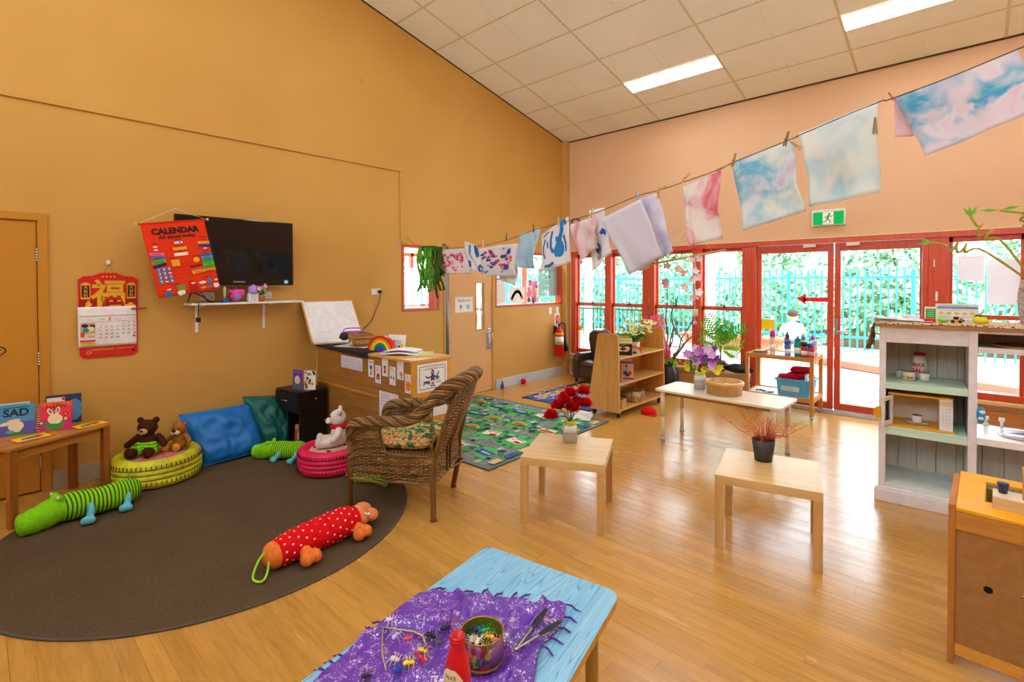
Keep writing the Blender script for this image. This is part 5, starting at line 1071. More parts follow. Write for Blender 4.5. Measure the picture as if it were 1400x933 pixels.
P(MB().ell((-.275, 0, .08), (.055, .072, .072)), 'tail_end', M_ORG, t)
hd = MB().ell((.27, -.02, .085), (.06, .07, .07)).ell((.33, .02, .09), (.06, .06, .05)).ell((.345, -.05, .075), (.045, .045, .04)); mesh_obj(fuse(hd, .008), 'head', toy_mat('#F59A62'), t)
P(MB().ell((.295, -.085, .105), (.012, .008, .012), n=8, k=6).ell((.27, -.09, .12), (.009, .006, .009), n=8, k=6), 'eyes', M_WHITE, t)
for x, y_ in ((-.14, -.115), (.20, -.125), (-.13, .10)):
    f = MB().tube([(x, y_*.6, .07), (x, y_*.95, .055)], [.03, .036], 12).ell((x-.025, y_*1.15, .045), (.032, .042, .038)).ell((x+.03, y_*1.15, .045), (.032, .042, .038)); mesh_obj(fuse(f, .008), 'paw', M_ORG, t)
P(MB().tube(smooth_path([(-.30, .01, .12), (-.36, -.005, .09), (-.40, -.02, .02), (-.38, -.07, .01), (-.34, -.05, .03), (-.31, -.02, .10)], 5), .006, 8), 'strap_loop', flat('#9FE01E', .5), t)

# teddy bears
def bear(label, loc, rz, s, fur, muz, extra):
    t = T('teddy_bear', label, 'soft toy', loc, rz)
    # faces +x, sitting
    mb = MB().ell((0, 0, .085*s), (.065*s, .07*s, .085*s)).ell((.01*s, 0, .21*s), (.062*s, .072*s, .062*s)).ell((-.005*s, .058*s, .265*s), (.018*s, .026*s, .026*s)).ell((-.005*s, -.058*s, .265*s), (.018*s, .026*s, .026*s)).ell((.06*s, 0, .195*s), (.03*s, .034*s, .026*s))
    for sg in (-1, 1):
        mb.tube([(0, sg*.06*s, .14*s), (.01*s, sg*.10*s, .11*s), (.035*s, sg*.125*s, .085*s)], [.028*s, .026*s, .024*s], 12).ell((.04*s, sg*.13*s, .08*s), .026*s)
        mb.tube([(.02*s, sg*.04*s, .045*s), (.08*s, sg*.055*s, .038*s), (.13*s, sg*.06*s, .038*s)], [.042*s, .036*s, .034*s], 12).ell((.145*s, sg*.062*s, .045*s), (.026*s, .038*s, .043*s))
    me = fuse(mb, .0065*s, 3); mesh_obj(me, 'body', toy_mat(fur), t)
    P(MB().ell((.075*s, 0, .192*s), (.026*s, .032*s, .024*s)), 'muzzle', toy_mat(muz), t); P(MB().ell((.101*s, 0, .203*s), (.010*s, .014*s, .010*s), n=10, k=6), 'nose', flat('#3A1C12', .3), t)
    P(MB().ell((.066*s, .026*s, .228*s), .007*s, n=8, k=6).ell((.066*s, -.026*s, .228*s), .007*s, n=8, k=6), 'eyes', M_BLACK, t); extra(t, s); return t
def shorts(t, s):
    mb = MB().ell((0, 0, .07*s), (.075*s, .08*s, .058*s))
    for sg in (-1, 1): mb.tube([(.02*s, sg*.04*s, .048*s), (.095*s, sg*.055*s, .042*s)], [.052*s, .047*s], 14)
    mesh_obj(fuse(mb, .007*s), 'shorts', toy_mat('#8CE01E', '#4E9A14', 16, 'Z'), t)
def lion_bits(t, s):
    P(MB().ell((.148*s, .062*s, .045*s), (.026*s, .042*s, .046*s)).ell((.148*s, -.062*s, .045*s), (.026*s, .042*s, .046*s)), 'soles', toy_mat('#E89A30'), t); P(MB().ell((.078*s, .026*s, .186*s), (.024*s, .028*s, .022*s)).ell((.078*s, -.026*s, .186*s), (.024*s, .028*s, .022*s)), 'cheeks', toy_mat('#EAD8C4'), t); P(MB().ell((.098*s, 0, .212*s), (.018*s, .024*s, .016*s)), 'big_nose', M_BLACK, t)
bear('dark brown teddy bear in lime striped shorts on the yellow tyre', (TY[0]-.065, TY[1]-.045, .205), math.radians(-38), 1.0, '#4A2814', '#D8B08A', shorts)
bear('tan teddy bear with a white muzzle beside the dark brown bear', (TY[0]-.035, TY[1]+.165, .205), math.radians(-50), .74, '#A8682A', '#EAD8C4', lion_bits)
def scarf(t, s): P(MB().lathe([(.055*s, .135*s), (.07*s, .145*s), (.066*s, .165*s), (.05*s, .17*s)], 20), 'red_scarf', toy_mat('#D01420'), t); P(MB().ell((.155*s, .062*s, .045*s), .012*s, n=8, k=6).ell((.155*s, -.062*s, .045*s), .012*s, n=8, k=6), 'sole_print', flat('#C83040', .8), t)
bear('white fluffy teddy bear with a red scarf on the pink tyre', (TP[0]+.02, TP[1]+.07, .19), math.radians(-120), 1.12, '#E8DDD2', '#F0E6DC', scarf)

def bag(label, corners, th_, h, name='floor_cushion', ear=0):
    a_, b_, c_, d_ = [Vector(p) for p in corners]; org = (a_+b_+c_+d_)/4; org.z = 0.0105
    nrm = ((b_-a_).cross(d_-a_)).normalized(); n = 26; V = []; 
    def pt(u, v, s_):
        p = (a_*(1-u)+b_*u)*(1-v)+(d_*(1-u)+c_*u)*v; e_ = (max(0, (1-(2*u-1)**4)*(1-(2*v-1)**4)))**.55; w_ = .035*noise.noise(Vector((u*3.5, v*4+s_, 1.7)))+.02*noise.noise(Vector((u*9, v*8, s_)))
        pin = .05*math.sin(PI*u)*(1 if v in (0,) else 0); q = p+nrm*(s_*th_/2*e_+w_*e_)
        q += (((a_+b_+c_+d_)/4)-p)*.07*(1-max(abs(2*u-1), abs(2*v-1)))*0; q.z = max(q.z, .012); return q-org
    g = [pt(i/n, j/n, 1) for j in range(n+1) for i in range(n+1)]; g2 = [pt(i/n, j/n, -1) for j in range(n+1) for i in range(n+1)]; W_ = n+1; N = len(g)
    mb = MB(); mb.smooth = True; mb.add(g+g2, [(j*W_+i, j*W_+i+1, (j+1)*W_+i+1, (j+1)*W_+i) for j in range(n) for i in range(n)]+[(N+j*W_+i, N+(j+1)*W_+i, N+(j+1)*W_+i+1, N+j*W_+i+1) for j in range(n) for i in range(n)])
    t = T(name, label, 'cushion', org); b = NB('bag_cloth'); b.bsdf(lin(h), .42, 0, .4); nz = b.noise(b.coord(), 7, 3); b.bump(nz.outputs[0], .5, .03); P(mb, 'cover', b.m, t)
    edge = [pt(i/n, 0, 0) for i in range(n+1)]+[pt(1, j/n, 0) for j in range(1, n+1)]+[pt(1-i/n, 1, 0) for i in range(1, n+1)]+[pt(0, 1-j/n, 0) for j in range(1, n)]; P(MB().tube(edge, .005, 6, closed=True), 'seam', b.m, t); return t
bag('big blue cushion leaning against the wall between the tyre and the teal cushion', [(-4.74, 1.30, .02), (-4.74, 1.78, .04), (-4.97, 1.76, .43), (-5.00, 1.19, .43)], .17, '#0F6FC0')
bag('dark teal cushion leaning against the wall beside the black cabinet', [(-4.78, 1.82, .05), (-4.78, 2.07, .05), (-5.02, 2.13, .44), (-5.0, 1.70, .50)], .16, '#0A5E58')
# ================================================================ BOOKS AND THINGS ON THE LEFT TABLE
TZ = .5210
Lf = lambda o, deg, tilt=0: None
def standing_book(name, label, base, deg, w_, h_, th_, cover, artfn, lean=8, ring=False, cat='book', group=None, pages='#EFE8DA'):
    # base: bottom centre; faces direction deg (0 = +x)
    a_ = math.radians(deg); t = T(name, label, cat, base, a_, group); L = math.radians(lean)
    M = Matrix.Rotation(-L, 4, 'Y'); 
    M = Matrix.Rotation(-L, 4, 'Y')
    def bx_(mb, y0, y1, z0, z1, x0, x1): mb.box((x0, y0, z0), (x1, y1, z1), M); return mb
    P(bx_(MB(), -w_/2+.002, w_/2-.003, .002, h_-.002, -th_+.002, -.002), 'pages', flat(pages, .8), t)
    P(bx_(bx_(MB(), -w_/2, w_/2, 0, h_, -.002, 0), -w_/2, w_/2, 0, h_, -th_, -th_+.002), 'cover', flat(cover, .35), t)
    a = ART(); artfn(a, w_, h_); a.build('cover_print', M @ FR((.0003, 0, h_/2), (0, 1, 0), (0, 0, 1)), t, .35)
    if ring:
        mb = MB()
        for k_ in range(12): z = h_*(k_+.5)/12; mb.tube([tuple(M @ Vector((q[0], q[1], z))) for q in ((.004, -w_/2+.012), (.012, -w_/2-.002), (.0, -w_/2-.012), (-th_-.006, -w_/2-.004), (-th_-.004, -w_/2+.012))], .0022, 5)
        P(mb, 'ring_binding', flat('#D8D8E0', .3, .5), t)
    return t
def c_sad(a, w_, h_):
    a.rect(0, h_*.38, w_, h_*.24, '#3C9AB8'); a.rect(0, h_*.10, w_, h_*.34, '#4C8FC4'); a.rect(0, -h_*.28, w_, h_*.44, '#5A58B0'); a.text('SAD', 0, h_*.24, h_*.34, '#141432', bold=.0022); a.rect(0, h_*.42, w_*.7, .006, '#1A3A5A')
    a.ell(.0, -.04, .040, .034, '#F2DDB8'); a.ell(-.05, -.02, .034, .012, '#F2DDB8', .2); a.ell(-.01, -.003, .034, .011, '#EBD2A8', .1); a.ell(.0, -.085, .05, .018, '#2E8A2E', wob=.1); a.ell(.005, -.068, .02, .014, '#F0D0C8'); a.ell(-.03, -.075, .02, .010, '#4AA8C0')
def c_happy(a, w_, h_):
    a.rect(0, h_*.42, w_, h_*.16, '#F0602A'); a.rect(0, h_*.12, w_, h_*.46, '#E8384A'); a.rect(0, -h_*.30, w_, h_*.40, '#C82878'); a.text('HAPPY', .005, h_*.32, h_*.20, '#8C1030', bold=.001); a.text('FEELING', 0, h_*.43, h_*.06, '#8C2010'); a.ell(0, -.02, .042, .036, '#F4E2BC'); a.ell(-.03, .032, .014, .028, '#F4E2BC', .5); a.ell(.012, .038, .013, .028, '#F4E2BC', -.15); a.ell(-.03, .034, .007, .016, '#5A8A7A', .5); a.ell(.012, .04, .006, .016, '#5A8A7A', -.15)
    a.ell(-.005, -.072, .05, .022, '#2E9A2E', wob=.1); a.line([(.03, -.065), (.055, -.03)], .018, '#2E9A2E'); a.line([(-.04, -.06), (-.07, -.045)], .016, '#2E9A2E'); a.ell(.06, -.022, .008, .008, '#F4E2BC'); a.ell(-.075, -.042, .008, .008, '#F4E2BC'); a.ell(.058, .012, .016, .015, '#B81C24', wob=.15); a.ell(.058, .012, .006, .006, '#F0C020')
def c_dark(a, w_, h_): a.rect(0, 0, w_, h_, '#17335E'); a.ell(w_*.30, -.01, .03, .06, '#BFE0F0'); a.ell(w_*.3, -.01, .045, .08, '#4A86B4', up=False); a.rect(-w_*.22, h_*.12, w_*.5, h_*.6, '#E9E4DC'); a.rect(w_*.0, h_*.36, .02, .02, '#D8304A')
def c_plain(a, w_, h_): a.rect(0, 0, w_*.9, h_*.9, '#5A9AB0')
R_t = math.radians(-9)
standing_book('picture_book', 'blue and purple picture book titled SAD with a sad white rabbit', (-4.825, .185, TZ), -10, .19, .205, .012, '#4C8FC4', c_sad, 10, True)
standing_book('picture_book', 'red and pink ring-bound picture book titled HAPPY with a smiling white rabbit', (-4.782, .379, TZ), -24, .185, .20, .012, '#E8384A', c_happy, 10, True)
standing_book('picture_book', 'dark blue picture book standing behind the HAPPY book', (-4.965, .445, TZ), -10, .20, .215, .014, '#17335E', c_dark, 9)
standing_book('picture_book', 'blue covered book standing behind the SAD book with only its pale top edge showing', (-4.875, .165, TZ), -10, .18, .215, .02, '#BFD0D0', c_plain, 9)
def flat_card(label, loc, deg, sy=1):
    a = ART(.135, .20, '#E8301C', th=.003); a.rect(0, 0, .118, .183, '#F8DC18'); a.ell(0, -.01, .03, .055, '#2E9A3A', .3, wob=.2); a.ell(.02, .03, .02, .03, '#D8603A', wob=.2); a.ell(-.02, .045, .016, .03, '#1A1410', wob=.3); a.ell(.015, -.03, .02, .012, '#4A8AD0')
    o = a.build('yellow_booklet', Matrix.Rotation(math.radians(deg), 4, 'Z') @ Matrix.Translation((0, 0, .003))); o.location = loc; tag(o, label, 'booklet')
flat_card('flat yellow and red booklet on the pine table in front of the SAD book', (-4.665, .255, TZ), 18)
flat_card('flat yellow and red booklet at the right end of the pine table', (-4.775, .57, TZ), 18)

# ================================================================ ON AND AROUND THE COUNTER
CZ = .9565
t = T('whiteboard', 'small whiteboard with a timber frame leaning on the wall at the end of the counter', 'whiteboard', (-4.86, 2.60, CZ+.005)); tl_ = math.atan2(.24, .42); M = Matrix.Rotation(-tl_, 4, 'Y')
P(MB().box((-.008, -.28, .014), (0, .28, .47), M), 'writing_surface', flat('#EEF0F4', .15), t)
P(MB().box((-.012, -.295, 0), (.004, .295, .014), M).box((-.012, -.295, .47), (.004, .295, .484), M).box((-.012, -.295, .014), (.004, -.28, .47), M).box((-.012, .28, .014), (.004, .295, .47), M), 'frame', wood('#D9A050', '#C88E40', .4), t)
a = ART(); random.seed(3)
for k_ in range(9):
    x, y_ = random.uniform(-.2, .2), random.uniform(.0, .18); a.line([(x+q*.012, y_+random.uniform(-.008, .008)) for q in range(7)], .0025, random.choice(['#C4CCDA', '#D4D8E2', '#C0C4E0']))
for k_, c in enumerate(('#D83030', '#2E9A48', '#4A4A4A', '#888888')): a.ell(-.16+.035*k_, -.13, .005, .005, c)
a.build('marker_scribble', M @ FR((.0006, 0, .24), (0, 1, 0), (0, 0, 1)), t)
t = T('paper_roll', 'white paper roll lying at the foot of the whiteboard', 'paper', (-4.66, 2.44, CZ+.03), math.radians(78)); P(MB().lathe([(.020, -.19), (.030, -.19), (.030, .19), (.020, .19), (.020, -.19)], 20, M=Matrix.Rotation(PI/2, 4, 'Y')), 'roll', M_WHITE, t)
t.rotation_euler = (0, math.radians(0), math.radians(62))
t = T('portable_stereo', 'purple portable stereo with a round black speaker behind the wicker basket', 'stereo', (-4.62, 2.625, CZ+.002), math.radians(-25)); P(cushion_mesh(.12, .26, .12, .3), 'casing', flat('#9A3AC8', .25), t); P(MB().lathe([(0, 0), (.05, 0), (.052, .012), (.03, .03), (0, .035)], 28, M=Matrix.Translation((.045, -.085, .06)) @ Matrix.Rotation(PI/2, 4, 'Y')), 'speaker', M_BLACK, t); P(MB().lathe([(0, 0), (.05, 0), (.052, .012), (.03, .03), (0, .035)], 28, M=Matrix.Translation((.045, .085, .06)) @ Matrix.Rotation(PI/2, 4, 'Y')), 'speaker', M_BLACK, t); P(MB().tube(smooth_path([(0, -.10, .10), (0, -.07, .145), (0, .07, .145), (0, .10, .10)], 5), .007, 8), 'carry_handle', flat('#C070E0', .3), t)
a = ART(.36, .24, '#F0EEF0', .002); a.rect(-.1, -.05, .1, .05, '#C88A80'); a.rect(.1, .05, .08, .04, '#D86050')
for r_ in range(5): a.line([(-.05, .06-.02*r_), (.08, .06-.02*r_)], .003, '#B8B8C0')
o = a.build('loose_papers', Matrix.Rotation(.35, 4, 'Z')); o.location = (-4.36, 2.52, CZ+.0035); tag(o, 'loose printed papers under the wicker basket on the counter', 'paper')
def woven_box(t, w_, d_, h_, mat, pitch=.012, st=.02):
    mb = MB()
    for (fn, L) in ((lambda u, v: (-w_/2+w_*u, -d_/2, h_*v), w_), (lambda u, v: (w_/2, -d_/2+d_*u, h_*v), d_), (lambda u, v: (w_/2-w_*u, d_/2, h_*v), w_), (lambda u, v: (-w_/2, d_/2-d_*u, h_*v), d_)): weave(mb, fn, L, h_, pitch, st, .003, .0042)
    P(mb, 'woven_sides', mat, t); P(MB().box((-w_/2, -d_/2, 0), (w_/2, d_/2, .006)), 'base', mat, t)
    P(MB().tube([(-w_/2, -d_/2, h_), (w_/2, -d_/2, h_), (w_/2, d_/2, h_), (-w_/2, d_/2, h_)], .006, 8, closed=True), 'rim', mat, t)
t = T('wicker_basket', 'small rectangular wicker basket on the counter beside the stereo', 'basket', (-4.30, 2.525, CZ+.0045), math.radians(-15)); woven_box(t, .22, .17, .09, [flat('#C89858', .5), flat('#B58242', .5), flat('#8A5C2C', .5)])
P(cushion_mesh(.19, .14, .05), 'contents', toy_mat('#B8B0A8'), t); t.children[-1].location = (0, 0, .03)
a = ART(); a.ell(0, 0, .02, .02, '#F0D020', wob=.1); a.ell(-.03, -.01, .012, .016, '#F4F0EC'); a.build('flower_badge', FR((.02, -.092, .045), (1, 0, 0), (0, 0, 1)), t)
def rainbow(label, loc, rz, R_, th_, cols, name='wooden_rainbow'):
    t = T(name, label, 'toy', loc, rz); n = len(cols); w_ = R_/(n+.35)
    for k_, c in enumerate(cols):
        ro, ri_ = R_-w_*k_, R_-w_*(k_+1)+.0006
        if k_ == n-1: ri_ = 0
        pts = [(ro*math.cos(PI*i/24), ro*math.sin(PI*i/24)) for i in range(25)]+([(ri_*math.cos(PI*i/24), ri_*math.sin(PI*i/24)) for i in range(24, -1, -1)] if ri_ > 0 else [])
        mb = MB()
        if ri_ > 0:
            for i in range(24):
                q = [pts[i], pts[i+1], pts[49-i-1], pts[49-i]]; mb.prism(q, th_, FR((0, th_/2, 0), (1, 0, 0), (0, 0, 1)))
        else: mb.prism(pts, th_, FR((0, th_/2, 0), (1, 0, 0), (0, 0, 1)))
        P(mb, 'arch', flat(c, .35), t)
    return t
rainbow('large painted wooden rainbow standing on the counter cloth', (-3.90, 2.50, CZ+.0005), math.radians(22), .135, .05, ['#E01C24', '#F58A1E', '#F4DC1E', '#1EA03A', '#1E5AD0', '#7A2AB0'])
a = ART(.19, .125, '#EEF2F2', .003); a.text('Arts', 0, .0, .055, '#3A4A5A'); a.ell(.06, -.035, .022, .016, '#F0D020', wob=.2); a.ell(.03, -.045, .015, .012, '#4AA0D0', wob=.2); o = a.build('card_sign', FR((0, 0, .0655), (.93, .37, 0), (-.07, .18, 1))); o.location = (-3.90, 2.66, CZ+.002); tag(o, 'pale card sign standing behind the wooden rainbow', 'sign')
mb = MB().sheet(lambda u, v: (-.16+.32*u, -.11+.22*v, .006+.012*math.sin(u*PI)**2), 14, 4, .008).sheet(lambda u, v: (-.15+.30*u, -.10+.20*v, .024+.02*math.sin(u*PI*.95)), 14, 4, .002)
ONE(mb, 'open_notebook', flat('#ECEAF2', .6), 'white open papers curling at the right end of the counter top', 'paper', (-3.58, 2.50, .957), math.radians(35))
ONE(MB().cbox((0, 0, .002), (.21, .297, .003)), 'card_sheet', flat('#C9D27A', .6), 'pale green card lying under the open papers on the counter', 'paper', (-3.46, 2.60, .9535), math.radians(50))
# cards on the back of the counter
def ccard(x0, ztop, w_, h_, fn, label, name='picture_card', y=2.3375):
    a = ART(w_, h_, '#E6E2EA', .001); fn(a, w_, h_); o = a.build(name, FR((0, 0, 0), *BACKW)); o.location = (x0+w_/2, y, ztop-h_/2); return tag(o, label, 'card' if name == 'picture_card' else 'poster', 'picture cards on the counter back' if name == 'picture_card' else None)
def k1(a, w_, h_): a.rect(0, h_*.36, w_*.7, h_*.06, '#7A7A88'); a.ell(0, .01, .015, .02, '#4A2A1C'); a.ell(0, -.02, .013, .014, '#E0C030'); a.rect(0, -.045, .02, .02, '#2E6A3A')
def k2(a, w_, h_): a.rect(-.01, h_*.34, .025, .013, '#E0D820'); a.rect(0, h_*.24, w_*.5, .004, '#9A9AA8'); a.rect(0, -.018, .05, .028, '#C8742E'); a.ell(.005, -.005, .018, .014, '#8A4A2A'); a.rect(0, -.038, .06, .008, '#2A2A4A')
def k3(a, w_, h_): a.rect(0, h_*.38, w_*.5, .005, '#9A9AA8'); a.rect(.015, h_*.26, .022, .013, '#E0D820'); a.ell(0, .0, .02, .014, '#3E8A2E'); a.ell(0, -.02, .016, .014, '#D8743A'); a.rect(0, -.04, .03, .018, '#A84A2A')
def k4(a, w_, h_): a.rect(-.01, h_*.40, .04, .013, '#D8D020'); a.rect(0, h_*.28, w_*.6, .004, '#9A9AA8'); a.ell(-.02, -.015, .008, .014, '#3A2A2A'); a.ell(.018, -.018, .009, .014, '#4A3A3A')
def k5(a, w_, h_): a.rect(-.008, h_*.38, .045, .013, '#D8D020'); a.rect(0, h_*.28, w_*.6, .004, '#9A9AA8'); a.ell(.01, -.03, .022, .018, '#E0803A'); a.rect(.015, -.058, .018, .012, '#1E6A5A', .5); a.rect(-.03, .01, .01, .02, '#D8A080')
def k6(a, w_, h_): a.rect(-.01, h_*.40, .025, .012, '#D8D020'); a.rect(0, h_*.30, w_*.6, .004, '#9A9AA8'); a.ell(0, -.018, .036, .040, '#F08A1E'); a.ell(-.010, -.008, .004, .006, '#3A2410'); a.ell(.010, -.008, .004, .006, '#3A2410'); a.line([(-.012, -.032), (.012, -.032)], .003, '#B8C020')
for x0, zt, f, lb in ((-3.862, .90, k1, 'showing a dark haired child figure, leftmost of six'), (-3.752, .862, k2, 'showing a brown block with a yellow tab'), (-3.645, .935, k3, 'showing a green and orange vegetable picture'), (-3.536, .875, k4, 'showing two tiny dark figures'), (-3.425, .935, k5, 'showing an orange shape, upper right of six'), (-3.318, .838, k6, 'showing an orange smiling face, rightmost of six')): ccard(x0, zt, .088, .152, f, 'small white card on the counter back '+lb)
def kA(a, w_, h_):
    random.seed(5)
    for r_ in range(2):
        for k_ in range(13): x, y_ = -w_*.44+k_*w_*.073, h_*.22-r_*h_*.48; a.line([(x, y_-.014), (x+random.uniform(-.004, .006), y_+.016)], .0035, '#55505A'); a.ell(x+.004, y_-.022, .005, .005, random.choice(['#B05040', '#7A5A8A', '#A8A030', '#8A6A5A']), up=False)
    a.z += .0002
ccard(-4.335, .892, .375, .115, kA, 'wide white alphabet strip taped to the counter back', 'alphabet_strip')
def kL(a, w_, h_):
    for r_ in range(4): a.line([(-w_*.4, h_*.42-.025*r_), (w_*(.0+.1*(r_ % 3)), h_*.42-.025*r_)], .003, '#7A7A84')
    a.rect(.01, h_*.12, .03, .03, '#2A3A34'); a.rect(0, -.08, w_*.7, .10, '#C8C8D4')
ccard(-3.692, .652, .28, .36, kL, 'large white printed sheet taped low on the counter back behind the chair arm', 'printed_sheet')
a = ART(.305, .225, '#F0F2F2', .001)
a.line([(-.13, .09), (.13, .09), (.13, -.09), (-.13, -.09), (-.13, .09)], .005, '#4A5A5A'); a.text('YOU', -.098, .067, .020, '#D8C820', bold=.0005); a.text('CAN SHARE WHAT I HAVE', .018, .067, .0165, '#3A3A3A', bold=.0003)
a.ell(0, .035, .010, .014, '#C8703A'); a.ell(0, .03, .016, .03, '#3A1A12', up=False); a.z += .0002; a.ell(0, .035, .009, .013, '#D87A3A'); a.poly([(-.02, .012), (.02, .012), (.022, -.03), (-.022, -.03)], '#2440A8'); a.line([(-.018, .005), (-.05, -.005), (-.066, .01)], .012, '#2440A8'); a.line([(.018, .005), (.038, -.005), (.06, .03)], .012, '#2440A8'); a.ell(-.07, .012, .008, .006, '#E0A028'); a.ell(.048, -.01, .020, .014, '#2E8A3A'); a.ell(.062, .035, .006, .008, '#C84030'); a.rect(.015, -.03, .11, .008, '#E8B020'); a.line([(-.09, -.055), (-.085, -.035), (-.04, -.035), (-.035, -.055)], .012, '#2A1A2A'); a.rect(-.06, -.045, .03, .014, '#5A6AA8'); a.rect(0, -.05, .03, .014, '#B03028'); a.rect(0, -.07, .045, .010, '#2A2028'); a.rect(.06, -.048, .05, .006, '#6A7A8A')
o = a.build('framed_poster', FR((0, 0, 0), *LEFTW)); o.location = (dx1+.0015, 2.535, .80); tag(o, 'bordered poster of a girl in blue on the end of the counter', 'poster')
a = ART(.17, .12, '#EDEFF2', .001); a.rect(0, .02, .1, .01, '#8A8A9A'); o = a.build('small_notice', FR((0, 0, 0), *LEFTW)); o.location = (dx1+.0015, 2.60, .535); tag(o, 'small pale notice low on the end of the counter behind the chair back', 'poster')
# books on the black cabinet
def c_purp(a, w_, h_): a.rect(0, 0, w_, h_, '#6A3AA0'); a.ell(0, .0, w_*.30, h_*.22, '#EAD0B0'); a.ell(0, -h_*.32, w_*.26, h_*.14, '#2E8A3A'); a.rect(0, h_*.38, w_*.7, h_*.08, '#8A5AC0')
def c_mult(a, w_, h_):
    a.rect(0, 0, w_, h_, '#EDE6D8'); random.seed(9)
    for _ in range(16): a.ell(random.uniform(-.4, .4)*w_, random.uniform(-.42, .42)*h_, .012, .014, random.choice(['#2A2A20', '#7A6A3A', '#4A3A2A', '#B89A5A']), wob=.3)
def c_org(a, w_, h_): a.rect(0, 0, w_, h_, '#C8402A'); a.rect(0, h_*.36, w_, h_*.2, '#D8A88A'); a.text('LUCKY', 0, h_*.34, .03, '#3A2014', bold=.0006); a.ell(-.01, -.01, .028, .04, '#E0CFA8'); a.ell(-.02, .035, .006, .014, '#E0CFA8'); a.ell(.0, .035, .006, .014, '#E0CFA8'); a.ell(-.01, -.06, .034, .022, '#3A7A3A')
standing_book('picture_book', 'purple picture book standing on the black cabinet', (-4.675, 2.07, .5575), -78, .135, .185, .008, '#6A3AA0', c_purp, 3)
standing_book('picture_book', 'cream picture book with many small animals behind the purple book', (-4.585, 2.15, .5575), -50, .11, .18, .008, '#EDE6D8', c_mult, 3)
standing_book('picture_book', 'orange picture book with a white rabbit in the niche of the black cabinet', (-4.625, 2.06, .0375), -84, .16, .19, .012, '#C8402A', c_org, 4)
# ================================================================ FLOOR BY THE LEFT WALL
t = T('wooden_doll', 'little doll in a blue dress standing by the skirting board next to the bathroom door', 'toy', (-5.03, 5.25, 0), 0); P(MB().lathe([(0, .02), (.030, .02), (.022, .09), (.012, .12), (0, .12)], 16), 'dress', flat('#2A4A9A', .7), t); P(MB().ell((0, 0, .145), .022), 'head', flat('#E8C090', .5), t); P(MB().ell((-.004, 0, .157), (.024, .024, .018)).ell((.0, -.02, .15), .009).ell((.0, .02, .15), .009), 'hair', flat('#E0A828', .6), t)
for sg in (-1, 1): P(MB().cyl((.0, sg*.012, 0), (0, sg*.012, .03), .006), 'leg', flat('#5A3020', .5), t); P(MB().tube([(0, sg*.014, .11), (.012, sg*.03, .07)], .005, 6), 'arm', flat('#E8C090', .5), t)
t = T('red_pompom', 'small red pompom ball on the floor by the skirting board', 'toy', (-5.06, 5.76, 0), 0); P(MB().ell((0, 0, .042), .042, noise_a=.012), 'ball', cloth('#E0182A', None, 60), t)
# ================================================================ PLAY RUGS
random.seed(11)
# road rug: corners (-5.05,4.30) (-2.99,4.82) (-2.90,2.88)
rw, rl = 2.02, 1.55
o0 = Vector((-2.93, 2.89, .0008)); ux = Vector((-.02, 1, 0)).normalized(); uy = Vector((-1, -.02, 0)).normalized()
RW, RL = 1.93, 2.06     # along y, along -x
c0 = o0+ux*RW/2+uy*RL/2
t = T('road_play_rug', 'green play rug printed with grey roads and little buildings behind the wicker chair', 'rug', (c0.x, c0.y, 0), math.radians(1.2))
P(MB().box((-RL/2, -RW/2, 0), (RL/2, RW/2, .006)), 'rug_base', cloth('#5F8E76', '#4E7A66', 60, .95), t)
a = ART(); a.z = .0063
GR, GD, RD, TL, YE = '#58C46C', '#3FA458', '#7E8A8C', '#1C8C7A', '#D9B860'
a.rect(0, 0, RL-.03, RW-.03, RD)
nx, ny = 5, 4
nodes = [[(-RL/2+.12+(RL-.24)*i/nx+random.uniform(-.085, .085)+.05*(-1)**j, -RW/2+.10+(RW-.2)*j/ny+random.uniform(-.08, .08)) for i in range(nx+1)] for j in range(ny+1)]
blocks = []
for j in range(ny):
    for i in range(nx):
        q = [nodes[j][i], nodes[j][i+1], nodes[j+1][i+1], nodes[j+1][i]]; cx_ = sum(p[0] for p in q)/4; cy_ = sum(p[1] for p in q)/4; blocks.append((cx_, cy_))
        pass
a.z += .0003
for j in range(ny):
    for i in range(nx):
        cx_, cy_ = blocks[j*nx+i]; q = [nodes[j][i], nodes[j][i+1], nodes[j+1][i+1], nodes[j+1][i]]; k = random.uniform(.74, .80); pts = [(cx_+(p[0]-cx_)*k, cy_+(p[1]-cy_)*k) for p in q]; a.poly([(p[0]+.018*math.sin(9*p[1]+i), p[1]+.018*math.sin(11*p[0]+j)) for p in round_poly(pts, .10, 5)], GR if (i+j) % 3 else GD, up=False)
a.z += .0003
for j in range(ny+1):        # dashed lane lines
    for i in range(nx+1):
        for (di, dj) in ((1, 0), (0, 1)):
            if i+di <= nx and j+dj <= ny:
                p, q = nodes[j][i], nodes[j+dj][i+di]
                for s_ in range(8):
                    u = (s_+.3)/8; v_ = (s_+.7)/8; a.line([(p[0]+(q[0]-p[0])*u, p[1]+(q[1]-p[1])*u), (p[0]+(q[0]-p[0])*v_, p[1]+(q[1]-p[1])*v_)], .007, '#D8E0DC', up=False)
                m_ = ((p[0]*.3+q[0]*.7), (p[1]*.3+q[1]*.7))
                for s_ in range(4): a.rect(m_[0]+(0 if di else -.03+.02*s_), m_[1]+(-.03+.02*s_ if di else 0), .05 if di else .010, .010 if di else .05, '#E4E8E4', up=False)
for x, y_ in [(nodes[2][2]), nodes[1][3], nodes[3][1]]: a.ell(x, y_, .085, .085, RD, up=False)
a.z += .0003
for x, y_ in [(nodes[2][2]), nodes[1][3], nodes[3][1]]: a.ell(x, y_, .05, .05, GR); a.ell(x, y_, .02, .02, '#D84A3A')
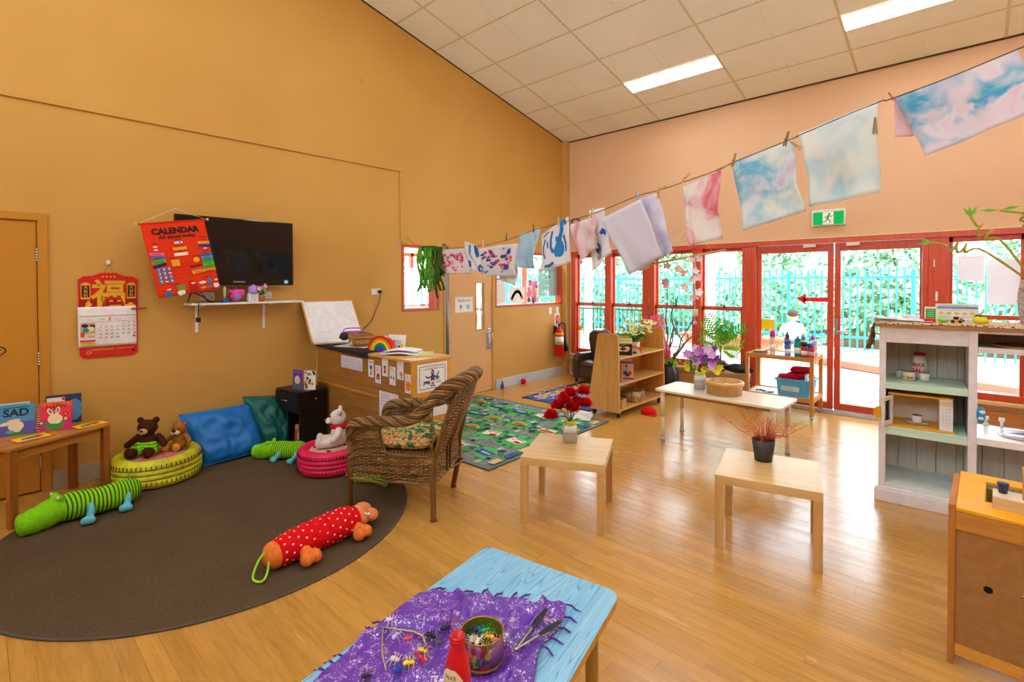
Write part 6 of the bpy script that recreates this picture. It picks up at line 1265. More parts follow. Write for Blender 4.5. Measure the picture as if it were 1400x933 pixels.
for cx_, cy_ in blocks:
    sel = random.random(); r0 = random.uniform(-.3, .3)
    for _ in range(12): an = random.uniform(0, 2*PI); a.ell(cx_+.17*math.cos(an), cy_+.155*math.sin(an), random.uniform(.02, .04), random.uniform(.014, .028), random.choice([TL, '#17705F', '#2A9A68']), an, wob=.25, up=False)
    a.z += .0002
    if sel < .35: a.rect(cx_, cy_, .20, .12, '#E9D6A0', r0); a.rect(cx_, cy_-.02, .17, .05, '#C8302E', r0); a.rect(cx_-.03, cy_+.03, .05, .03, '#3E6AB8', r0); a.rect(cx_+.05, cy_+.03, .05, .03, '#F2EEE2', r0)
    elif sel < .6: a.rect(cx_, cy_, .21, .10, '#3A62B0', r0); a.rect(cx_, cy_, .17, .03, '#BCD2E8', r0); a.rect(cx_-.06, cy_, .03, .08, '#22407E', r0)
    elif sel < .8: a.rect(cx_, cy_, .19, .13, '#F0EEE6', r0); a.rect(cx_-.05, cy_+.02, .035, .012, '#D8242A', r0); a.rect(cx_-.05, cy_+.02, .012, .035, '#D8242A', r0); a.rect(cx_+.04, cy_-.03, .08, .05, '#D8242A', r0); a.rect(cx_+.02, cy_+.045, .12, .02, '#6C8AC0', r0)
    else: a.ell(cx_, cy_, .10, .05, YE, r0); a.ell(cx_, cy_, .08, .035, GD, r0); a.poly([(cx_-.1, cy_-.03), (cx_+.1, cy_-.05), (cx_+.02, cy_+.02)], '#D83A30')
for q, c_, c2 in ((-RL/2+.07, '#E9C98A', '#C8302E'), (RL/2-.07, '#3A62B0', '#E9C98A')):
    for s_ in range(9): a.rect(q, -RW/2+.16+s_*.2, .07, .13, c_ if s_ % 2 else c2, up=False); a.rect(q, -RW/2+.16+s_*.2+.095, .06, .04, GD, up=False)
a.build('road_print', Matrix.Identity(4), t, .95)
P(MB().box((-RL/2-.006, -RW/2-.006, 0), (-RL/2, RW/2+.006, .007)).box((RL/2, -RW/2-.006, 0), (RL/2+.006, RW/2+.006, .007)).box((-RL/2, -RW/2-.006, 0), (RL/2, -RW/2, .007)).box((-RL/2, RW/2, 0), (RL/2, RW/2+.006, .007)), 'bound_edge', flat('#3E3A40', .9), t)
# blue rug: corners (-4.48,5.05) (-3.38,5.06) (-4.43,6.51)
t = T('blue_play_rug', 'navy and blue play rug with white web lines and yellow lettering by the brown armchair', 'rug', (-3.93, 5.80, 0), math.radians(0.5))
P(MB().box((-.54, -.74, 0), (.54, .74, .006)), 'rug_base', cloth('#1B3F86', '#16336E', 60, .95), t)
a = ART(); a.z = .0063; a.rect(0, 0, 1.05, 1.45, '#14224A'); a.poly([(-.52, -.72), (.52, -.72), (.52, .1), (-.30, -.1), (-.40, .3), (-.52, .1)], '#1F56A8')
for k_ in range(7):
    an = -1.5+k_*.38; a.line([(.2, .0), (.2-.95*math.cos(an*.7+.2), .0+.95*math.sin(an*.7))], .010, '#DCE6F0', up=False)
a.z += .0002
for q in (.25, .42, .6, .78): a.line([(.2-q*math.cos((-1.5+k_*.19)*.7+.2)*(1-.06*(k_ % 2)), q*math.sin((-1.5+k_*.19)*.7)*(1-.06*(k_ % 2))) for k_ in range(17)], .010, '#DCE6F0', up=False)
a.z += .0002
a.text('SPIDER-MAN', -.36, .05, .24, '#F2C21E', rot=PI/2, bold=.006)
a.ell(.22, .10, .22, .26, '#D02832', wob=.22); a.ell(.15, -.35, .12, .16, '#7CB4E0', wob=.25); a.ell(.34, .34, .10, .08, '#3E8AC8', wob=.2); a.ell(.20, -.5, .16, .1, '#C8304A', wob=.25)
a.build('rug_print', Matrix.Identity(4), t, .95)
P(MB().box((-.548, -.748, 0), (-.54, .748, .007)).box((.54, -.748, 0), (.548, .748, .007)).box((-.54, -.748, 0), (.54, -.74, .007)).box((-.54, .74, 0), (.54, .748, .007)), 'bound_edge', flat('#141A2C', .9), t)
# brown child armchair
t = T('child_armchair', 'small dark brown leather armchair in the corner by the fire extinguisher', 'armchair', (-4.28, 6.62, 0), math.radians(-102)); M_LTH = flat('#4A382C', .35)
# faces +x local -> towards -y
def soft_box(mb, a_, b_): mb.box(a_, b_)
P(MB().box((-.20, -.20, .08), (.22, .20, .27)), 'seat_base', M_LTH, t, .02, segs=3); c_ = cushion_mesh(.40, .38, .12, .3); c_.v = [(x+.03, y, z+.23) for x, y, z in c_.v]; P(c_, 'seat_pad', M_LTH, t)
mb = MB().prism([(-.20, 0), (.20, 0), (.22, .48), (.19, .58), (.09, .645), (-.09, .645), (-.19, .58), (-.22, .48)], .15, FR((-.26, 0, .22), (0, 1, 0), (.22, 0, 1))); P(mb, 'backrest', M_LTH, t, .03, segs=3)
for sg in (-1, 1): mb = MB().prism([(-.25, .06), (.24, .06), (.25, .36), (.22, .42), (.16, .45), (-.20, .45)], .12, FR((0, -sg*.20 if sg > 0 else .32, 0), (1, 0, 0), (0, 0, 1))); P(mb, 'armrest', M_LTH, t, .03, segs=3)
for x in (-.2, .2):
    for y_ in (-.26, .26): P(MB().cyl((x, y_, 0), (x, y_, .09), .018, .024), 'leg', flat('#2A1C14', .4), t)
# ================================================================ DISPLAY SHELF CONTENTS (shelf centre -3.12, 5.53)
SX, SY = -3.12, 5.53
def c_gard(a, w_, h_):
    a.rect(0, h_*.40, w_, h_*.2, '#3E9A4A'); a.rect(-.01, h_*.36, w_*.8, h_*.06, '#E0A82A'); a.rect(0, h_*.16, w_, h_*.26, '#E9EBDC'); a.text('GARDEN', 0, h_*.17, .045, '#8CC82A', bold=.0015); a.rect(0, h_*.02, w_, h_*.05, '#D8242A'); a.rect(0, -h_*.26, w_, h_*.5, '#14140F')
    a.ell(-.035, -.055, .042, .030, '#E8C4B0', -.4); a.ell(.035, -.055, .042, .030, '#E8C4B0', .4); a.ell(0, -.055, .034, .016, '#2A2A1E'); a.line([(0, -.05), (0, -.012)], .006, '#2E9A3A'); a.ell(-.02, -.005, .022, .009, '#2E9A3A', -.2); a.ell(.02, -.005, .022, .009, '#2E9A3A', .2)
def c_child(a, w_, h_):
    a.rect(0, 0, w_, h_, '#D8A48A'); a.rect(0, h_*.43, w_, h_*.14, '#6A5AA0'); a.rect(0, -h_*.45, w_, h_*.1, '#7A5AA0'); a.ell(-.005, .045, .014, .018, '#4A2A1C'); a.ell(-.005, .01, .024, .028, '#8AB4DC', wob=.1); a.ell(-.035, -.03, .022, .026, '#1E7AA8', wob=.1); a.ell(.035, -.03, .026, .024, '#D81E28', wob=.1); a.ell(.005, -.055, .03, .02, '#2A3A1E', wob=.2); a.ell(-.01, -.03, .014, .024, '#1A1A2A')
standing_book('picture_book', 'book with cupped hands holding a seedling on the top of the display shelf', (SX+.115, SY-.325, .7065), -62, .20, .255, .014, '#14140F', c_gard, 5)
standing_book('picture_book', 'picture book of a child with colourful balls on the middle shelf of the display shelf', (SX+.11, SY-.235, .4065), -60, .16, .215, .012, '#D8A48A', c_child, 5)
standing_book('picture_book', 'pale pink book in the left compartment of the middle shelf', (SX+.10, SY-.485, .4065), -20, .08, .16, .008, '#D8B0A8', c_plain, 5)
rainbow('small pastel stacking rainbow on the top of the display shelf', (SX+.13, SY-.09, .7055), math.radians(34), .088, .06, ['#E8202A', '#F4A0A0', '#F0C49A', '#F2E07A', '#9AD8D0', '#2A9ACB', '#1A2A6A'], 'stacking_rainbow')
t = T('flower_pot', 'white pot of cream and lime artificial flowers on the display shelf', 'plant', (SX+.0, SY+.17, .7055)); P(MB().lathe([(0, 0), (.045, 0), (.062, .11), (.056, .11), (.042, .01), (0, .01)], 24), 'pot', flat('#E8DCD2', .4), t)
random.seed(21); st_, fl1, lv = MB(), MB(), MB()
for _ in range(38):
    e_ = Vector((random.uniform(-.16, .16), random.uniform(-.26, .30), random.uniform(.20, .36))); st_.tube([(0, 0, .08), (e_.x*.4, e_.y*.4, e_.z*.8), e_], .0025, 5, cap=False); fl1 = MB(); petal_flower(fl1, e_, .042, 6, (random.uniform(-1, 1), random.uniform(-1, .3), 1), .5); P(fl1, 'flower', flat('#EDF0B0', .6), t)
leaf_cloud(lv, (0, .02, .19), (.10, .14, .07), 90, .034)
P(st_, 'stems', M_STEM, t); P(lv, 'leaves', flat('#2E8A44', .5), t)
t = T('log_slice_basket', 'round bark covered log bowl on the bottom shelf of the display shelf', 'bowl', (SX+.06, SY-.02, .1105)); b = NB('bark_shell'); b.bsdf(None, .8); nz = b.noise(b.coord(), 14, 4, .7, 1); b.l(b.ramp(nz.outputs[0], [(.3, lin('#5A4226')), (.5, lin('#9A7A48')), (.7, lin('#D8C090'))]), b.b.inputs['Base Color']); b.bump(nz.outputs[0], .6, .01); P(MB().lathe([(0, 0), (.13, 0), (.15, .06), (.155, .13), (.135, .135), (.125, .02), (0, .02)], 28), 'shell', b.m, t)
t = T('slatted_basket', 'small pale slatted basket of dark pine cones at the front of the bottom shelf', 'basket', (SX+.10, SY-.43, .1105), .2)
for z in (.012, .045, .078): P(MB().box((-.08, -.075, z), (.08, -.069, z+.016)).box((-.08, .069, z), (.08, .075, z+.016)).box((-.08, -.069, z), (-.074, .069, z+.016)).box((.074, -.069, z), (.08, .069, z+.016)), 'slat', flat('#E2C48E', .5), t)
P(MB().box((-.074, -.069, 0), (.074, .069, .006)), 'base', flat('#D8B87E', .5), t); mb = MB()
for q in range(9): x = -.07+.0175*q; mb.box((x, -.078, 0), (x+.004, -.074, .095)).box((x, .074, 0), (x+.004, .078, .095)).box((.079, x, 0), (.083, x+.004, .095))
P(mb, 'uprights', flat('#D8B87E', .5), t)
for k_ in range(5): ONE(MB().ell((0, 0, .025), (.028, .024, .026), noise_a=.012), 'pine_cone', flat('#3A2A1E', .8), 'dark pine cone in the small slatted basket', 'pine cone', (SX+.10+(-.04, .03, 0, .04, -.03)[k_], SY-.43+(-.03, -.035, .0, .035, .035)[k_], .1175+.035*(k_ == 2)), 0, 'pine cones in the slatted basket')
ONE(MB().ell((0, 0, .04), (.08, .07, .045), noise_a=.006), 'dark_bark_ball', flat('#4A3826', .9), 'dark woody seed pod behind the log bowl on the bottom shelf', 'seed pod', (SX-.03, SY-.25, .1205))
# cap
mb = MB().lathe([(.075, 0), (.082, .02), (.07, .055), (.04, .078), (0, .085)], 24, sx=1.15); mb.sheet(lambda u, v: (-.06+.12*u, .065+.075*v*(1-(2*u-1)**2*.6), .012-.008*v), 10, 4, .003)
ONE(mb, 'sun_hat', cloth('#D8141C', None, 100, .8), 'red cloth cap lying on the floor in front of the display shelf', 'cap', (-2.80, 5.44, 0), math.radians(-120))
ONE(MB().sheet(lambda u, v: (-.15+.3*u, -.12+.24*v, .008+.022*abs(math.sin(u*6+v*3))*abs(math.sin(v*5))), 16, 12, .002), 'white_paper', flat('#E8EAF0', .7), 'crumpled white paper on the floor by the display shelf castor', 'paper', (-3.30, 4.72, .008), .4)
# floor vase with bare branches
t = T('branch_vase', 'glossy black floor vase with tall bare branches and pink netting by the sash windows', 'vase', (-3.10, 6.60, 0)); P(MB().lathe([(0, 0), (.08, 0), (.12, .06), (.15, .18), (.14, .30), (.09, .38), (.075, .41), (.09, .43), (.08, .43), (.06, .40), (0, .38)], 32), 'vase', flat('#24262C', .12), t)
random.seed(31); mb = MB()
for e_ in ((-.02, .02, 1.62), (.08, -.02, 1.40), (-.36, -.04, 1.30), (-.30, .02, 1.05), (.42, -.02, 1.10), (.50, -.06, .95), (.30, .05, .80), (.16, .0, 1.05), (-.10, -.05, .98)):
    p0 = Vector((0, 0, .38)); p1 = Vector(e_); pts = [p0]
    for k_ in range(1, 7): u = k_/6; pts.append(p0.lerp(p1, u)+Vector((random.uniform(-.03, .03), random.uniform(-.02, .02), 0))*math.sin(PI*u)*1.3+Vector((0, 0, .05*math.sin(PI*u))))
    mb.tube(pts, [.014, .013, .012, .010, .008, .006, .004], 6)
    for k_ in (3, 4, 5): q = pts[k_]; mb.tube([q, q+Vector((random.uniform(-.06, .06), random.uniform(-.04, .04), .07)), q+Vector((random.uniform(-.12, .12), random.uniform(-.06, .06), .17))], [.006, .005, .003], 5)
P(mb, 'branches', wood('#8A6248', '#6A4632', .7, 1, 2), t); mb = MB(); leaf_cloud(mb, (.04, 0, .46), (.14, .10, .07), 60, .035); P(mb, 'leaves', M_LEAF2, t)
b = NB('pink_netting'); b.bsdf(lin('#F0608A'), .8); b.b.inputs['Alpha'].default_value = .6
P(MB().sheet(lambda u, v: (-.20+.30*u-.12*v+.02*math.sin(v*9), -.10+.06*math.sin(u*12), .46+.62*v+.05*u), 16, 14, .001), 'netting', b.m, t)
# monstera-like plant on the sill
SILLZ = SILL
t = T('leafy_pot_plant', 'green fern palm in a dark grey pot on the window sill', 'plant', (-2.475, YB-.115, SILLZ+.001), 0)
t.location = (-2.475, YB-.04-.005, SILLZ+.0); t.location.y = YB-.042
P(MB().lathe([(0, 0), (.052, 0), (.074, .12), (.072, .135), (.062, .135), (.045, .02), (0, .02)], 28), 'pot', flat('#4A5058', .4), t); P(MB().lathe([(0, .118), (.06, .118)], 20), 'soil', flat('#3A2A1E', .9), t)
t.location = (-2.475, YB-.085, SILLZ)
P(MB().tube([(0, 0, .11), (.005, 0, .22), (0, .005, .30)], [.014, .012, .009], 8), 'trunk', M_STEM, t)
random.seed(41)
for k_, (an, ln, up_) in enumerate(((2.6, .30, .52), (0.4, .34, .46), (3.3, .28, .30), (-.2, .30, .24), (1.6, .12, .56), (-1.2, .16, .40), (-2.3, .24, .42), (-.8, .22, .50), (3.0, .22, .15), (.1, .22, .10), (2.9, .18, .60), (.9, .24, .38))):
    mb = MB(); d_ = Vector((math.cos(an), math.sin(an)*.35, 0)); pr = None; pts = []
    for s_ in range(24): u = s_/23; pts.append(Vector((0, 0, .24))+d_*ln*u*(.55+.45*u)+Vector((0, 0, up_*(u**.8)-.10*u*u)))
    mb.tube(pts, [.004]*12+[.002]*12, 5, cap=False)
    for s_ in range(6, 24, 2):
        p = pts[s_]; tt = (pts[s_]-pts[s_-1]).normalized(); sd_ = tt.cross(Vector((0, -1, .3))).normalized()
        for sg in (-1, 1): L = .095*math.sin(PI*(s_-2)/24)+.03; q = (sd_*sg+tt*.55).normalized(); w_ = tt*.012; mb.add([p-w_*.4, p+q*L*.5-w_, p+q*L, p+q*L*.5+w_, p+w_*.6], [(0, 1, 2, 3, 4)])
    P(mb, 'frond', flat('#58B030', .4) if k_ % 3 else M_LEAF2, t)
mb = MB().ell((0, 0, .055), (.19, .05, .055), noise_a=.02).tube(smooth_path([(-.15, 0, .06), (-.05, .0, .10), (.08, 0, .085), (.18, 0, .04)], 5), .025, 10)
mesh_ = fuse(mb, .008, 2); o = mesh_obj(mesh_, 'black_bag', flat('#1A1D26', .3), None); o.location = (-2.235, YB-.10, SILLZ); tag(o, 'folded glossy black bag lying on the window sill beside the fern pot', 'bag')
t = T('green_shelf_plant', 'thin yellow-green palm stems rising behind the left end of the display shelf', 'plant', (-3.46, 6.70, 0)); P(MB().lathe([(0, 0), (.07, 0), (.09, .16), (.08, .16), (.06, .02), (0, .02)], 20), 'pot', flat('#8A5A3A', .6), t); mb = MB(); random.seed(51)
for _ in range(12):
    e_ = Vector((random.uniform(-.30, .14), random.uniform(-.1, .1), random.uniform(.5, .95))); pts = smooth_path([(0, 0, .14), e_*.55+Vector((0, 0, .15)), e_], 5); mb.tube(pts, .003, 5)
    for p in pts[4:]: q = Vector((random.uniform(-1, 1), random.uniform(-.4, .4), .5)).normalized()*.07; mb.add([p, p+q*.5+Vector((0, 0, .008)), p+q, p+q*.5-Vector((0, 0, .008))], [(0, 1, 2, 3)])
P(mb, 'fronds', M_LEAF2, t)
# ================================================================ ON THE TABLES
def jar(label, loc, rz, s, sand, name='flower_jar'):
    t = T(name, label, 'vase', loc, rz); M = Matrix.Identity(4)
    pr = [(0, 0), (.045*s, 0), (.052*s, .008), (.052*s, .075*s)]
    mb = MB(); sq = lambda r, z, n=32: [(r*(abs(math.cos(2*PI*k/n))**.55)*(1 if math.cos(2*PI*k/n) >= 0 else -1), r*(abs(math.sin(2*PI*k/n))**.55)*(1 if math.sin(2*PI*k/n) >= 0 else -1), z) for k in range(n)]
    def stack(mb, prof, n=32):
        o_ = len(mb.v); vs = []
        for r, z in prof: vs += sq(r, z, n)
        k = len(prof); q = mb.smooth; mb.smooth = True; mb.add(vs, [(i*n+j, i*n+(j+1) % n, (i+1)*n+(j+1) % n, (i+1)*n+j) for i in range(k-1) for j in range(n)]+[tuple(reversed(range(n))), tuple(range((k-1)*n, k*n))]); mb.smooth = q
    stack(mb, [(.042*s, 0), (.048*s, .006), (.049*s, .07*s)]); P(mb, 'sand', cloth(sand, None, 200, .9), t)
    mb = MB(); stack(mb, [(.0495*s, .072*s), (.050*s, .105*s), (.040*s, .125*s)]); P(mb, 'jar_glass', flat('#DDE4E2', .12), t)
    P(MB().lathe([(.041*s, .122*s), (.043*s, .125*s), (.043*s, .15*s), (.040*s, .153*s), (.03*s, .150*s), (0, .148*s)], 28), 'lime_band', flat('#C9D83A', .4), t); return t
jt = jar('squat glass jar of sand with a lime band holding bright red artificial roses', (-2.075, 2.86, .4365), .5, 1.0, '#B7A48C')
random.seed(61)
def rose(c, r, mb):
    c = Vector(c)
    for ring, (n, rr, z0) in enumerate(((3, .28, .95), (4, .52, .85), (5, .82, .62), (6, 1.05, .3), (6, 1.1, -.1))):
        for i in range(n):
            a_ = 2*PI*i/n+ring*.5; d_ = Vector((math.cos(a_), math.sin(a_), 0)); s_ = Vector((-math.sin(a_), math.cos(a_), 0)); b_ = c+Vector((0, 0, -r*.4)); o_ = c+d_*rr*r+Vector((0, 0, r*z0))
            mb.add([b_, b_.lerp(o_, .5)-s_*r*.5+d_*r*.12, o_-s_*r*.32+Vector((0, 0, .1*r)), o_+d_*r*.1, o_+s_*r*.32+Vector((0, 0, .1*r)), b_.lerp(o_, .5)+s_*r*.5+d_*r*.12], [(0, 1, 2, 3), (0, 3, 4, 5)])
st_ = MB(); lv = MB(); M_ROSE = cloth('#E30C16', '#B80812', 30, .7, .1)
for (x, y_, z) in ((-.10, -.12, .21), (-.07, -.05, .26), (-.02, -.09, .31), (.0, .0, .34), (.04, .03, .27), (.07, .12, .33), (-.04, .03, .30), (.02, -.04, .25), (.09, .05, .26)):
    mb = MB(); rose((x*1.15, y_*1.1, z), .047, mb); P(mb, 'rose', M_ROSE, jt); st_.tube([(0, 0, .13), (x*.3, y_*.3, .19), (x, y_, z-.012)], .003, 5)
P(st_, 'stems', M_STEM, jt)
for x, y_, z, dx, dy in ((.0, .03, .20, .02, .05), (-.01, -.04, .20, -.02, -.05), (.03, .06, .23, .02, .05), (.0, -.01, .17, -.04, -.02), (.02, -.02, .16, .05, .0), (.01, .0, .22, .03, -.05)):
    p = Vector((x, y_, z)); q = Vector((dx, dy, .01)); s_ = Vector((-dy, dx, 0)).normalized()*.024; lv = MB().add([p, p+q*.5+s_, p+q*1.2, p+q*.5-s_, p+q*.6+Vector((0, 0, .01))], [(0, 1, 4), (1, 2, 4), (2, 3, 4), (3, 0, 4)]); P(lv, 'leaf', flat('#4CB42A', .4), jt)
j2 = jar('square glass jar of sand with purple and yellow flowers on the long white table', (-1.955, 4.865, .5145), .3, 1.12, '#B8AFA4')
random.seed(71); f1_, f2_, f3_, st_, lv = MB(), MB(), MB(), MB(), MB()
for _ in range(19): c_ = (random.uniform(-.13, .15), random.uniform(-.09, .09), random.uniform(.24, .38)); f1_ = MB(); petal_flower(f1_, c_, .052, 6, (random.uniform(-.7, .9), -1, random.uniform(.1, .9)), .45); P(f1_, 'purple_flower', flat(random.choice(['#A850D0', '#CC8AE4', '#E4BCEE', '#D8A4E8', '#8A3AB8']), .6), j2); st_.tube([(0, 0, .14), c_], .0025, 5)
for _ in range(16): c_ = (random.uniform(-.19, .19), random.uniform(-.08, .08), random.uniform(.17, .27)); f2_ = MB(); petal_flower(f2_, c_, .038, 6, (random.uniform(-.5, .5), -1, .3), .4); P(f2_, 'yellow_flower', flat('#F4E01E', .6), j2)
for _ in range(5): f3_ = MB(); P(f3_, 'pale_flower', flat('#EBD0EC', .6), j2) if petal_flower(f3_, (random.uniform(-.05, .08), .03, random.uniform(.34, .42)), .05, 6, (0, -1, .4), .3) is None else 0
leaf_cloud(lv, (0, 0, .25), (.13, .10, .10), 70, .026)
P(lv, 'leaves', M_LEAF, j2); P(st_, 'stems', M_STEM, j2)
t = T('bamboo_bowl', 'round bamboo steamer bowl on the long white table', 'bowl', (-1.70, 4.80, .5145)); P(MB().lathe([(0, 0), (.155, 0), (.158, .085), (.172, .088), (.174, .118), (.150, .120), (.146, .018), (0, .018)], 40), 'bowl_wall', wood('#D9A95E', '#C9954A', .35, .8, 2, 'bamboo'), t)
random.seed(77)
for k_ in range(9):
    an, q = k_*.7, .03+.011*k_; ONE(MB().ell((0, 0, .018), (.026, .02, .018), noise_a=.008), 'white_pebble', flat('#EDE4DC', .6), 'white pebble in the bamboo bowl', 'pebble', (-1.70+q*math.cos(an), 4.80+q*math.sin(an), .5330+(.034 if k_ < 3 else 0)), 0, 'white pebbles in the bamboo bowl')
t = T('twig_pot', 'black pot of red-orange painted twigs on the right hand birch side table', 'plant pot', (-.955, 3.385, .4365)); P(MB().lathe([(0, 0), (.050, 0), (.068, .135), (.064, .135), (.046, .01), (0, .01)], 32), 'pot', flat('#3C3A3C', .45), t); P(MB().lathe([(0, .115), (.060, .115)], 20), 'pot_filling', flat('#7A4A3A', .9), t)
random.seed(81); mb = MB(); M_TW = flat('#D2583A', .6)
for _ in range(60):
    an = random.uniform(0, 2*PI); r_ = random.uniform(.02, .17); e_ = Vector((r_*math.cos(an), r_*math.sin(an), .13+random.uniform(.03, .22)*(1.2-r_*4))); pts = [Vector((.03*math.cos(an), .03*math.sin(an), .11)), Vector((e_.x*.5, e_.y*.5, .13+.5*(e_.z-.13)+.02)), e_]; mb.tube(pts, [.0016, .0013, .0008], 4)
    for _q in range(3): u = random.uniform(.4, 1); p = pts[1].lerp(pts[2], u); mb.tube([p, p+Vector((random.uniform(-.02, .02), random.uniform(-.02, .02), random.uniform(0, .025)))], .0009, 3, cap=False)
for an, L in ((2.4, .30), (.5, .22), (1.9, .26), (3.4, .26), (.2, .24)):
    e_ = Vector((L*math.cos(an), L*math.sin(an), .26)); pts = [Vector((0, 0, .12)), e_*.5+Vector((0, 0, .04)), e_]; mb.tube(pts, [.0025, .002, .001], 5)
    for s_ in range(14): p = pts[1].lerp(pts[2], s_/13); mb.tube([p, p+Vector((random.uniform(-.015, .015), random.uniform(-.015, .015), random.uniform(-.01, .02)))], .0012, 3, cap=False)
P(mb, 'twigs', M_TW, t)
# ================================================================ TROLLEY CONTENTS
BZ = .6925
def bottle(label, x, y_, h_, r_, body, cap, kind=0):
    h_ *= 1.18; r_ *= 1.08
    t = T('drink_bottle', label, 'bottle', (x, y_, BZ), 0, 'drink bottles on the trolley'); P(MB().lathe([(0, 0), (r_*.92, 0), (r_, .008), (r_, h_*.62), (r_*.86, h_*.70), (r_*.8, h_*.74), (0, h_*.74)], 20), 'bottle_body', flat(body, .25), t)
    P(MB().lathe([(r_*.82, h_*.735), (r_*.9, h_*.75), (r_*.86, h_*.86), (r_*.4, h_*.90), (r_*.28, h_), (0, h_)] if kind == 0 else [(r_*.95, h_*.735), (r_*1.0, h_*.75), (r_*1.0, h_*.92), (r_*.9, h_), (0, h_)], 20), 'cap', flat(cap, .35), t)
    P(MB().lathe([(r_*1.01, h_*.18), (r_*1.01, h_*.45)], 20), 'label_band', flat({'#D8202E': '#F0B0B0', '#F0E9DA': '#E2CDA0'}.get(body, '#F0F0F0'), .4), t); return t
bottle('tall pale bottle with a magenta cap at the left of the trolley', -1.735, 6.49, .25, .028, '#E6D6AE', '#E81E9A', 1)
bottle('red and white bottle behind the blue one on the trolley', -1.60, 6.58, .24, .026, '#C82838', '#3A4A5A')
bottle('small blue bottle with a pale band on the trolley', -1.575, 6.50, .16, .030, '#3A82D0', '#2A5AB8', 1)
bottle('dark teal bottle with a teal spout in the middle of the trolley', -1.47, 6.50, .21, .033, '#149C96', '#1E7A9A')
bottle('clear blue-spouted bottle at the back middle of the trolley', -1.44, 6.62, .22, .026, '#D0DC50', '#1A9AD8')
bottle('black and red bottle with a black lid on the trolley', -1.40, 6.485, .155, .030, '#C8283A', '#2A2226', 1)
bottle('light blue bottle with a navy dome lid on the trolley', -1.345, 6.53, .14, .032, '#3CA8E0', '#2A4AA0', 1)
bottle('red bottle with a blue lid near the right end of the trolley', -1.315, 6.455, .15, .026, '#D8202E', '#2454B8')
bottle('lilac spouted bottle behind the red one on the trolley', -1.355, 6.68, .22, .026, '#EAD8E8', '#9A4AC0')
bottle('slim white and pink bottle at the right end of the trolley', -1.315, 6.60, .17, .022, '#E8C8D8', '#C0D8E8', 1)
random.seed(91); mb = MB()
t = T('craft_papers', 'small heap of coloured paper scraps at the left end of the trolley top', 'paper', (-1.90, 6.62, BZ))
for k_, c in enumerate(('#F0F0EE', '#C83A3A', '#7ACB6A', '#EFE6E0', '#2A2A34', '#F0C07A')): P(MB().sheet(lambda u, v, k_=k_: (-.06+.13*u+.02*math.sin(k_*2.1), -.09+.15*v+.03*math.cos(k_*1.7), .002+.006*k_+.012*math.sin(u*3+k_)*v), 5, 4, .0015), 'scrap', flat(c, .7), t)
t = T('storage_tub', 'blue plastic tub with a white label on the bottom shelf of the trolley', 'tub', (-1.51, 6.625, .2275), 0); M_TUB = flat('#54B8F0', .3)
def tub(mb, w_, d_, h_, th_, tp=.88):
    def ring(k, z, o=0): return [(sx_*(w_/2*k-o), sy_*(d_/2*k-o), z) for sx_, sy_ in ((-1, -1), (1, -1), (1, 1), (-1, 1))]
    vs = ring(tp, 0)+ring(1, h_)+ring(1, h_, th_)+ring(tp, th_, th_); mb.add(vs, [(3, 2, 1, 0)]+[(i, (i+1) % 4, 4+(i+1) % 4, 4+i) for i in range(4)]+[(4+i, 4+(i+1) % 4, 8+(i+1) % 4, 8+i) for i in range(4)]+[(8+i, 8+(i+1) % 4, 12+(i+1) % 4, 12+i) for i in range(4)]+[(12, 13, 14, 15)]); return mb
P(tub(MB(), .36, .34, .20, .006), 'tub_body', M_TUB, t, .003); P(MB().box((-.195, -.185, .185), (.195, -.165, .205)).box((-.195, .165, .185), (.195, .185, .205)).box((-.195, -.165, .185), (-.175, .165, .205)).box((.175, -.165, .185), (.195, .165, .205)), 'tub_rim', M_TUB, t, .003)
a = ART(.19, .055, '#E2E6EE', .001)
for r_ in range(3): a.line([(-.08, .015-.015*r_), (.03+.03*(r_ % 2), .015-.015*r_)], .003, '#6A7A9A')
a.build('label', FR((-.03, -.163, .09), (1, 0, 0), (0, -.12, 1)), t)
for k_, (x, y_, z, rz, h_) in enumerate(((-1.58, 6.60, .40, .3, '#C8102E'), (-1.47, 6.65, .43, -.5, '#D01838'), (-1.45, 6.62, .495, .1, '#B80E28'))):
    ONE(cushion_mesh(.24, .20, .07, .4), 'beanbag', cloth(h_, None, 90, .9), ['red cloth bag at the left in the blue tub', 'red cloth bag at the right in the blue tub', 'red cloth bag on top of the pile in the blue tub'][k_], 'cloth bag', (x, y_, z), rz)
ONE(MB().box((-.012, -.05, 0), (.012, .05, .10)), 'white_box', flat('#E8ECF2', .5), 'white card box upright in the blue tub', 'box', (-1.385, 6.55, .40), 0, None, .002)
ONE(MB().sheet(lambda u, v: (-.012+.024*u, .004*math.sin(v*5), -.13+.13*v), 4, 8, .002), 'lime_tag', flat('#A8E04A', .5), 'lime green tag hanging from the right side of the trolley', 'tag', (-1.281, 6.50, .70), PI/2)
random.seed(95)
for k_ in range(7): ONE(MB().box((-.022, -.010, 0), (.022, .010, .012)).cyl((-.012, 0, .012), (-.012, 0, .016), .005, n=8).cyl((.012, 0, .012), (.012, 0, .016), .005, n=8), 'toy_block', flat(['#2A6AC8', '#2A3A4A', '#3A8AC0', '#6A4A3A', '#C8C8D0', '#1A2A3A', '#2A9AD0'][k_], .4), '%s toy brick on the lower shelf of the trolley' % ['bright blue', 'dark slate', 'mid blue', 'brown', 'pale grey', 'navy', 'cyan'][k_], 'toy brick', (-1.93+.03*k_, 6.50+random.uniform(0, .10), .2275), random.uniform(0, 3), 'toy bricks on the trolley')
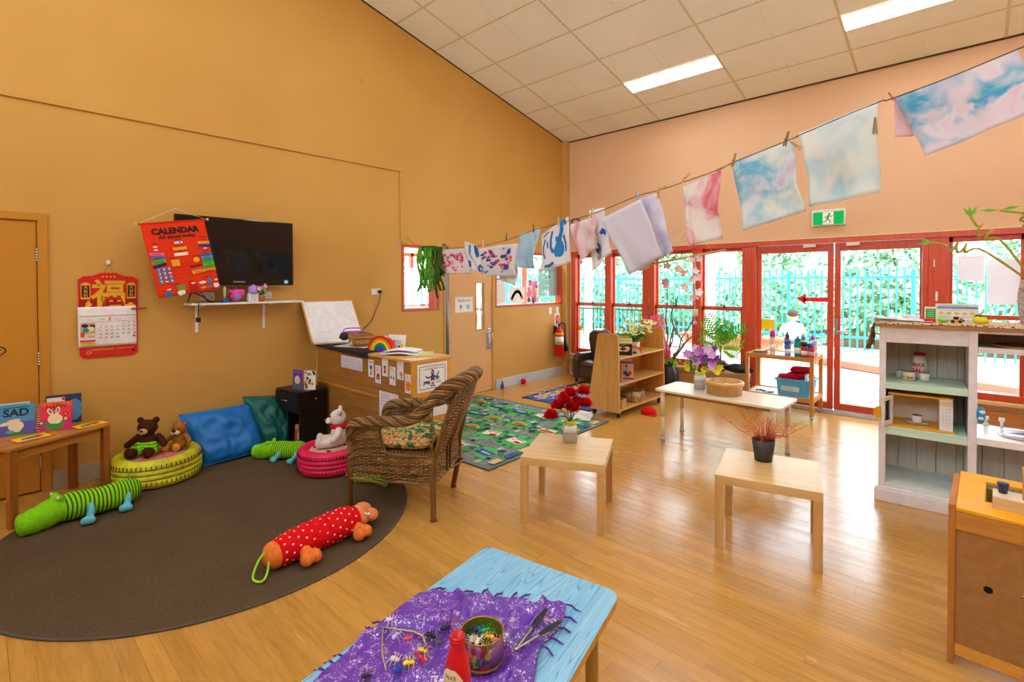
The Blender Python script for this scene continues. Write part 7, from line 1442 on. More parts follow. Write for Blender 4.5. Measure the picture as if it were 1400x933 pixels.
# ================================================================ DRESSER CONTENTS
DM = Matrix.Translation((-.49, 4.40, 0)) @ Matrix.Rotation(math.radians(3.2), 4, 'Z')
def dp(x, y_, z): return tuple(DM @ Vector((x, y_, z)))
t = T('salt_container', 'white and red salt container with a red lid on the upper mint shelf', 'container', dp(.235, .36, .8505), math.radians(3)); P(MB().lathe([(0, 0), (.045, 0), (.044, .10), (.036, .165), (.0, .165)], 28), 'container_body', flat('#F3EFEA', .35), t); P(MB().lathe([(.035, .163), (.037, .165), (.037, .185), (0, .187)], 24), 'lid', flat('#C81E24', .3), t)
P(MB().lathe([(.0385, .135), (.0365, .16)], 28), 'orange_band', flat('#F0A030', .4), t)
a = ART(); a.fn = lambda x, y, z: (.0452*math.sin(x/.045), -.0452*math.cos(x/.045), y); a.text('SAXA', -.012, .098, .036, '#E0202E', bold=.0015); a.text('SALT', -.004, .055, .040, '#E0202E', bold=.0015); a.build('lettering', Matrix.Identity(4), t)
def can(label, x, y_, z, r_, h_, body, art=None, lidc='#C8B88A'):
    t = T('tin_can', label, 'can', dp(x, y_, z), 0); P(MB().lathe([(0, 0), (r_, 0), (r_, h_), (r_*.96, h_+.002), (r_*.93, h_-.003), (0, h_-.003)], 28), 'can_body', flat(body, .3), t); P(MB().lathe([(r_*1.0, h_-.001), (r_*1.03, h_+.001), (r_*1.0, h_+.004), (r_*.96, h_+.002)], 28), 'rim', flat(lidc, .25, .7), t); P(MB().lathe([(r_*1.0, 0), (r_*1.03, .001), (r_*1.0, .004)], 28), 'base_rim', flat(lidc, .25, .7), t)
    if art: a = ART(); a.fn = lambda x, y, z: ((r_+.0004)*math.sin(x/r_), -(r_+.0004)*math.cos(x/r_), y); art(a, r_, h_); a.build('can_print', Matrix.Identity(4), t)
    return t
def p_veg(a, r_, h_):
    random.seed(2); a.ell(-.018, h_*.8, .014, .006, '#E8E020')
    for c in ('#D8402E', '#E0A030', '#9AB04A', '#C8803A', '#D83A4A', '#E8C060'): a.ell(random.uniform(-.03, .02), random.uniform(.012, .03), .010, .008, c, wob=.3)
def p_txt(a, r_, h_):
    for q in range(7): a.line([(-.03, h_*.85-.006*q), (.02, h_*.85-.006*q)], .0018, '#9A9AA8')
    a.rect(-.0, .008, .018, .006, '#E8E020')
def p_blue(a, r_, h_): a.poly([(-.035, .0), (.01, .0), (.005, .03), (-.02, .05), (-.035, .05)], '#1E5AC0'); a.rect(-.015, .02, .02, .008, '#F0F0F0')
can('white tub with a blue patterned side left of the cans on the mint shelf', .125, .27, .8505, .026, .055, '#F0F0F2', p_blue, '#E8E8EE'); can('can with a vegetable picture on the upper mint shelf', .175, .19, .8505, .038, .062, '#E9E2D4', p_veg); can('plain white can with fine print right of the vegetable can', .262, .21, .8505, .031, .058, '#ECECEE', p_txt)
# play microwave
t = T('toy_microwave', 'orange and white wooden toy microwave with its door open on the lower mint shelf', 'toy oven', dp(.245, .19, .5355), math.radians(3.2+1.0)); YL = flat('#EBA81E', .35); CRM = flat('#E9DCC8', .5); w_, d_, h_ = .33, .26, .225
P(MB().box((-.185, -.16, 0), (.175, .13, .014)), 'base_board', YL, t, .002); P(MB().box((-.185, -.15, h_), (.165, .13, h_+.012)), 'top_board', YL, t, .002); P(MB().box((-.165, .115, .014), (.165, .125, h_)), 'back_board', CRM, t); P(MB().box((-.165, -.14, .014), (-.155, .115, h_)).box((.155, -.14, .014), (.165, .115, h_)).box((.095, -.14, .014), (.103, .115, h_)), 'side_board', CRM, t); P(MB().box((.095, -.148, .014), (.165, -.14, h_)), 'control_panel', flat('#E6E6EC', .4), t)
a = ART(); a.rect(0, .085, .068, .03, '#E2CB9A')
for r_ in range(6):
    for k_ in range(3): a.rect(-.016+.016*k_, .045-.022*r_, .009, .010, '#CFCFD8', up=False)
a.build('keypad_print', FR((.13, -.1485, .115), (1, 0, 0), (0, 0, 1)), t)
dM = Matrix.Translation((-.165, -.145, 0)) @ Matrix.Rotation(math.radians(-108), 4, 'Z')
mb = MB(); q0, q1, z0, z1 = .0, .15, .018, h_-.004
for a_, b_ in (((0, -.006, z0), (.15, .008, z0+.03)), ((0, -.006, z1-.03), (.15, .008, z1)), ((0, -.006, z0+.03), (.028, .008, z1-.03)), ((.122, -.006, z0+.03), (.15, .008, z1-.03))): mb.box(a_, b_, dM)
dr_ = P(mb, 'oven_door', flat('#F0EAE2', .4), t, .003); P(MB().box((.028, 0, z0+.03), (.122, .002, z1-.03), dM), 'door_window', glass('grey_acrylic', (.6, .62, .66, 1), .1), dr_)
mb = MB(); mb.prism([(.045*math.cos(PI*i/16), .045*math.sin(PI*i/16)) for i in range(17)], .012, dM @ FR((.155, -.006, .115), (0, 0, 1), (0, -1, 0))); P(mb, 'door_handle', YL, dr_)
t = T('saucer', 'white saucer inside the toy microwave', 'plate', dp(.225, .165, .5505)); P(MB().lathe([(0, 0), (.03, 0), (.06, .007), (.062, .010), (.03, .004), (0, .004)], 32), 'dish', flat('#F0F0F4', .2), t)
can('white can with a gold lid standing on the saucer in the toy microwave', .225, .165, .5552, .029, .052, '#ECEAEC', p_txt, '#A8843A')
# top of the dresser
b = NB('crochet_cloth'); b.bsdf(None, .9, 0, .1); vo = b.n('ShaderNodeTexVoronoi'); vo.inputs['Scale'].default_value = 55; b.l(b.coord(), vo.inputs['Vector']); b.l(b.ramp(vo.outputs['Distance'], [(.15, lin('#7A5A4A')), (.35, lin('#B8806A')), (.5, lin('#E6DCC8')), (.8, lin('#D8B48A'))]), b.b.inputs['Base Color']); M_CRO = b.m
t = T('fringed_runner', 'patterned brown and cream runner with a fringe draped over the dresser top', 'runner', dp(0, 0, 1.2755), math.radians(3.2))
P(MB().sheet(lambda u, v: (-.015+1.05*u, -.026+.44*v, .004+.0015*math.sin(u*60)), 60, 16, .005), 'runner_top', M_CRO, t)
P(MB().sheet(lambda u, v: (-.015+1.05*u, -.026-.004*v, .005-(.012+.004*math.sin(u*11))*v), 60, 4, .004), 'front_hang', M_CRO, t)
P(MB().sheet(lambda u, v: (-.018-.022*math.sin(v*1.6), -.024+.42*u, .005-.10*v), 20, 10, .004), 'side_hang', M_CRO, t)
mb = MB(); random.seed(101)
for k_ in range(46): y_ = -.02+.0092*k_; mb.tube([(-.040, y_, -.085), (-.045+random.uniform(-.012, .008), y_+random.uniform(-.008, .008), -.14), (-.05+random.uniform(-.02, .012), y_+random.uniform(-.012, .012), -.19+random.uniform(-.02, .03))], .0035, 5)
P(mb, 'fringe', cloth('#A87458', '#7E4E3C', 80, .9), t)
RZ = 1.285
ONE(MB().sheet(lambda u, v: (-.17+.34*u, -.14+.24*v, .006+.018*(1-u)**2+.002*math.sin(u*20)), 18, 6, .002).sheet(lambda u, v: (-.15+.34*u, -.12+.24*v, .002), 8, 4, .004), 'newspaper', flat('#E4E8EE', .7), 'white papers with a curled left edge on the dresser top', 'paper', dp(.13, .16, RZ), .05)
ONE(MB().box((-.05, -.03, 0), (.05, .03, .035)), 'paper_box', flat('#EEF0F4', .5), 'small white box behind the papers on the dresser top', 'box', dp(.185, .30, RZ), .05, None, .003)
t = T('green_pack', 'upright white pack with a green label on the dresser top', 'pack', dp(.295, .33, RZ), .03); P(MB().box((-.034, -.012, 0), (.034, .012, .095)), 'pack', M_WHITE, t, .002); a = ART(.056, .075, '#3FAE4A', .0008)
for r_ in range(4): a.rect(0, .025-.014*r_, .036, .005, '#9AD8A0')
a.build('green_label', FR((0, -.0128, .045), (1, 0, 0), (0, 0, 1)), t)
o = T('info_card', 'white card with a blue heading and a row of yellow pictures on the dresser top', 'card', dp(.44, .40, RZ), .03); a = ART(.235, .115, '#EEF0F2', .002); a.rect(0, .030, .22, .016, '#6A9ACB'); a.rect(-.02, .046, .16, .005, '#8A98A8')
for k_ in range(5): a.ell(-.085+.042*k_, -.012, .014, .011, '#E9CF4A')
a.line([(-.1, -.038), (.09, -.038)], .003, '#9AA8B4'); a.line([(-.1, .012), (.09, .012)], .002, '#9AA8B4'); a.build('card_print', FR((0, 0, .06), (1, 0, 0), (0, .08, 1)), o); P(MB().box((-.10, .004, 0), (.10, .03, .004)), 'card_foot', M_WHITE, o)
ONE(MB().box((-.03, -.02, 0), (.03, .02, .025)), 'red_block', flat('#E8141C', .35), 'red plastic block on the dresser runner', 'block', dp(.288, .06, RZ), .1, None, .003)
ONE(MB().ell((0, 0, .014), (.028, .02, .014), noise_a=.008), 'green_toy_car', flat('#7AE02E', .35), 'lime green toy beside the red block on the runner', 'toy', dp(.355, .06, RZ), 0)
t = T('orange_digger_toy', 'orange and black toy digger on the dresser runner', 'toy', dp(.425, .08, RZ)); P(MB().box((-.03, -.018, .006), (.03, .018, .024)), 'body', flat('#F5A01E', .35), t, .004); P(MB().box((-.015, -.015, .024), (.012, .015, .042)).tube([(.02, 0, .03), (.04, 0, .012)], .005, 6), 'cab', M_BLACK, t); P(MB().cyl((-.018, -.022, .010), (-.018, .022, .010), .010).cyl((.02, -.022, .010), (.02, .022, .010), .010), 'wheels', M_BLACK, t)
t = T('yellow_shell_toy', 'yellow fan shaped toy with a black top on the dresser runner', 'toy', dp(.545, .09, RZ)); mb = MB().ell((0, 0, .02), (.045, .03, .024), noise_a=.012); P(mb, 'body', flat('#F4E81E', .35), t); P(MB().ell((-.01, .01, .045), (.022, .015, .012), noise_a=.006), 'black_top', M_BLACK, t)
t = T('curly_bamboo_vase', 'white twine wrapped vase of curled bamboo stems at the right end of the dresser', 'plant', dp(.80, .22, RZ)); M_TWINE = cloth('#D8CEC8', '#A8988E', 50, .8, .3)
mb = MB()
for k_ in range(26): z = .008+k_*.011; r_ = .05+.018*math.sin(PI*(k_/26)*.9+.2); mb.tube([(r_*math.cos(2*PI*i/20), r_*math.sin(2*PI*i/20), z+.003*math.sin(i+k_)) for i in range(20)], .0065, 6, closed=True)
mb.lathe([(0, 0), (.055, 0), (.062, .14), (.052, .29), (.045, .29), (.05, .02), (0, .02)], 24); P(mb, 'twine_vase', M_TWINE, t)
M_BAM = flat('#A8A02E', .4)
def curl(pts_, c, R_, turns, ax, end): 
    c = Vector(c); ax = Vector(ax).normalized(); u_ = ax.orthogonal().normalized(); v_ = ax.cross(u_); n = int(turns*14); out = [c+(u_*math.cos(2*PI*i/14)+v_*math.sin(2*PI*i/14))*R_*(1-.15*i/n)+ax*(i/n)*.10 for i in range(n)]; return [Vector(p) for p in pts_]+out+[Vector(p) for p in end]
s1 = [(-.02, 0, .28), (-.14, -.04, .40), (-.26, -.06, .50)]; P(MB().tube(smooth_path(curl(s1, (-.315, -.06, .50), .035, 2.2, (-.8, .2, .25), [(-.44, -.03, .54), (-.50, -.03, .555)]), 3), .0075, 8), 'curled_stem', M_BAM, t)
s2 = [(0, .0, .28), (-.08, .0, .43), (-.16, 0, .56)]; P(MB().tube(smooth_path(curl(s2, (-.20, 0, .585), .04, 1.6, (-.6, .2, .5), [(-.27, 0, .66), (-.30, 0, .72)]), 3), .0075, 8), 'curled_stem', M_BAM, t)
s3 = [(.02, 0, .28), (.04, .02, .50), (-.0, .02, .60)]; P(MB().tube(smooth_path(curl(s3, (.0, .02, .64), .045, 2.2, (-.2, .1, .5), [(-.10, .02, .74), (-.16, .02, .755)]), 3), .0075, 8), 'curled_stem', M_BAM, t)
for p, d_ in (((-.50, -.03, .555), (-.09, 0, .0)), ((-.50, -.03, .555), (-.05, 0, .035)), ((-.30, 0, .72), (-.04, 0, .07)), ((-.30, 0, .72), (.03, 0, .075)), ((-.30, 0, .70), (-.01, 0, .10)), ((-.16, .02, .755), (-.10, 0, .01)), ((-.16, .02, .755), (.10, 0, .02))):
    p, d_ = Vector(p), Vector(d_); s_ = d_.cross(Vector((0, 1, 0))).normalized()*.012; P(MB().add([p, p+d_*.5+s_, p+d_, p+d_*.5-s_, p+d_*.5+Vector((0, .006, 0))], [(0, 1, 4), (1, 2, 4), (2, 3, 4), (3, 0, 4)]), 'leaf', flat('#7CC63A', .4), t)
ONE(MB().lathe([(0, 0), (.17, 0), (.19, .012), (.185, .02), (.17, .008), (0, .006)], 40), 'wicker_tray', wood('#C99A56', '#B58240', .5), 'round flat timber tray on the narrow upper shelf of the dresser', 'tray', dp(.80, .22, 1.1255))
t = T('flower_magnet', 'blue and white patterned ball hanging on the inner side of the dresser post', 'ornament', dp(.545, -.012, .70)); P(MB().ell((0, 0, 0), (.022, .018, .055)), 'body', flat('#2A9AD0', .4), t); P(MB().ell((.004, -.008, .02), (.016, .012, .014)).ell((.0, -.01, -.02), (.014, .010, .014)), 'petals', flat('#E8F0F4', .5), t)
# posters stuck to window 4
a = ART(.20, .26, '#F0F2F6', .001); o = a.build('pale_sheet', FR((0, 0, 0), *BACKW)); o.location = (.0, YB+.035, 1.70); tag(o, 'pale grey sheet of paper high on the right hand window', 'poster')
a = ART(.24, .45, '#F2F4F8', .001); o = a.build('pale_sheet', FR((0, 0, 0), *BACKW)); o.location = (.24, YB+.035, 1.56); tag(o, 'tall white sheet of paper at the right edge of the right hand window', 'poster')
# ================================================================ CLOTHES LINE
def gp(px, py, z):                     # point where the view line of a pixel meets the level z
    d = R3*((px-CXP)/F_PX)-U3*((py-CYP)/F_PX)+F2; return CAM+d*((z-CAM.z)/d.z)
LA, LB = Vector((-5.13, 3.62, 0)), Vector((.115, 2.51, 0)); LD_ = (LB-LA).normalized(); LN = Vector((-LD_.y, LD_.x, 0))
def lp(px, py, off=0.0):               # ... meets the upright plane of the line
    d = R3*((px-CXP)/F_PX)-U3*((py-CYP)/F_PX)+F2; n = Vector((LN.x, LN.y, 0)); t_ = (LA+n*off-CAM).dot(n)/d.dot(n); return CAM+d*t_
lpx = [(548, 326), (575, 338), (605, 341), (650, 337), (692, 329), (730, 315), (775, 303), (815, 291), (872, 268), (902, 260), (935, 249), (985, 231), (1003, 222), (1085, 189), (1095, 184), (1200, 140), (1222, 134), (1392, 67)]
lpts = [lp(*p) for p in lpx]; e_ = lpts[-1]; lpts += [Vector((1.0, e_.y-.19, e_.z+.22)), Vector((XR-.006, e_.y-.53, e_.z+.75))]; lpts[0].x = XL+.01
ONE(MB().tube(smooth_path(lpts, 4), .0028, 6), 'clothes_line', flat('#5A5248', .6), 'thin cord strung across the room holding the paintings and cloths', 'line')
def dye(name, stops, scale, dist=1.5, w=0.0, base='#F2F0EA', lo=.46, hi=.64):
    b = NB(name); b.bsdf(None, .85, 0, .15); v = b.coord(); n1 = b.noise(v, scale, 3, .55, dist); n1.noise_dimensions = '4D'; n1.inputs['W'].default_value = w
    n2 = b.noise(v, scale*.8, 3, .5, dist); n2.noise_dimensions = '4D'; n2.inputs['W'].default_value = w+7.3
    c1 = b.ramp(n1.outputs[0], stops); m1 = b.ramp(n2.outputs[0], [(lo, (0, 0, 0, 1)), (hi, (1, 1, 1, 1))]); mx = b.n('ShaderNodeMix', data_type='RGBA'); b.l(m1, mx.inputs[0]); mx.inputs[6].default_value = lin(base); b.l(c1, mx.inputs[7]); b.l(mx.outputs[2], b.b.inputs['Base Color'])
    tr = b.n('ShaderNodeBsdfTranslucent'); b.l(mx.outputs[2], tr.inputs[0]); ms = b.n('ShaderNodeMixShader'); ms.inputs[0].default_value = .3; b.l(b.b.outputs[0], ms.inputs[1]); b.l(tr.outputs[0], ms.inputs[2]); b.l(ms.outputs[0], b.o.inputs[0]); return b.m
def hung(name, label, cat, q, mat, off=0, bill=.02, seed=0, group=None, art=None, wave=1.0, nu=18, nv=16, droop=0):
    a_, b_, c_, d_ = [lp(x, y_, off) for x, y_ in q]; org = (a_+b_)/2; random.seed(seed)
    def f(u, v):
        p = (a_*(1-u)+b_*u)*(1-v)+(d_*(1-u)+c_*u)*v; n = LN
        e = bill*v**.7*(noise.noise(Vector((u*2.6*wave, v*1.8, seed*3.1)))*2+.5*noise.noise(Vector((u*7*wave, v*3, seed*1.7)))); p = p+n*e+LD_*e*.3
        p.z -= droop*math.sin(PI*u)*(1-v); return p-org
    t = T(name, label, cat, org, 0, group); P(MB().sheet(f, nu, nv, .0015), 'sheet', mat, t)
    if art:
        a = ART(); a.fn = lambda x, y, z: f(max(0, min(1, x+.5)), max(0, min(1, .5-y)))-LN*(.0012+z*2); art(a); a.build('paint_marks', Matrix.Identity(4), t, .8)
    return t
def palette(*cols): n = len(cols); return [(i/(n-1)*.5+.25, lin(c)) for i, c in enumerate(cols)]
M_PAP = dye('white_paper', palette('#F4F2F4', '#ECEAF2'), 3, 1, 1, '#F2F0F4')
for o in bpy.data.objects:
    if o.name.startswith('pale_sheet'): o.data.materials[0] = M_PAP
def streaks(cols, n, ln, w_, ang0=0, spread=.5, lo=-.42, hi=.42):
    def g(a):
        for _ in range(n):
            x, y_ = random.uniform(lo, hi), random.uniform(lo, hi); an = ang0+random.uniform(-spread, spread); a.ell(x, y_, random.uniform(.3, 1)*ln, random.uniform(.5, 1)*w_, random.choice(cols), an, 14, True, .25)
    return g
DYE = 'tie-dyed cloths on the line'; PNT = 'paintings on the line'
hung('painting', 'white paper splattered with pink paint next to the green crepe streamers', 'painting', [(606, 341), (641, 339), (644, 374), (599, 375)], M_PAP, 0, .012, 1, PNT, streaks(['#E8306A', '#F06A98', '#D82060', '#F4A8C0'], 60, .075, .045, 0, 2, -.40, .3))
hung('painting', 'folded white paper with broad blue strokes between the pink splattered and the dotted papers', 'painting', [(635, 330), (651, 336), (661, 372), (640, 370)], M_PAP, -.02, .02, 2, PNT, streaks(['#2A86C8', '#1E5CB8', '#5AA8DA'], 10, .30, .12, 1.3, .4))
hung('painting', 'white paper covered with blue and red oval dabs', 'painting', [(653, 340), (706, 333), (706, 378), (659, 377)], M_PAP, 0, .015, 3, PNT, streaks(['#1E46B0', '#1E46B0', '#E02846', '#D82038', '#F0648A', '#7AB8DC'], 42, .085, .055, .4, .9))
hung('painting', 'plain grey-white paper sticking out below the dabbed paper', 'painting', [(676, 336), (708, 333), (708, 391), (684, 383)], M_PAP, .06, .02, 14, PNT)
M_LB = dye('blue_wash', palette('#C0E0F2', '#8CC8E8', '#B0D8F0', '#E4F2FA'), 9, 1, 4, '#C4E2F4')
hung('painting', 'light blue washed paper painting', 'painting', [(709, 321), (739, 312), (731, 368), (706, 365)], M_LB, 0, .02, 4, PNT)
def blues(a): 
    B_ = '#1E7CC4'
    for pts, w_ in (([(-.40, .38), (-.2, .44)], .04), ([(-.34, .28), (-.42, .12), (-.42, -.05), (-.36, -.18)], .06), ([(-.08, .38), (-.14, .2), (-.14, .02), (-.06, -.12)], .075), ([(.26, .48), (.24, .3), (.16, .15), (.12, -.05)], .12), ([(-.34, -.40), (-.2, -.42), (-.08, -.38)], .07), ([(.36, .5), (.38, .40)], .10), ([(.30, .14), (.36, -.05), (.34, -.2)], .07), ([(-.26, .2), (-.24, .05)], .05)): a.line(pts, w_, B_)
    a.ell(.12, -.10, .15, .20, '#2A86CC', .1, wob=.10); a.ell(.06, .16, .05, .07, '#2A86CC'); a.text('Robert', -.36, .47, .07, '#2A2A3A')
hung('painting', 'white paper with bold blue brush strokes and a pointed top corner', 'painting', [(740, 321), (777, 296), (782, 358), (741, 372)], M_PAP, 0, .012, 5, PNT, blues)
M_TD1 = dye('tie_dye_pink_cream', palette('#F4E6CC', '#F4C8D4', '#EAA8C0', '#F2EEE4', '#C8D8EC'), 4.5, 1.2, 2, '#EFE6E2')
hung('dyed_cloth', 'small pink and cream cloth gathered to a point beside the blue brush painting', 'cloth', [(780, 307), (814, 296), (819, 336), (786, 362)], M_TD1, -.02, .035, 6, DYE, None, 2)
hung('painting', 'white paper edge with a dark blue painted patch left of the big blank sheet', 'painting', [(806, 288), (826, 284), (834, 346), (808, 371)], M_PAP, .03, .02, 7, PNT, lambda a: (a.ell(.05, -.12, .35, .17, '#1E5CB0', .5, wob=.12), a.ell(-.1, -.3, .2, .06, '#9C9488', .5, wob=.2)))
M_BLANK = dye('lilac_white_cloth', palette('#E6E4F0', '#DEDCEC'), 2, 1, 3, '#E9E7F2')
hung('blank_sheet', 'large blank lilac-white sheet tilted on the line', 'cloth', [(821, 300), (876, 272), (908, 350), (861, 376)], M_BLANK, -.03, .012, 8, DYE)
hung('blank_sheet', 'second white cloth hanging directly behind the large blank sheet, lilac in its folds', 'cloth', [(872, 272), (899, 264), (917, 344), (876, 372)], dye('lilac_fold', palette('#EDEAF4', '#CFC8EA', '#F0EEF6'), 5, 1.5, 5, '#EEECF6'), .05, .03, 9, DYE)
hung('dyed_cloth', 'small pale green cloth corner behind the right edge of the blank sheets', 'cloth', [(898, 320), (906, 322), (918, 346), (908, 351)], dye('green_dye', palette('#BFE0D0', '#8CC8B0', '#E8F0EA'), 8, 1, 6), .08, .01, 19, DYE)
hung('dyed_cloth', 'narrow white cloth dyed red-pink down its right side', 'cloth', [(932, 256), (986, 233), (982, 325), (941, 337)], dye('red_pink_dye', palette('#F4F0EC', '#F4B8C4', '#EE7E96', '#F6D4D8', '#D0ECEE'), 6.5, .8, 12, '#F6F0EC', .44, .58), 0, .03, 10, DYE)
hung('dyed_cloth', 'square cloth dyed pale cream, turquoise and lilac, left of the palest cloth', 'cloth', [(1000, 224), (1083, 189), (1100, 288), (1020, 316)], dye('turquoise_cream_dye', palette('#F4F0DC', '#DCEEEA', '#7CCCE4', '#E4E6F4', '#D4C4E0', '#F4E4DA'), 6.0, .6, 21, '#EEF4F0', .42, .62), 0, .022, 11, DYE)
hung('dyed_cloth', 'palest cloth of soft mint and cream with a wavy lower edge, above the exit sign', 'cloth', [(1092, 183), (1200, 138), (1199, 262), (1110, 283)], dye('mint_cream_dye', palette('#F2F0E4', '#DCEEEC', '#B4DCE8', '#F0EAE4', '#F0E0E6'), 4.5, .6, 31, '#EEF4F0'), 0, .03, 12, DYE)
hung('dyed_cloth', 'large cloth dyed pink and strong turquoise at the top right of the picture', 'cloth', [(1222, 136), (1391, 68), (1430, 150), (1261, 213)], dye('pink_turquoise_dye', palette('#F0C0D8', '#F4D8E4', '#EEEEF6', '#5CB8E0', '#7CD0E8', '#F4F0E6', '#DCC8E4'), 6.5, .7, 41, '#F0E6EE', .40, .56), 0, .02, 13, DYE)
hung('dyed_cloth', 'pale pink cloth flap behind the left end of the large turquoise cloth', 'cloth', [(1222, 137), (1250, 128), (1246, 186), (1223, 188)], dye('pale_pink_dye', palette('#F0C8CC', '#F6E6E4'), 3, 1, 51, '#F2D0D2'), .04, .012, 15, DYE)
# green crepe streamers
t = T('crepe_streamers', 'bunch of bright green cellophane streamers hanging near the left end of the line', 'streamers', lp(588, 339)); o_ = lp(588, 339); random.seed(14)
b = NB('green_cellophane'); b.bsdf(None, .3, 0, .5); nz = b.noise(b.coord(), 14, 3, .6, 2); b.l(b.ramp(nz.outputs[0], [(.35, lin('#1E6A14')), (.5, lin('#3EBA24')), (.62, lin('#74E83A'))]), b.b.inputs['Base Color']); mb = MB(); mb2 = MB()
for k_ in range(26):
    px_ = 574+k_*1.15; L = random.uniform(44, 62) if k_ < 16 else random.uniform(50, 78)*(1-(abs(k_-19)/14)); a0 = lp(px_, 339)-o_; a1 = lp(px_+random.uniform(-1, 3)+(5 if k_ > 15 else 0), 339+L)-o_; ph = random.uniform(0, 6)
    (mb if k_ < 17 else mb2).sheet(lambda u, v: a0.lerp(a1, v)+LD_*((u-.5)*.055+.012*math.sin(v*9+ph))+LN*(.02*math.sin(v*7+ph*2)-.02), 2, 12, .001)
P(mb, 'streamer_bunch', b.m, t); P(mb2, 'dark_streamers', cloth('#4A7A2A', '#2A4A1C', 30, .7), t)
mb = MB(); mb.sheet(lambda u, v: lp(573+30*u, 338-2*math.sin(u*3)+6*v)-o_+LN*.02*math.sin(u*20), 20, 3, .004); P(mb, 'gathered_top', cloth('#3A6A24', '#24461A', 30, .7), t)
# pegs
def peg(px_, py_, c, ang=0, l_=''):
    p = lp(px_, py_); t = T('clothes_peg', l_, 'peg', p, math.atan2(LD_.y, LD_.x)); M = Matrix.Rotation(ang, 4, 'Y')
    P(MB().box((-.006, -.008, -.035), (-.001, -.002, .035), M @ Matrix.Rotation(.07, 4, 'Y')), 'peg_jaw', flat(c, .5), t, .001); P(MB().box((.001, -.008, -.035), (.006, -.002, .035), M @ Matrix.Rotation(-.07, 4, 'Y')), 'peg_jaw', flat(c, .5), t, .001); P(MB().cyl((-.006, -.009, .0), (.006, -.009, .0), .003, n=8), 'peg_spring', M_METAL, t)
for px_, py_, c, an, l_ in ((605, 338, '#2A4AA0', .1, 'blue plastic peg holding the pink splattered paper'), (651, 333, '#D8B888', .2, 'wooden peg holding the folded blue painting'), (661, 333, '#EDE6DC', 0, 'white peg at the left corner of the dabbed paper'), (693, 324, '#5A6470', .1, 'grey peg holding the dabbed paper'), (730, 312, '#5A6470', -.15, 'grey peg holding the light blue painting'), (764, 303, '#DDB98C', .05, 'wooden peg holding the brush stroke painting'), (810, 291, '#DDB98C', .1, 'wooden peg holding the painting edge left of the blank sheet'), (872, 267, '#8CC0DC', -.3, 'pale blue peg on top of the large blank sheet'), (901, 264, '#D0A050', 0, 'wooden peg at the right end of the blank sheets, pointing down'), (906, 258, '#D0A050', 1.2, 'wooden peg clipped sideways along the cord beside the blank sheets'), (938, 243, '#D8B070', .9, 'wooden peg slanting above the red-pink dyed cloth'), (988, 230, '#C09A60', 1.3, 'wooden peg lying along the cord between two dyed cloths'), (1004, 219, '#A87C44', .3, 'wooden peg at the left corner of the turquoise and cream cloth'), (1076, 190, '#8A6434', .3, 'brown wooden peg near the right corner of the turquoise and cream cloth'), (1089, 199, '#B8945A', -.8, 'wooden peg hanging between the turquoise and the mint cloths'), (1197, 172, '#9A7440', 0, 'wooden peg hanging on the right edge of the mint cloth'), (1219, 132, '#C02830', -.5, 'small red twist peg left of the large turquoise cloth')): peg(px_, py_, c, an, l_)
bpy.data.objects[[o.name for o in bpy.data.objects if o.get('label') == 'small red twist peg left of the large turquoise cloth'][0]].scale = (.6, .6, .6)
ONE(MB().box((XL, 3.53, 2.03), (XL+.012, 3.545, 2.10)).tube([(XL+.006, 3.54, 2.08), (XL+.03, 3.54, 2.09), (XL+.03, 3.545, 2.07)], .003, 6), 'line_hook', flat('#D8A8B0', .4), 'small hook on the wall where the cord starts', 'hook')
ONE(MB().tube([tuple(lp(788, 305)+LD_*(.04*math.cos(k/14*2*PI*1.6)+.02*math.sin(k))+Vector((0, 0, .03*math.sin(k/14*2*PI*1.6)))-LN*.01) for k in range(16)], .0035, 6), 'black_ribbon', M_BLACK, 'looped black ribbon tied on the cord above the pink cloth', 'ribbon')
# flower mobile
s0, s1 = lp(886, 362, .12), lp(992, 342, .12); t = T('flower_mobile', 'stick mobile with threads of pink paper flowers hanging in front of the sash windows', 'mobile', s0); q = lambda x, y_: lp(x, y_, .12)-s0
P(MB().tube([q(886, 362), q(992, 342)], [.006, .008], 8), 'stick', wood('#D8B070', '#C09858', .5, 1, 0), t); P(MB().tube([q(893, 359), q(945, 308), q(975, 345)], .0014, 5), 'hanging_thread', M_WHITE, t)
P(MB().tube([q(950, 349), q(950, 443)], .0018, 5).tube([q(912, 357), q(912, 385)], .0014, 5).tube([q(935, 352), q(935, 375)], .0014, 5).tube([q(960, 348), q(958, 362)], .0014, 5), 'threads', M_WHITE, t)
random.seed(17)
for x, y_, c in ((946, 354, '#F4D8DC'), (957, 353, '#F2E8E8'), (950, 371, '#F0ECF0'), (956, 380, '#F4C8D0'), (947, 383, '#F0D8DC'), (955, 400, '#F2F0F4'), (948, 407, '#F0A0B4'), (952, 404, '#EFC0CC'), (912, 364, '#C8C0BC'), (909, 386, '#C87A7A'), (911, 390, '#E8A0A8'), (935, 374, '#E8A088'), (928, 368, '#F0C8C0'), (936, 393, '#F2B8C4')):
    mb = MB(); petal_flower(mb, q(x, y_), .028, 5, (random.uniform(-.4, .9), -1, random.uniform(-.3, .5)), .35); P(mb, 'paper_flower', flat(c, .8), t)
P(MB().sheet(lambda u, v: q(946+8*u, 423+10*v)+LN*.01*math.sin(u*3), 3, 3, .003), 'paper_tag', flat('#DDE0C0', .7), t); P(MB().ell(q(950, 442), .012), 'bead', flat('#C8B8EC', .3), t)
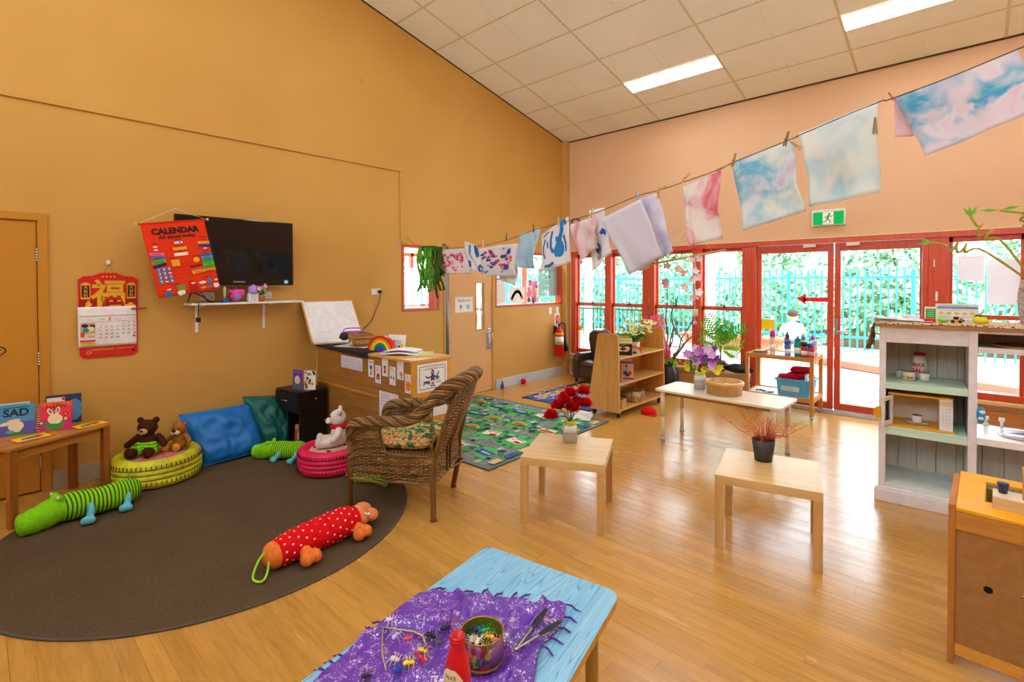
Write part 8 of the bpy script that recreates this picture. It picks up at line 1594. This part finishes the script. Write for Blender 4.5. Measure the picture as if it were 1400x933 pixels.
# ================================================================ ON THE BLUE TABLE
TT = .5355
xe_ = lambda y_: .272+(.475-y_)*.052
cA, cB, cC, cD = [BTI @ gp(*p, TT) for p in ((505, 838), (764, 830), (800, 1010), (440, 1000))]
cA = BTI @ Vector((-1.335, .975, TT)); cB = BTI @ Vector((-.925, 1.245, TT)); cC = BTI @ Vector((-.67, .55, TT)); cD = BTI @ Vector((-1.20, .46, TT))
tin_l = BTI @ Vector((-.965, .925, TT))
def shawl(u, v):
    p = (cA*(1-u)+cB*u)*(1-v)+(cD*(1-u)+cC*u)*v; x, y_ = p.x, p.y
    y_ += .03*math.sin(u*PI)*(1-v)+.008*math.sin(u*21)*(1-v); x += .012*math.sin(v*17)*(1 if u > .5 else .1)*abs(2*u-1)
    d_ = math.hypot(x-tin_l.x, y_-tin_l.y); an = math.atan2(y_-tin_l.y, x-tin_l.x); env = max(0, min(1, (d_-.062)/.05))
    rg = 1-abs(noise.noise(Vector((x*5+2*y_, y_*4, 4.2))))*3.2; z = .003+env*(.022*max(0, rg)**4+.020*max(0, 1-abs(math.sin(an*2.5+.6+3*noise.noise(Vector((x*3, y_*3, 2)))))*3.5)**2+.005*noise.noise(Vector((x*28, y_*28, 0)))+.003)
    if -.02 < d_-.078 < .03: z += .012*math.exp(-((d_-.085)/.012)**2)
    ed = xe_(y_)
    if x > ed: ex = x-ed; x = ed+.006+.01*math.sin(y_*30)*min(1, ex*8); z -= ex
    x = max(x, -.283-.002*math.sin(y_*40))
    if y_ < -.52: z -= (-.52-y_); y_ = -.526
    return (x, y_, TT+z)
b = NB('purple_sequin_cloth'); b.bsdf(None, .38, 0, .5); v = b.coord(); vo = b.n('ShaderNodeTexNoise'); vo.inputs['Scale'].default_value = 330; vo.inputs['Detail'].default_value = 1; b.l(b.coord((1, .45, 1)), vo.inputs['Vector']); n2 = b.noise(v, 24, 4, .7, 1.0)
mm = b.n('ShaderNodeMath', operation='MULTIPLY'); b.l(vo.outputs[0], mm.inputs[0]); b.l(n2.outputs[0], mm.inputs[1]); gl_ = b.ramp(mm.outputs[0], [(.322, (0, 0, 0, 1)), (.345, (1, 1, 1, 1))]); base_ = b.ramp(n2.outputs[0], [(.3, lin('#5A2A9C')), (.7, lin('#7A45C0'))])
mx = b.n('ShaderNodeMix', data_type='RGBA'); b.l(gl_, mx.inputs[0]); b.l(base_, mx.inputs[6]); mx.inputs[7].default_value = lin('#EDE4FA'); b.l(mx.outputs[2], b.b.inputs['Base Color']); b.l(gl_, b.b.inputs['Metallic']); b.bump(vo.outputs[0], .3, .003); M_SHAWL = b.m
t = T('purple_shawl', 'crumpled purple shawl with silver glitter and tassels spread over the blue table', 'shawl', (-1.03, .93, 0), math.radians(9.5)); P(MB().sheet(shawl, 90, 80, .0016), 'shawl_cloth', M_SHAWL, t)
random.seed(19)
def tassel(p, d):
    mb = MB(); p = Vector(p); d = Vector(d).normalized(); q = p+d*.032; q.z = TT+.004 if abs(q.x) < .28 else q.z-.015; pts = [p, p.lerp(q, .5)+Vector((random.uniform(-.004, .004), random.uniform(-.004, .004), .004)), q, q+d*.012+Vector((random.uniform(-.008, .008), random.uniform(-.008, .008), 0))]; mb.tube(pts, [.0022, .0034, .0030, .0012], 6); P(mb, 'tassel', cloth('#6A3AA8', '#4A2488', 60, .8), t)
for u in (.12, .30, .42, .52, .62, .68): tassel(shawl(u, 0), (random.uniform(-.4, .6), 1, 0))
for v in (0.0, .06, .13, .20, .28): tassel(shawl(1, v), (1, random.uniform(-.1, .4), 0))
for v in (.30, .36, .58, .64, .70): tassel(shawl(0, v), (-1, .1, 0))
# tin of bugs
tw = BTM @ tin_l; tx, ty, tzz = tw.x, tw.y, TT+.0065
t = T('biscuit_tin', 'round red and gold patterned tin full of plastic bugs on the purple shawl', 'tin', (tx, ty, tzz)); b = NB('tin_pattern'); b.bsdf(None, .3, .2); v = b.coord(); ck = b.n('ShaderNodeTexWave', wave_type='BANDS', bands_direction='X'); ck.inputs['Scale'].default_value = 14; ck.inputs['Distortion'].default_value = 1.5; b.l(v, ck.inputs['Vector']); c1 = b.ramp(ck.outputs[0], [(.3, lin('#7A1E28')), (.6, lin('#A83A3A')), (.75, lin('#8A5A9A'))]); n1 = b.noise(v, 32, 2, .5, 1); c2 = b.ramp(n1.outputs[0], [(.4, lin('#C8A040')), (.5, lin('#2E7A4A')), (.56, lin('#2A5AA0')), (.62, lin('#D8583A'))], 'CONSTANT')
m1 = b.ramp(b.noise(v, 13, 2).outputs[0], [(.52, (0, 0, 0, 1)), (.56, (1, 1, 1, 1))]); mx = b.n('ShaderNodeMix', data_type='RGBA'); b.l(m1, mx.inputs[0]); b.l(c1, mx.inputs[6]); b.l(c2, mx.inputs[7]); b.l(mx.outputs[2], b.b.inputs['Base Color'])
TR, TH = .058, .078
P(MB().lathe([(0, 0), (TR, 0), (TR, TH), (TR-.002, TH), (TR-.002, .004), (0, .004)], 48), 'tin_wall', b.m, t); P(MB().lathe([(TR, TH-.003), (TR+.002, TH), (TR, TH+.002), (TR-.003, TH)], 48, cap=False), 'rolled_rim', flat('#B8863A', .25, .7), t); P(MB().lathe([(TR, .004), (TR+.002, .007), (TR, .010)], 48, cap=False), 'lower_ring', flat('#C8984A', .25, .7), t); P(MB().lathe([(TR-.0022, .03), (TR-.0022, TH-.001)], 48, cap=False), 'inner_wall', flat('#7A8A2A', .3, .3), t)
def bug(label, p, c, s, rz, kind='spider', group=None):
    t = T('plastic_bug', label, 'toy bug', p, rz, group); m_ = flat(c, .3); mb = MB()
    mb.ell((-.007*s, 0, .006*s), (.009*s, .0065*s, .005*s), n=10, k=7).ell((.006*s, 0, .006*s), (.006*s, .0048*s, .004*s), n=10, k=7)
    if kind == 'lizard': mb.tube([(-.012*s, 0, .005*s), (-.024*s, .004*s, .003*s), (-.034*s, 0, .002*s)], [.004*s, .0025*s, .001*s], 6).ell((.014*s, 0, .006*s), (.006*s, .004*s, .003*s), n=8, k=6)
    P(mb, 'bug_body', m_, t); lg = MB(); n = 4 if kind == 'spider' else (3 if kind == 'ant' else 2)
    for sg in (-1, 1):
        for i in range(n): x = (-.004+.005*i)*s if n > 2 else (-.010+.016*i)*s; f_ = (-.012+.009*i)*s if n > 2 else (-.016+.026*i)*s; lg.tube([(x, sg*.003*s, .006*s), (x+f_*.5, sg*.013*s, .012*s), (x+f_, sg*.021*s, .001*s)], [.0012*s, .001*s, .0007*s], 5)
    P(lg, 'bug_legs', m_, t); return t
def on(px_, py_, z=.014):
    p = BTI @ gp(px_, py_, TT+.012); return BTM @ Vector((p.x, p.y, TT+z))
bug('clear white plastic spider at the far left of the shawl', on(535, 852), '#E9E4F4', 1.15, .5); bug('translucent plastic spider inside the bent tweezers', on(541, 873), '#CFC4E4', 1.05, 2.0); bug('pink-red plastic ant beside the tweezers', on(558, 876), '#F0606A', .85, 1.0, 'ant'); bug('black plastic beetle left of the tin', on(590, 874), '#15161A', 1.25, .2); bug('black plastic spider touching the left side of the tin', on(610, 862), '#1C1E24', 1.15, 1.3); bug('pale green and black bug in front of the black beetle', on(600, 881), '#5A6A5A', .8, .7, 'ant')
bug('small bright red plastic bug behind the tin', on(621, 852), '#F03020', .8, .4, 'ant'); bug('yellow plastic frog on top of a red lizard', on(579, 897, .020), '#F4C81E', 1.05, .4, 'frog'); bug('flat red plastic lizard under the yellow frog', on(577, 904), '#F0281E', .9, 0, 'lizard'); bug('bright yellow plastic bug beside the blue one', on(560, 911), '#F8DC1E', 1.15, .9, 'ant'); bug('cream plastic bug above the blue one', on(541, 906), '#E4DCC8', 1.1, .3, 'ant'); bug('blue plastic bug in the front group', on(546, 919), '#1E4AB4', 1.05, 1.5, 'ant'); bug('black plastic bug at the bottom edge of the shawl', on(502, 929), '#101014', 1.0, .8, 'ant')
random.seed(23)
for k_, (c, nm) in enumerate((('#16181A', 'black bug deep in the tin'), ('#101214', 'black beetle at the bottom of the tin'), ('#2A8A2E', 'green bug at the back of the tin'), ('#1E7A3A', 'dark green bug in the tin'), ('#F4DC1E', 'yellow bug at the left inside the tin'), ('#F0D81E', 'yellow bug at the right inside the tin'), ('#F2B8B8', 'pale pink bug in the middle of the tin'), ('#EDE6DC', 'white spider at the front inside the tin'), ('#F0A8A0', 'salmon bug at the right back inside the tin'), ('#1E8AC0', 'blue bug at the right inside the tin'), ('#F4F0E6', 'white bug lying on the pink one in the tin'), ('#18A848', 'bright green bug on top of the heap in the tin'), ('#202224', 'black spider at the left inside the tin'), ('#E8C01E', 'golden bug at the front right inside the tin'))):
    an, q = k_*2.4, .010+.032*((k_*.37) % 1); bug(nm, (tx+q*math.cos(an), ty+q*math.sin(an), tzz+.030+.0036*k_), c, .95, random.uniform(0, 6), random.choice(['spider', 'ant']), 'bugs in the tin')
ONE(MB().lathe([(0, 0), (.054, 0), (.054, .034), (.03, .042), (0, .046)], 24), 'bug_filling', flat('#1E2420', .5), 'dark heap of plastic bugs filling the lower part of the tin', 'toy bugs', (tx, ty, tzz+.005), 0, None, 0, 'stuff')
# tweezers and tongs
pts = [on(584, 884, .008), on(578, 872, .016), on(566, 867, .018), on(523, 860, .016), on(522, 894, .016), on(528, 917, .010)]; o_ = pts[3].copy(); o_.z = TT+.006
ONE(MB().tube([p-o_ for p in pts], [.003, .005, .004, .0035, .003, .002], 8), 'plastic_tweezers', flat('#B8A090', .25, .6), 'bent silvery tweezers opened wide among the bugs on the shawl', 'tweezers', o_)
h0 = on(705, 892, .016); t = T('metal_tongs', 'dark metal tongs lying open on the right of the shawl', 'tongs', (h0.x, h0.y, TT+.006)); ob_ = Vector((h0.x, h0.y, TT+.006))
for a_, m_ in ((on(748, 840, .026), on(728, 866, .026)), (on(768, 855, .022), on(738, 875, .024))):
    s_ = (a_-h0).normalized().cross(Vector((0, 0, 1)))
    mb = MB().sheet(lambda u, v: h0.lerp(m_, v)-ob_+s_*(u-.5)*.009+Vector((0, 0, .004)), 2, 6, .0022); P(mb, 'tong_arm', flat('#A0A4A8', .2, .9), t)
    P(MB().sheet(lambda u, v: m_.lerp(a_, v)-ob_+s_*(u-.5)*(.010+.008*math.sin(v*PI))+Vector((0, 0, .004)), 4, 8, .003), 'tong_tip', flat('#3A3C40', .35, .6), t)
P(MB().tube([h0-ob_+Vector((-.006, -.004, .002)), h0-ob_+Vector((.004, .004, .004))], .005, 10), 'hinge', flat('#C8CCD0', .2, .9), t)
# red bottle
t = T('sauce_bottle', 'red squeeze bottle with an open neck and a cream label beside the tin', 'bottle', (-.882, .765, TT+.008), .5); RD_ = flat('#D8101C', .3)
P(MB().lathe([(0, 0), (.028, 0), (.033, .006), (.034, .06), (.031, .105), (.025, .135), (.019, .155), (.0175, .160), (.0175, .168), (.0185, .170), (.0185, .174), (.017, .176), (.017, .190), (.0135, .190), (.0135, .165), (0, .160)], 36), 'bottle_body', RD_, t); P(MB().lathe([(.0170, .178), (.0190, .180), (.0170, .182)], 32, cap=False).lathe([(.0170, .184), (.0188, .186), (.0170, .188)], 32, cap=False), 'neck_thread', RD_, t)
def bprof(z): 
    pr = [(0.006, .033), (.06, .034), (.105, .031), (.135, .025), (.155, .019)]
    for (z0, r0), (z1, r1) in zip(pr, pr[1:]):
        if z <= z1: return r0+(r1-r0)*(z-z0)/(z1-z0)
    return .019
a = ART(); a.fn = lambda x, y, z: ((bprof(y)+.0005+z)*math.cos(x/.032), (bprof(y)+.0005+z)*math.sin(x/.032), y)
for s_ in range(12):
    y0, y1 = .01+s_*.0095, .01+(s_+1)*.0095; w0 = .034*min(1, (max(0, .128-y0)/.03)**.5) if y0 > .098 else .034; w1 = .034*min(1, (max(0, .128-y1)/.03)**.5) if y1 > .098 else .034
    for k_ in range(8): u0, u1 = -1+k_/4, -1+(k_+1)/4; a.poly([(u0*w0, y0), (u1*w0, y0), (u1*w1, y1), (u0*w1, y1)], '#EBD6A0', up=False)
a.z += .0003; a.text('SAUCE', 0, .108, .010, '#3A3A3A', bold=.0002)
for q in range(4): a.line([(-.016, .098-.005*q), (.016, .098-.005*q)], .0014, '#6A6050')
for q in range(14): a.rect(-.002+.0016*q, .062, .0009 if q % 3 else .0013, .030, '#1A1A1A', up=False)
for q in range(5): a.rect(-.022+.003*q, .062, .0012, .030, '#8A7A6A', up=False)
a.build('bottle_label', Matrix.Rotation(-1.81, 4, 'Z'), t, .5)
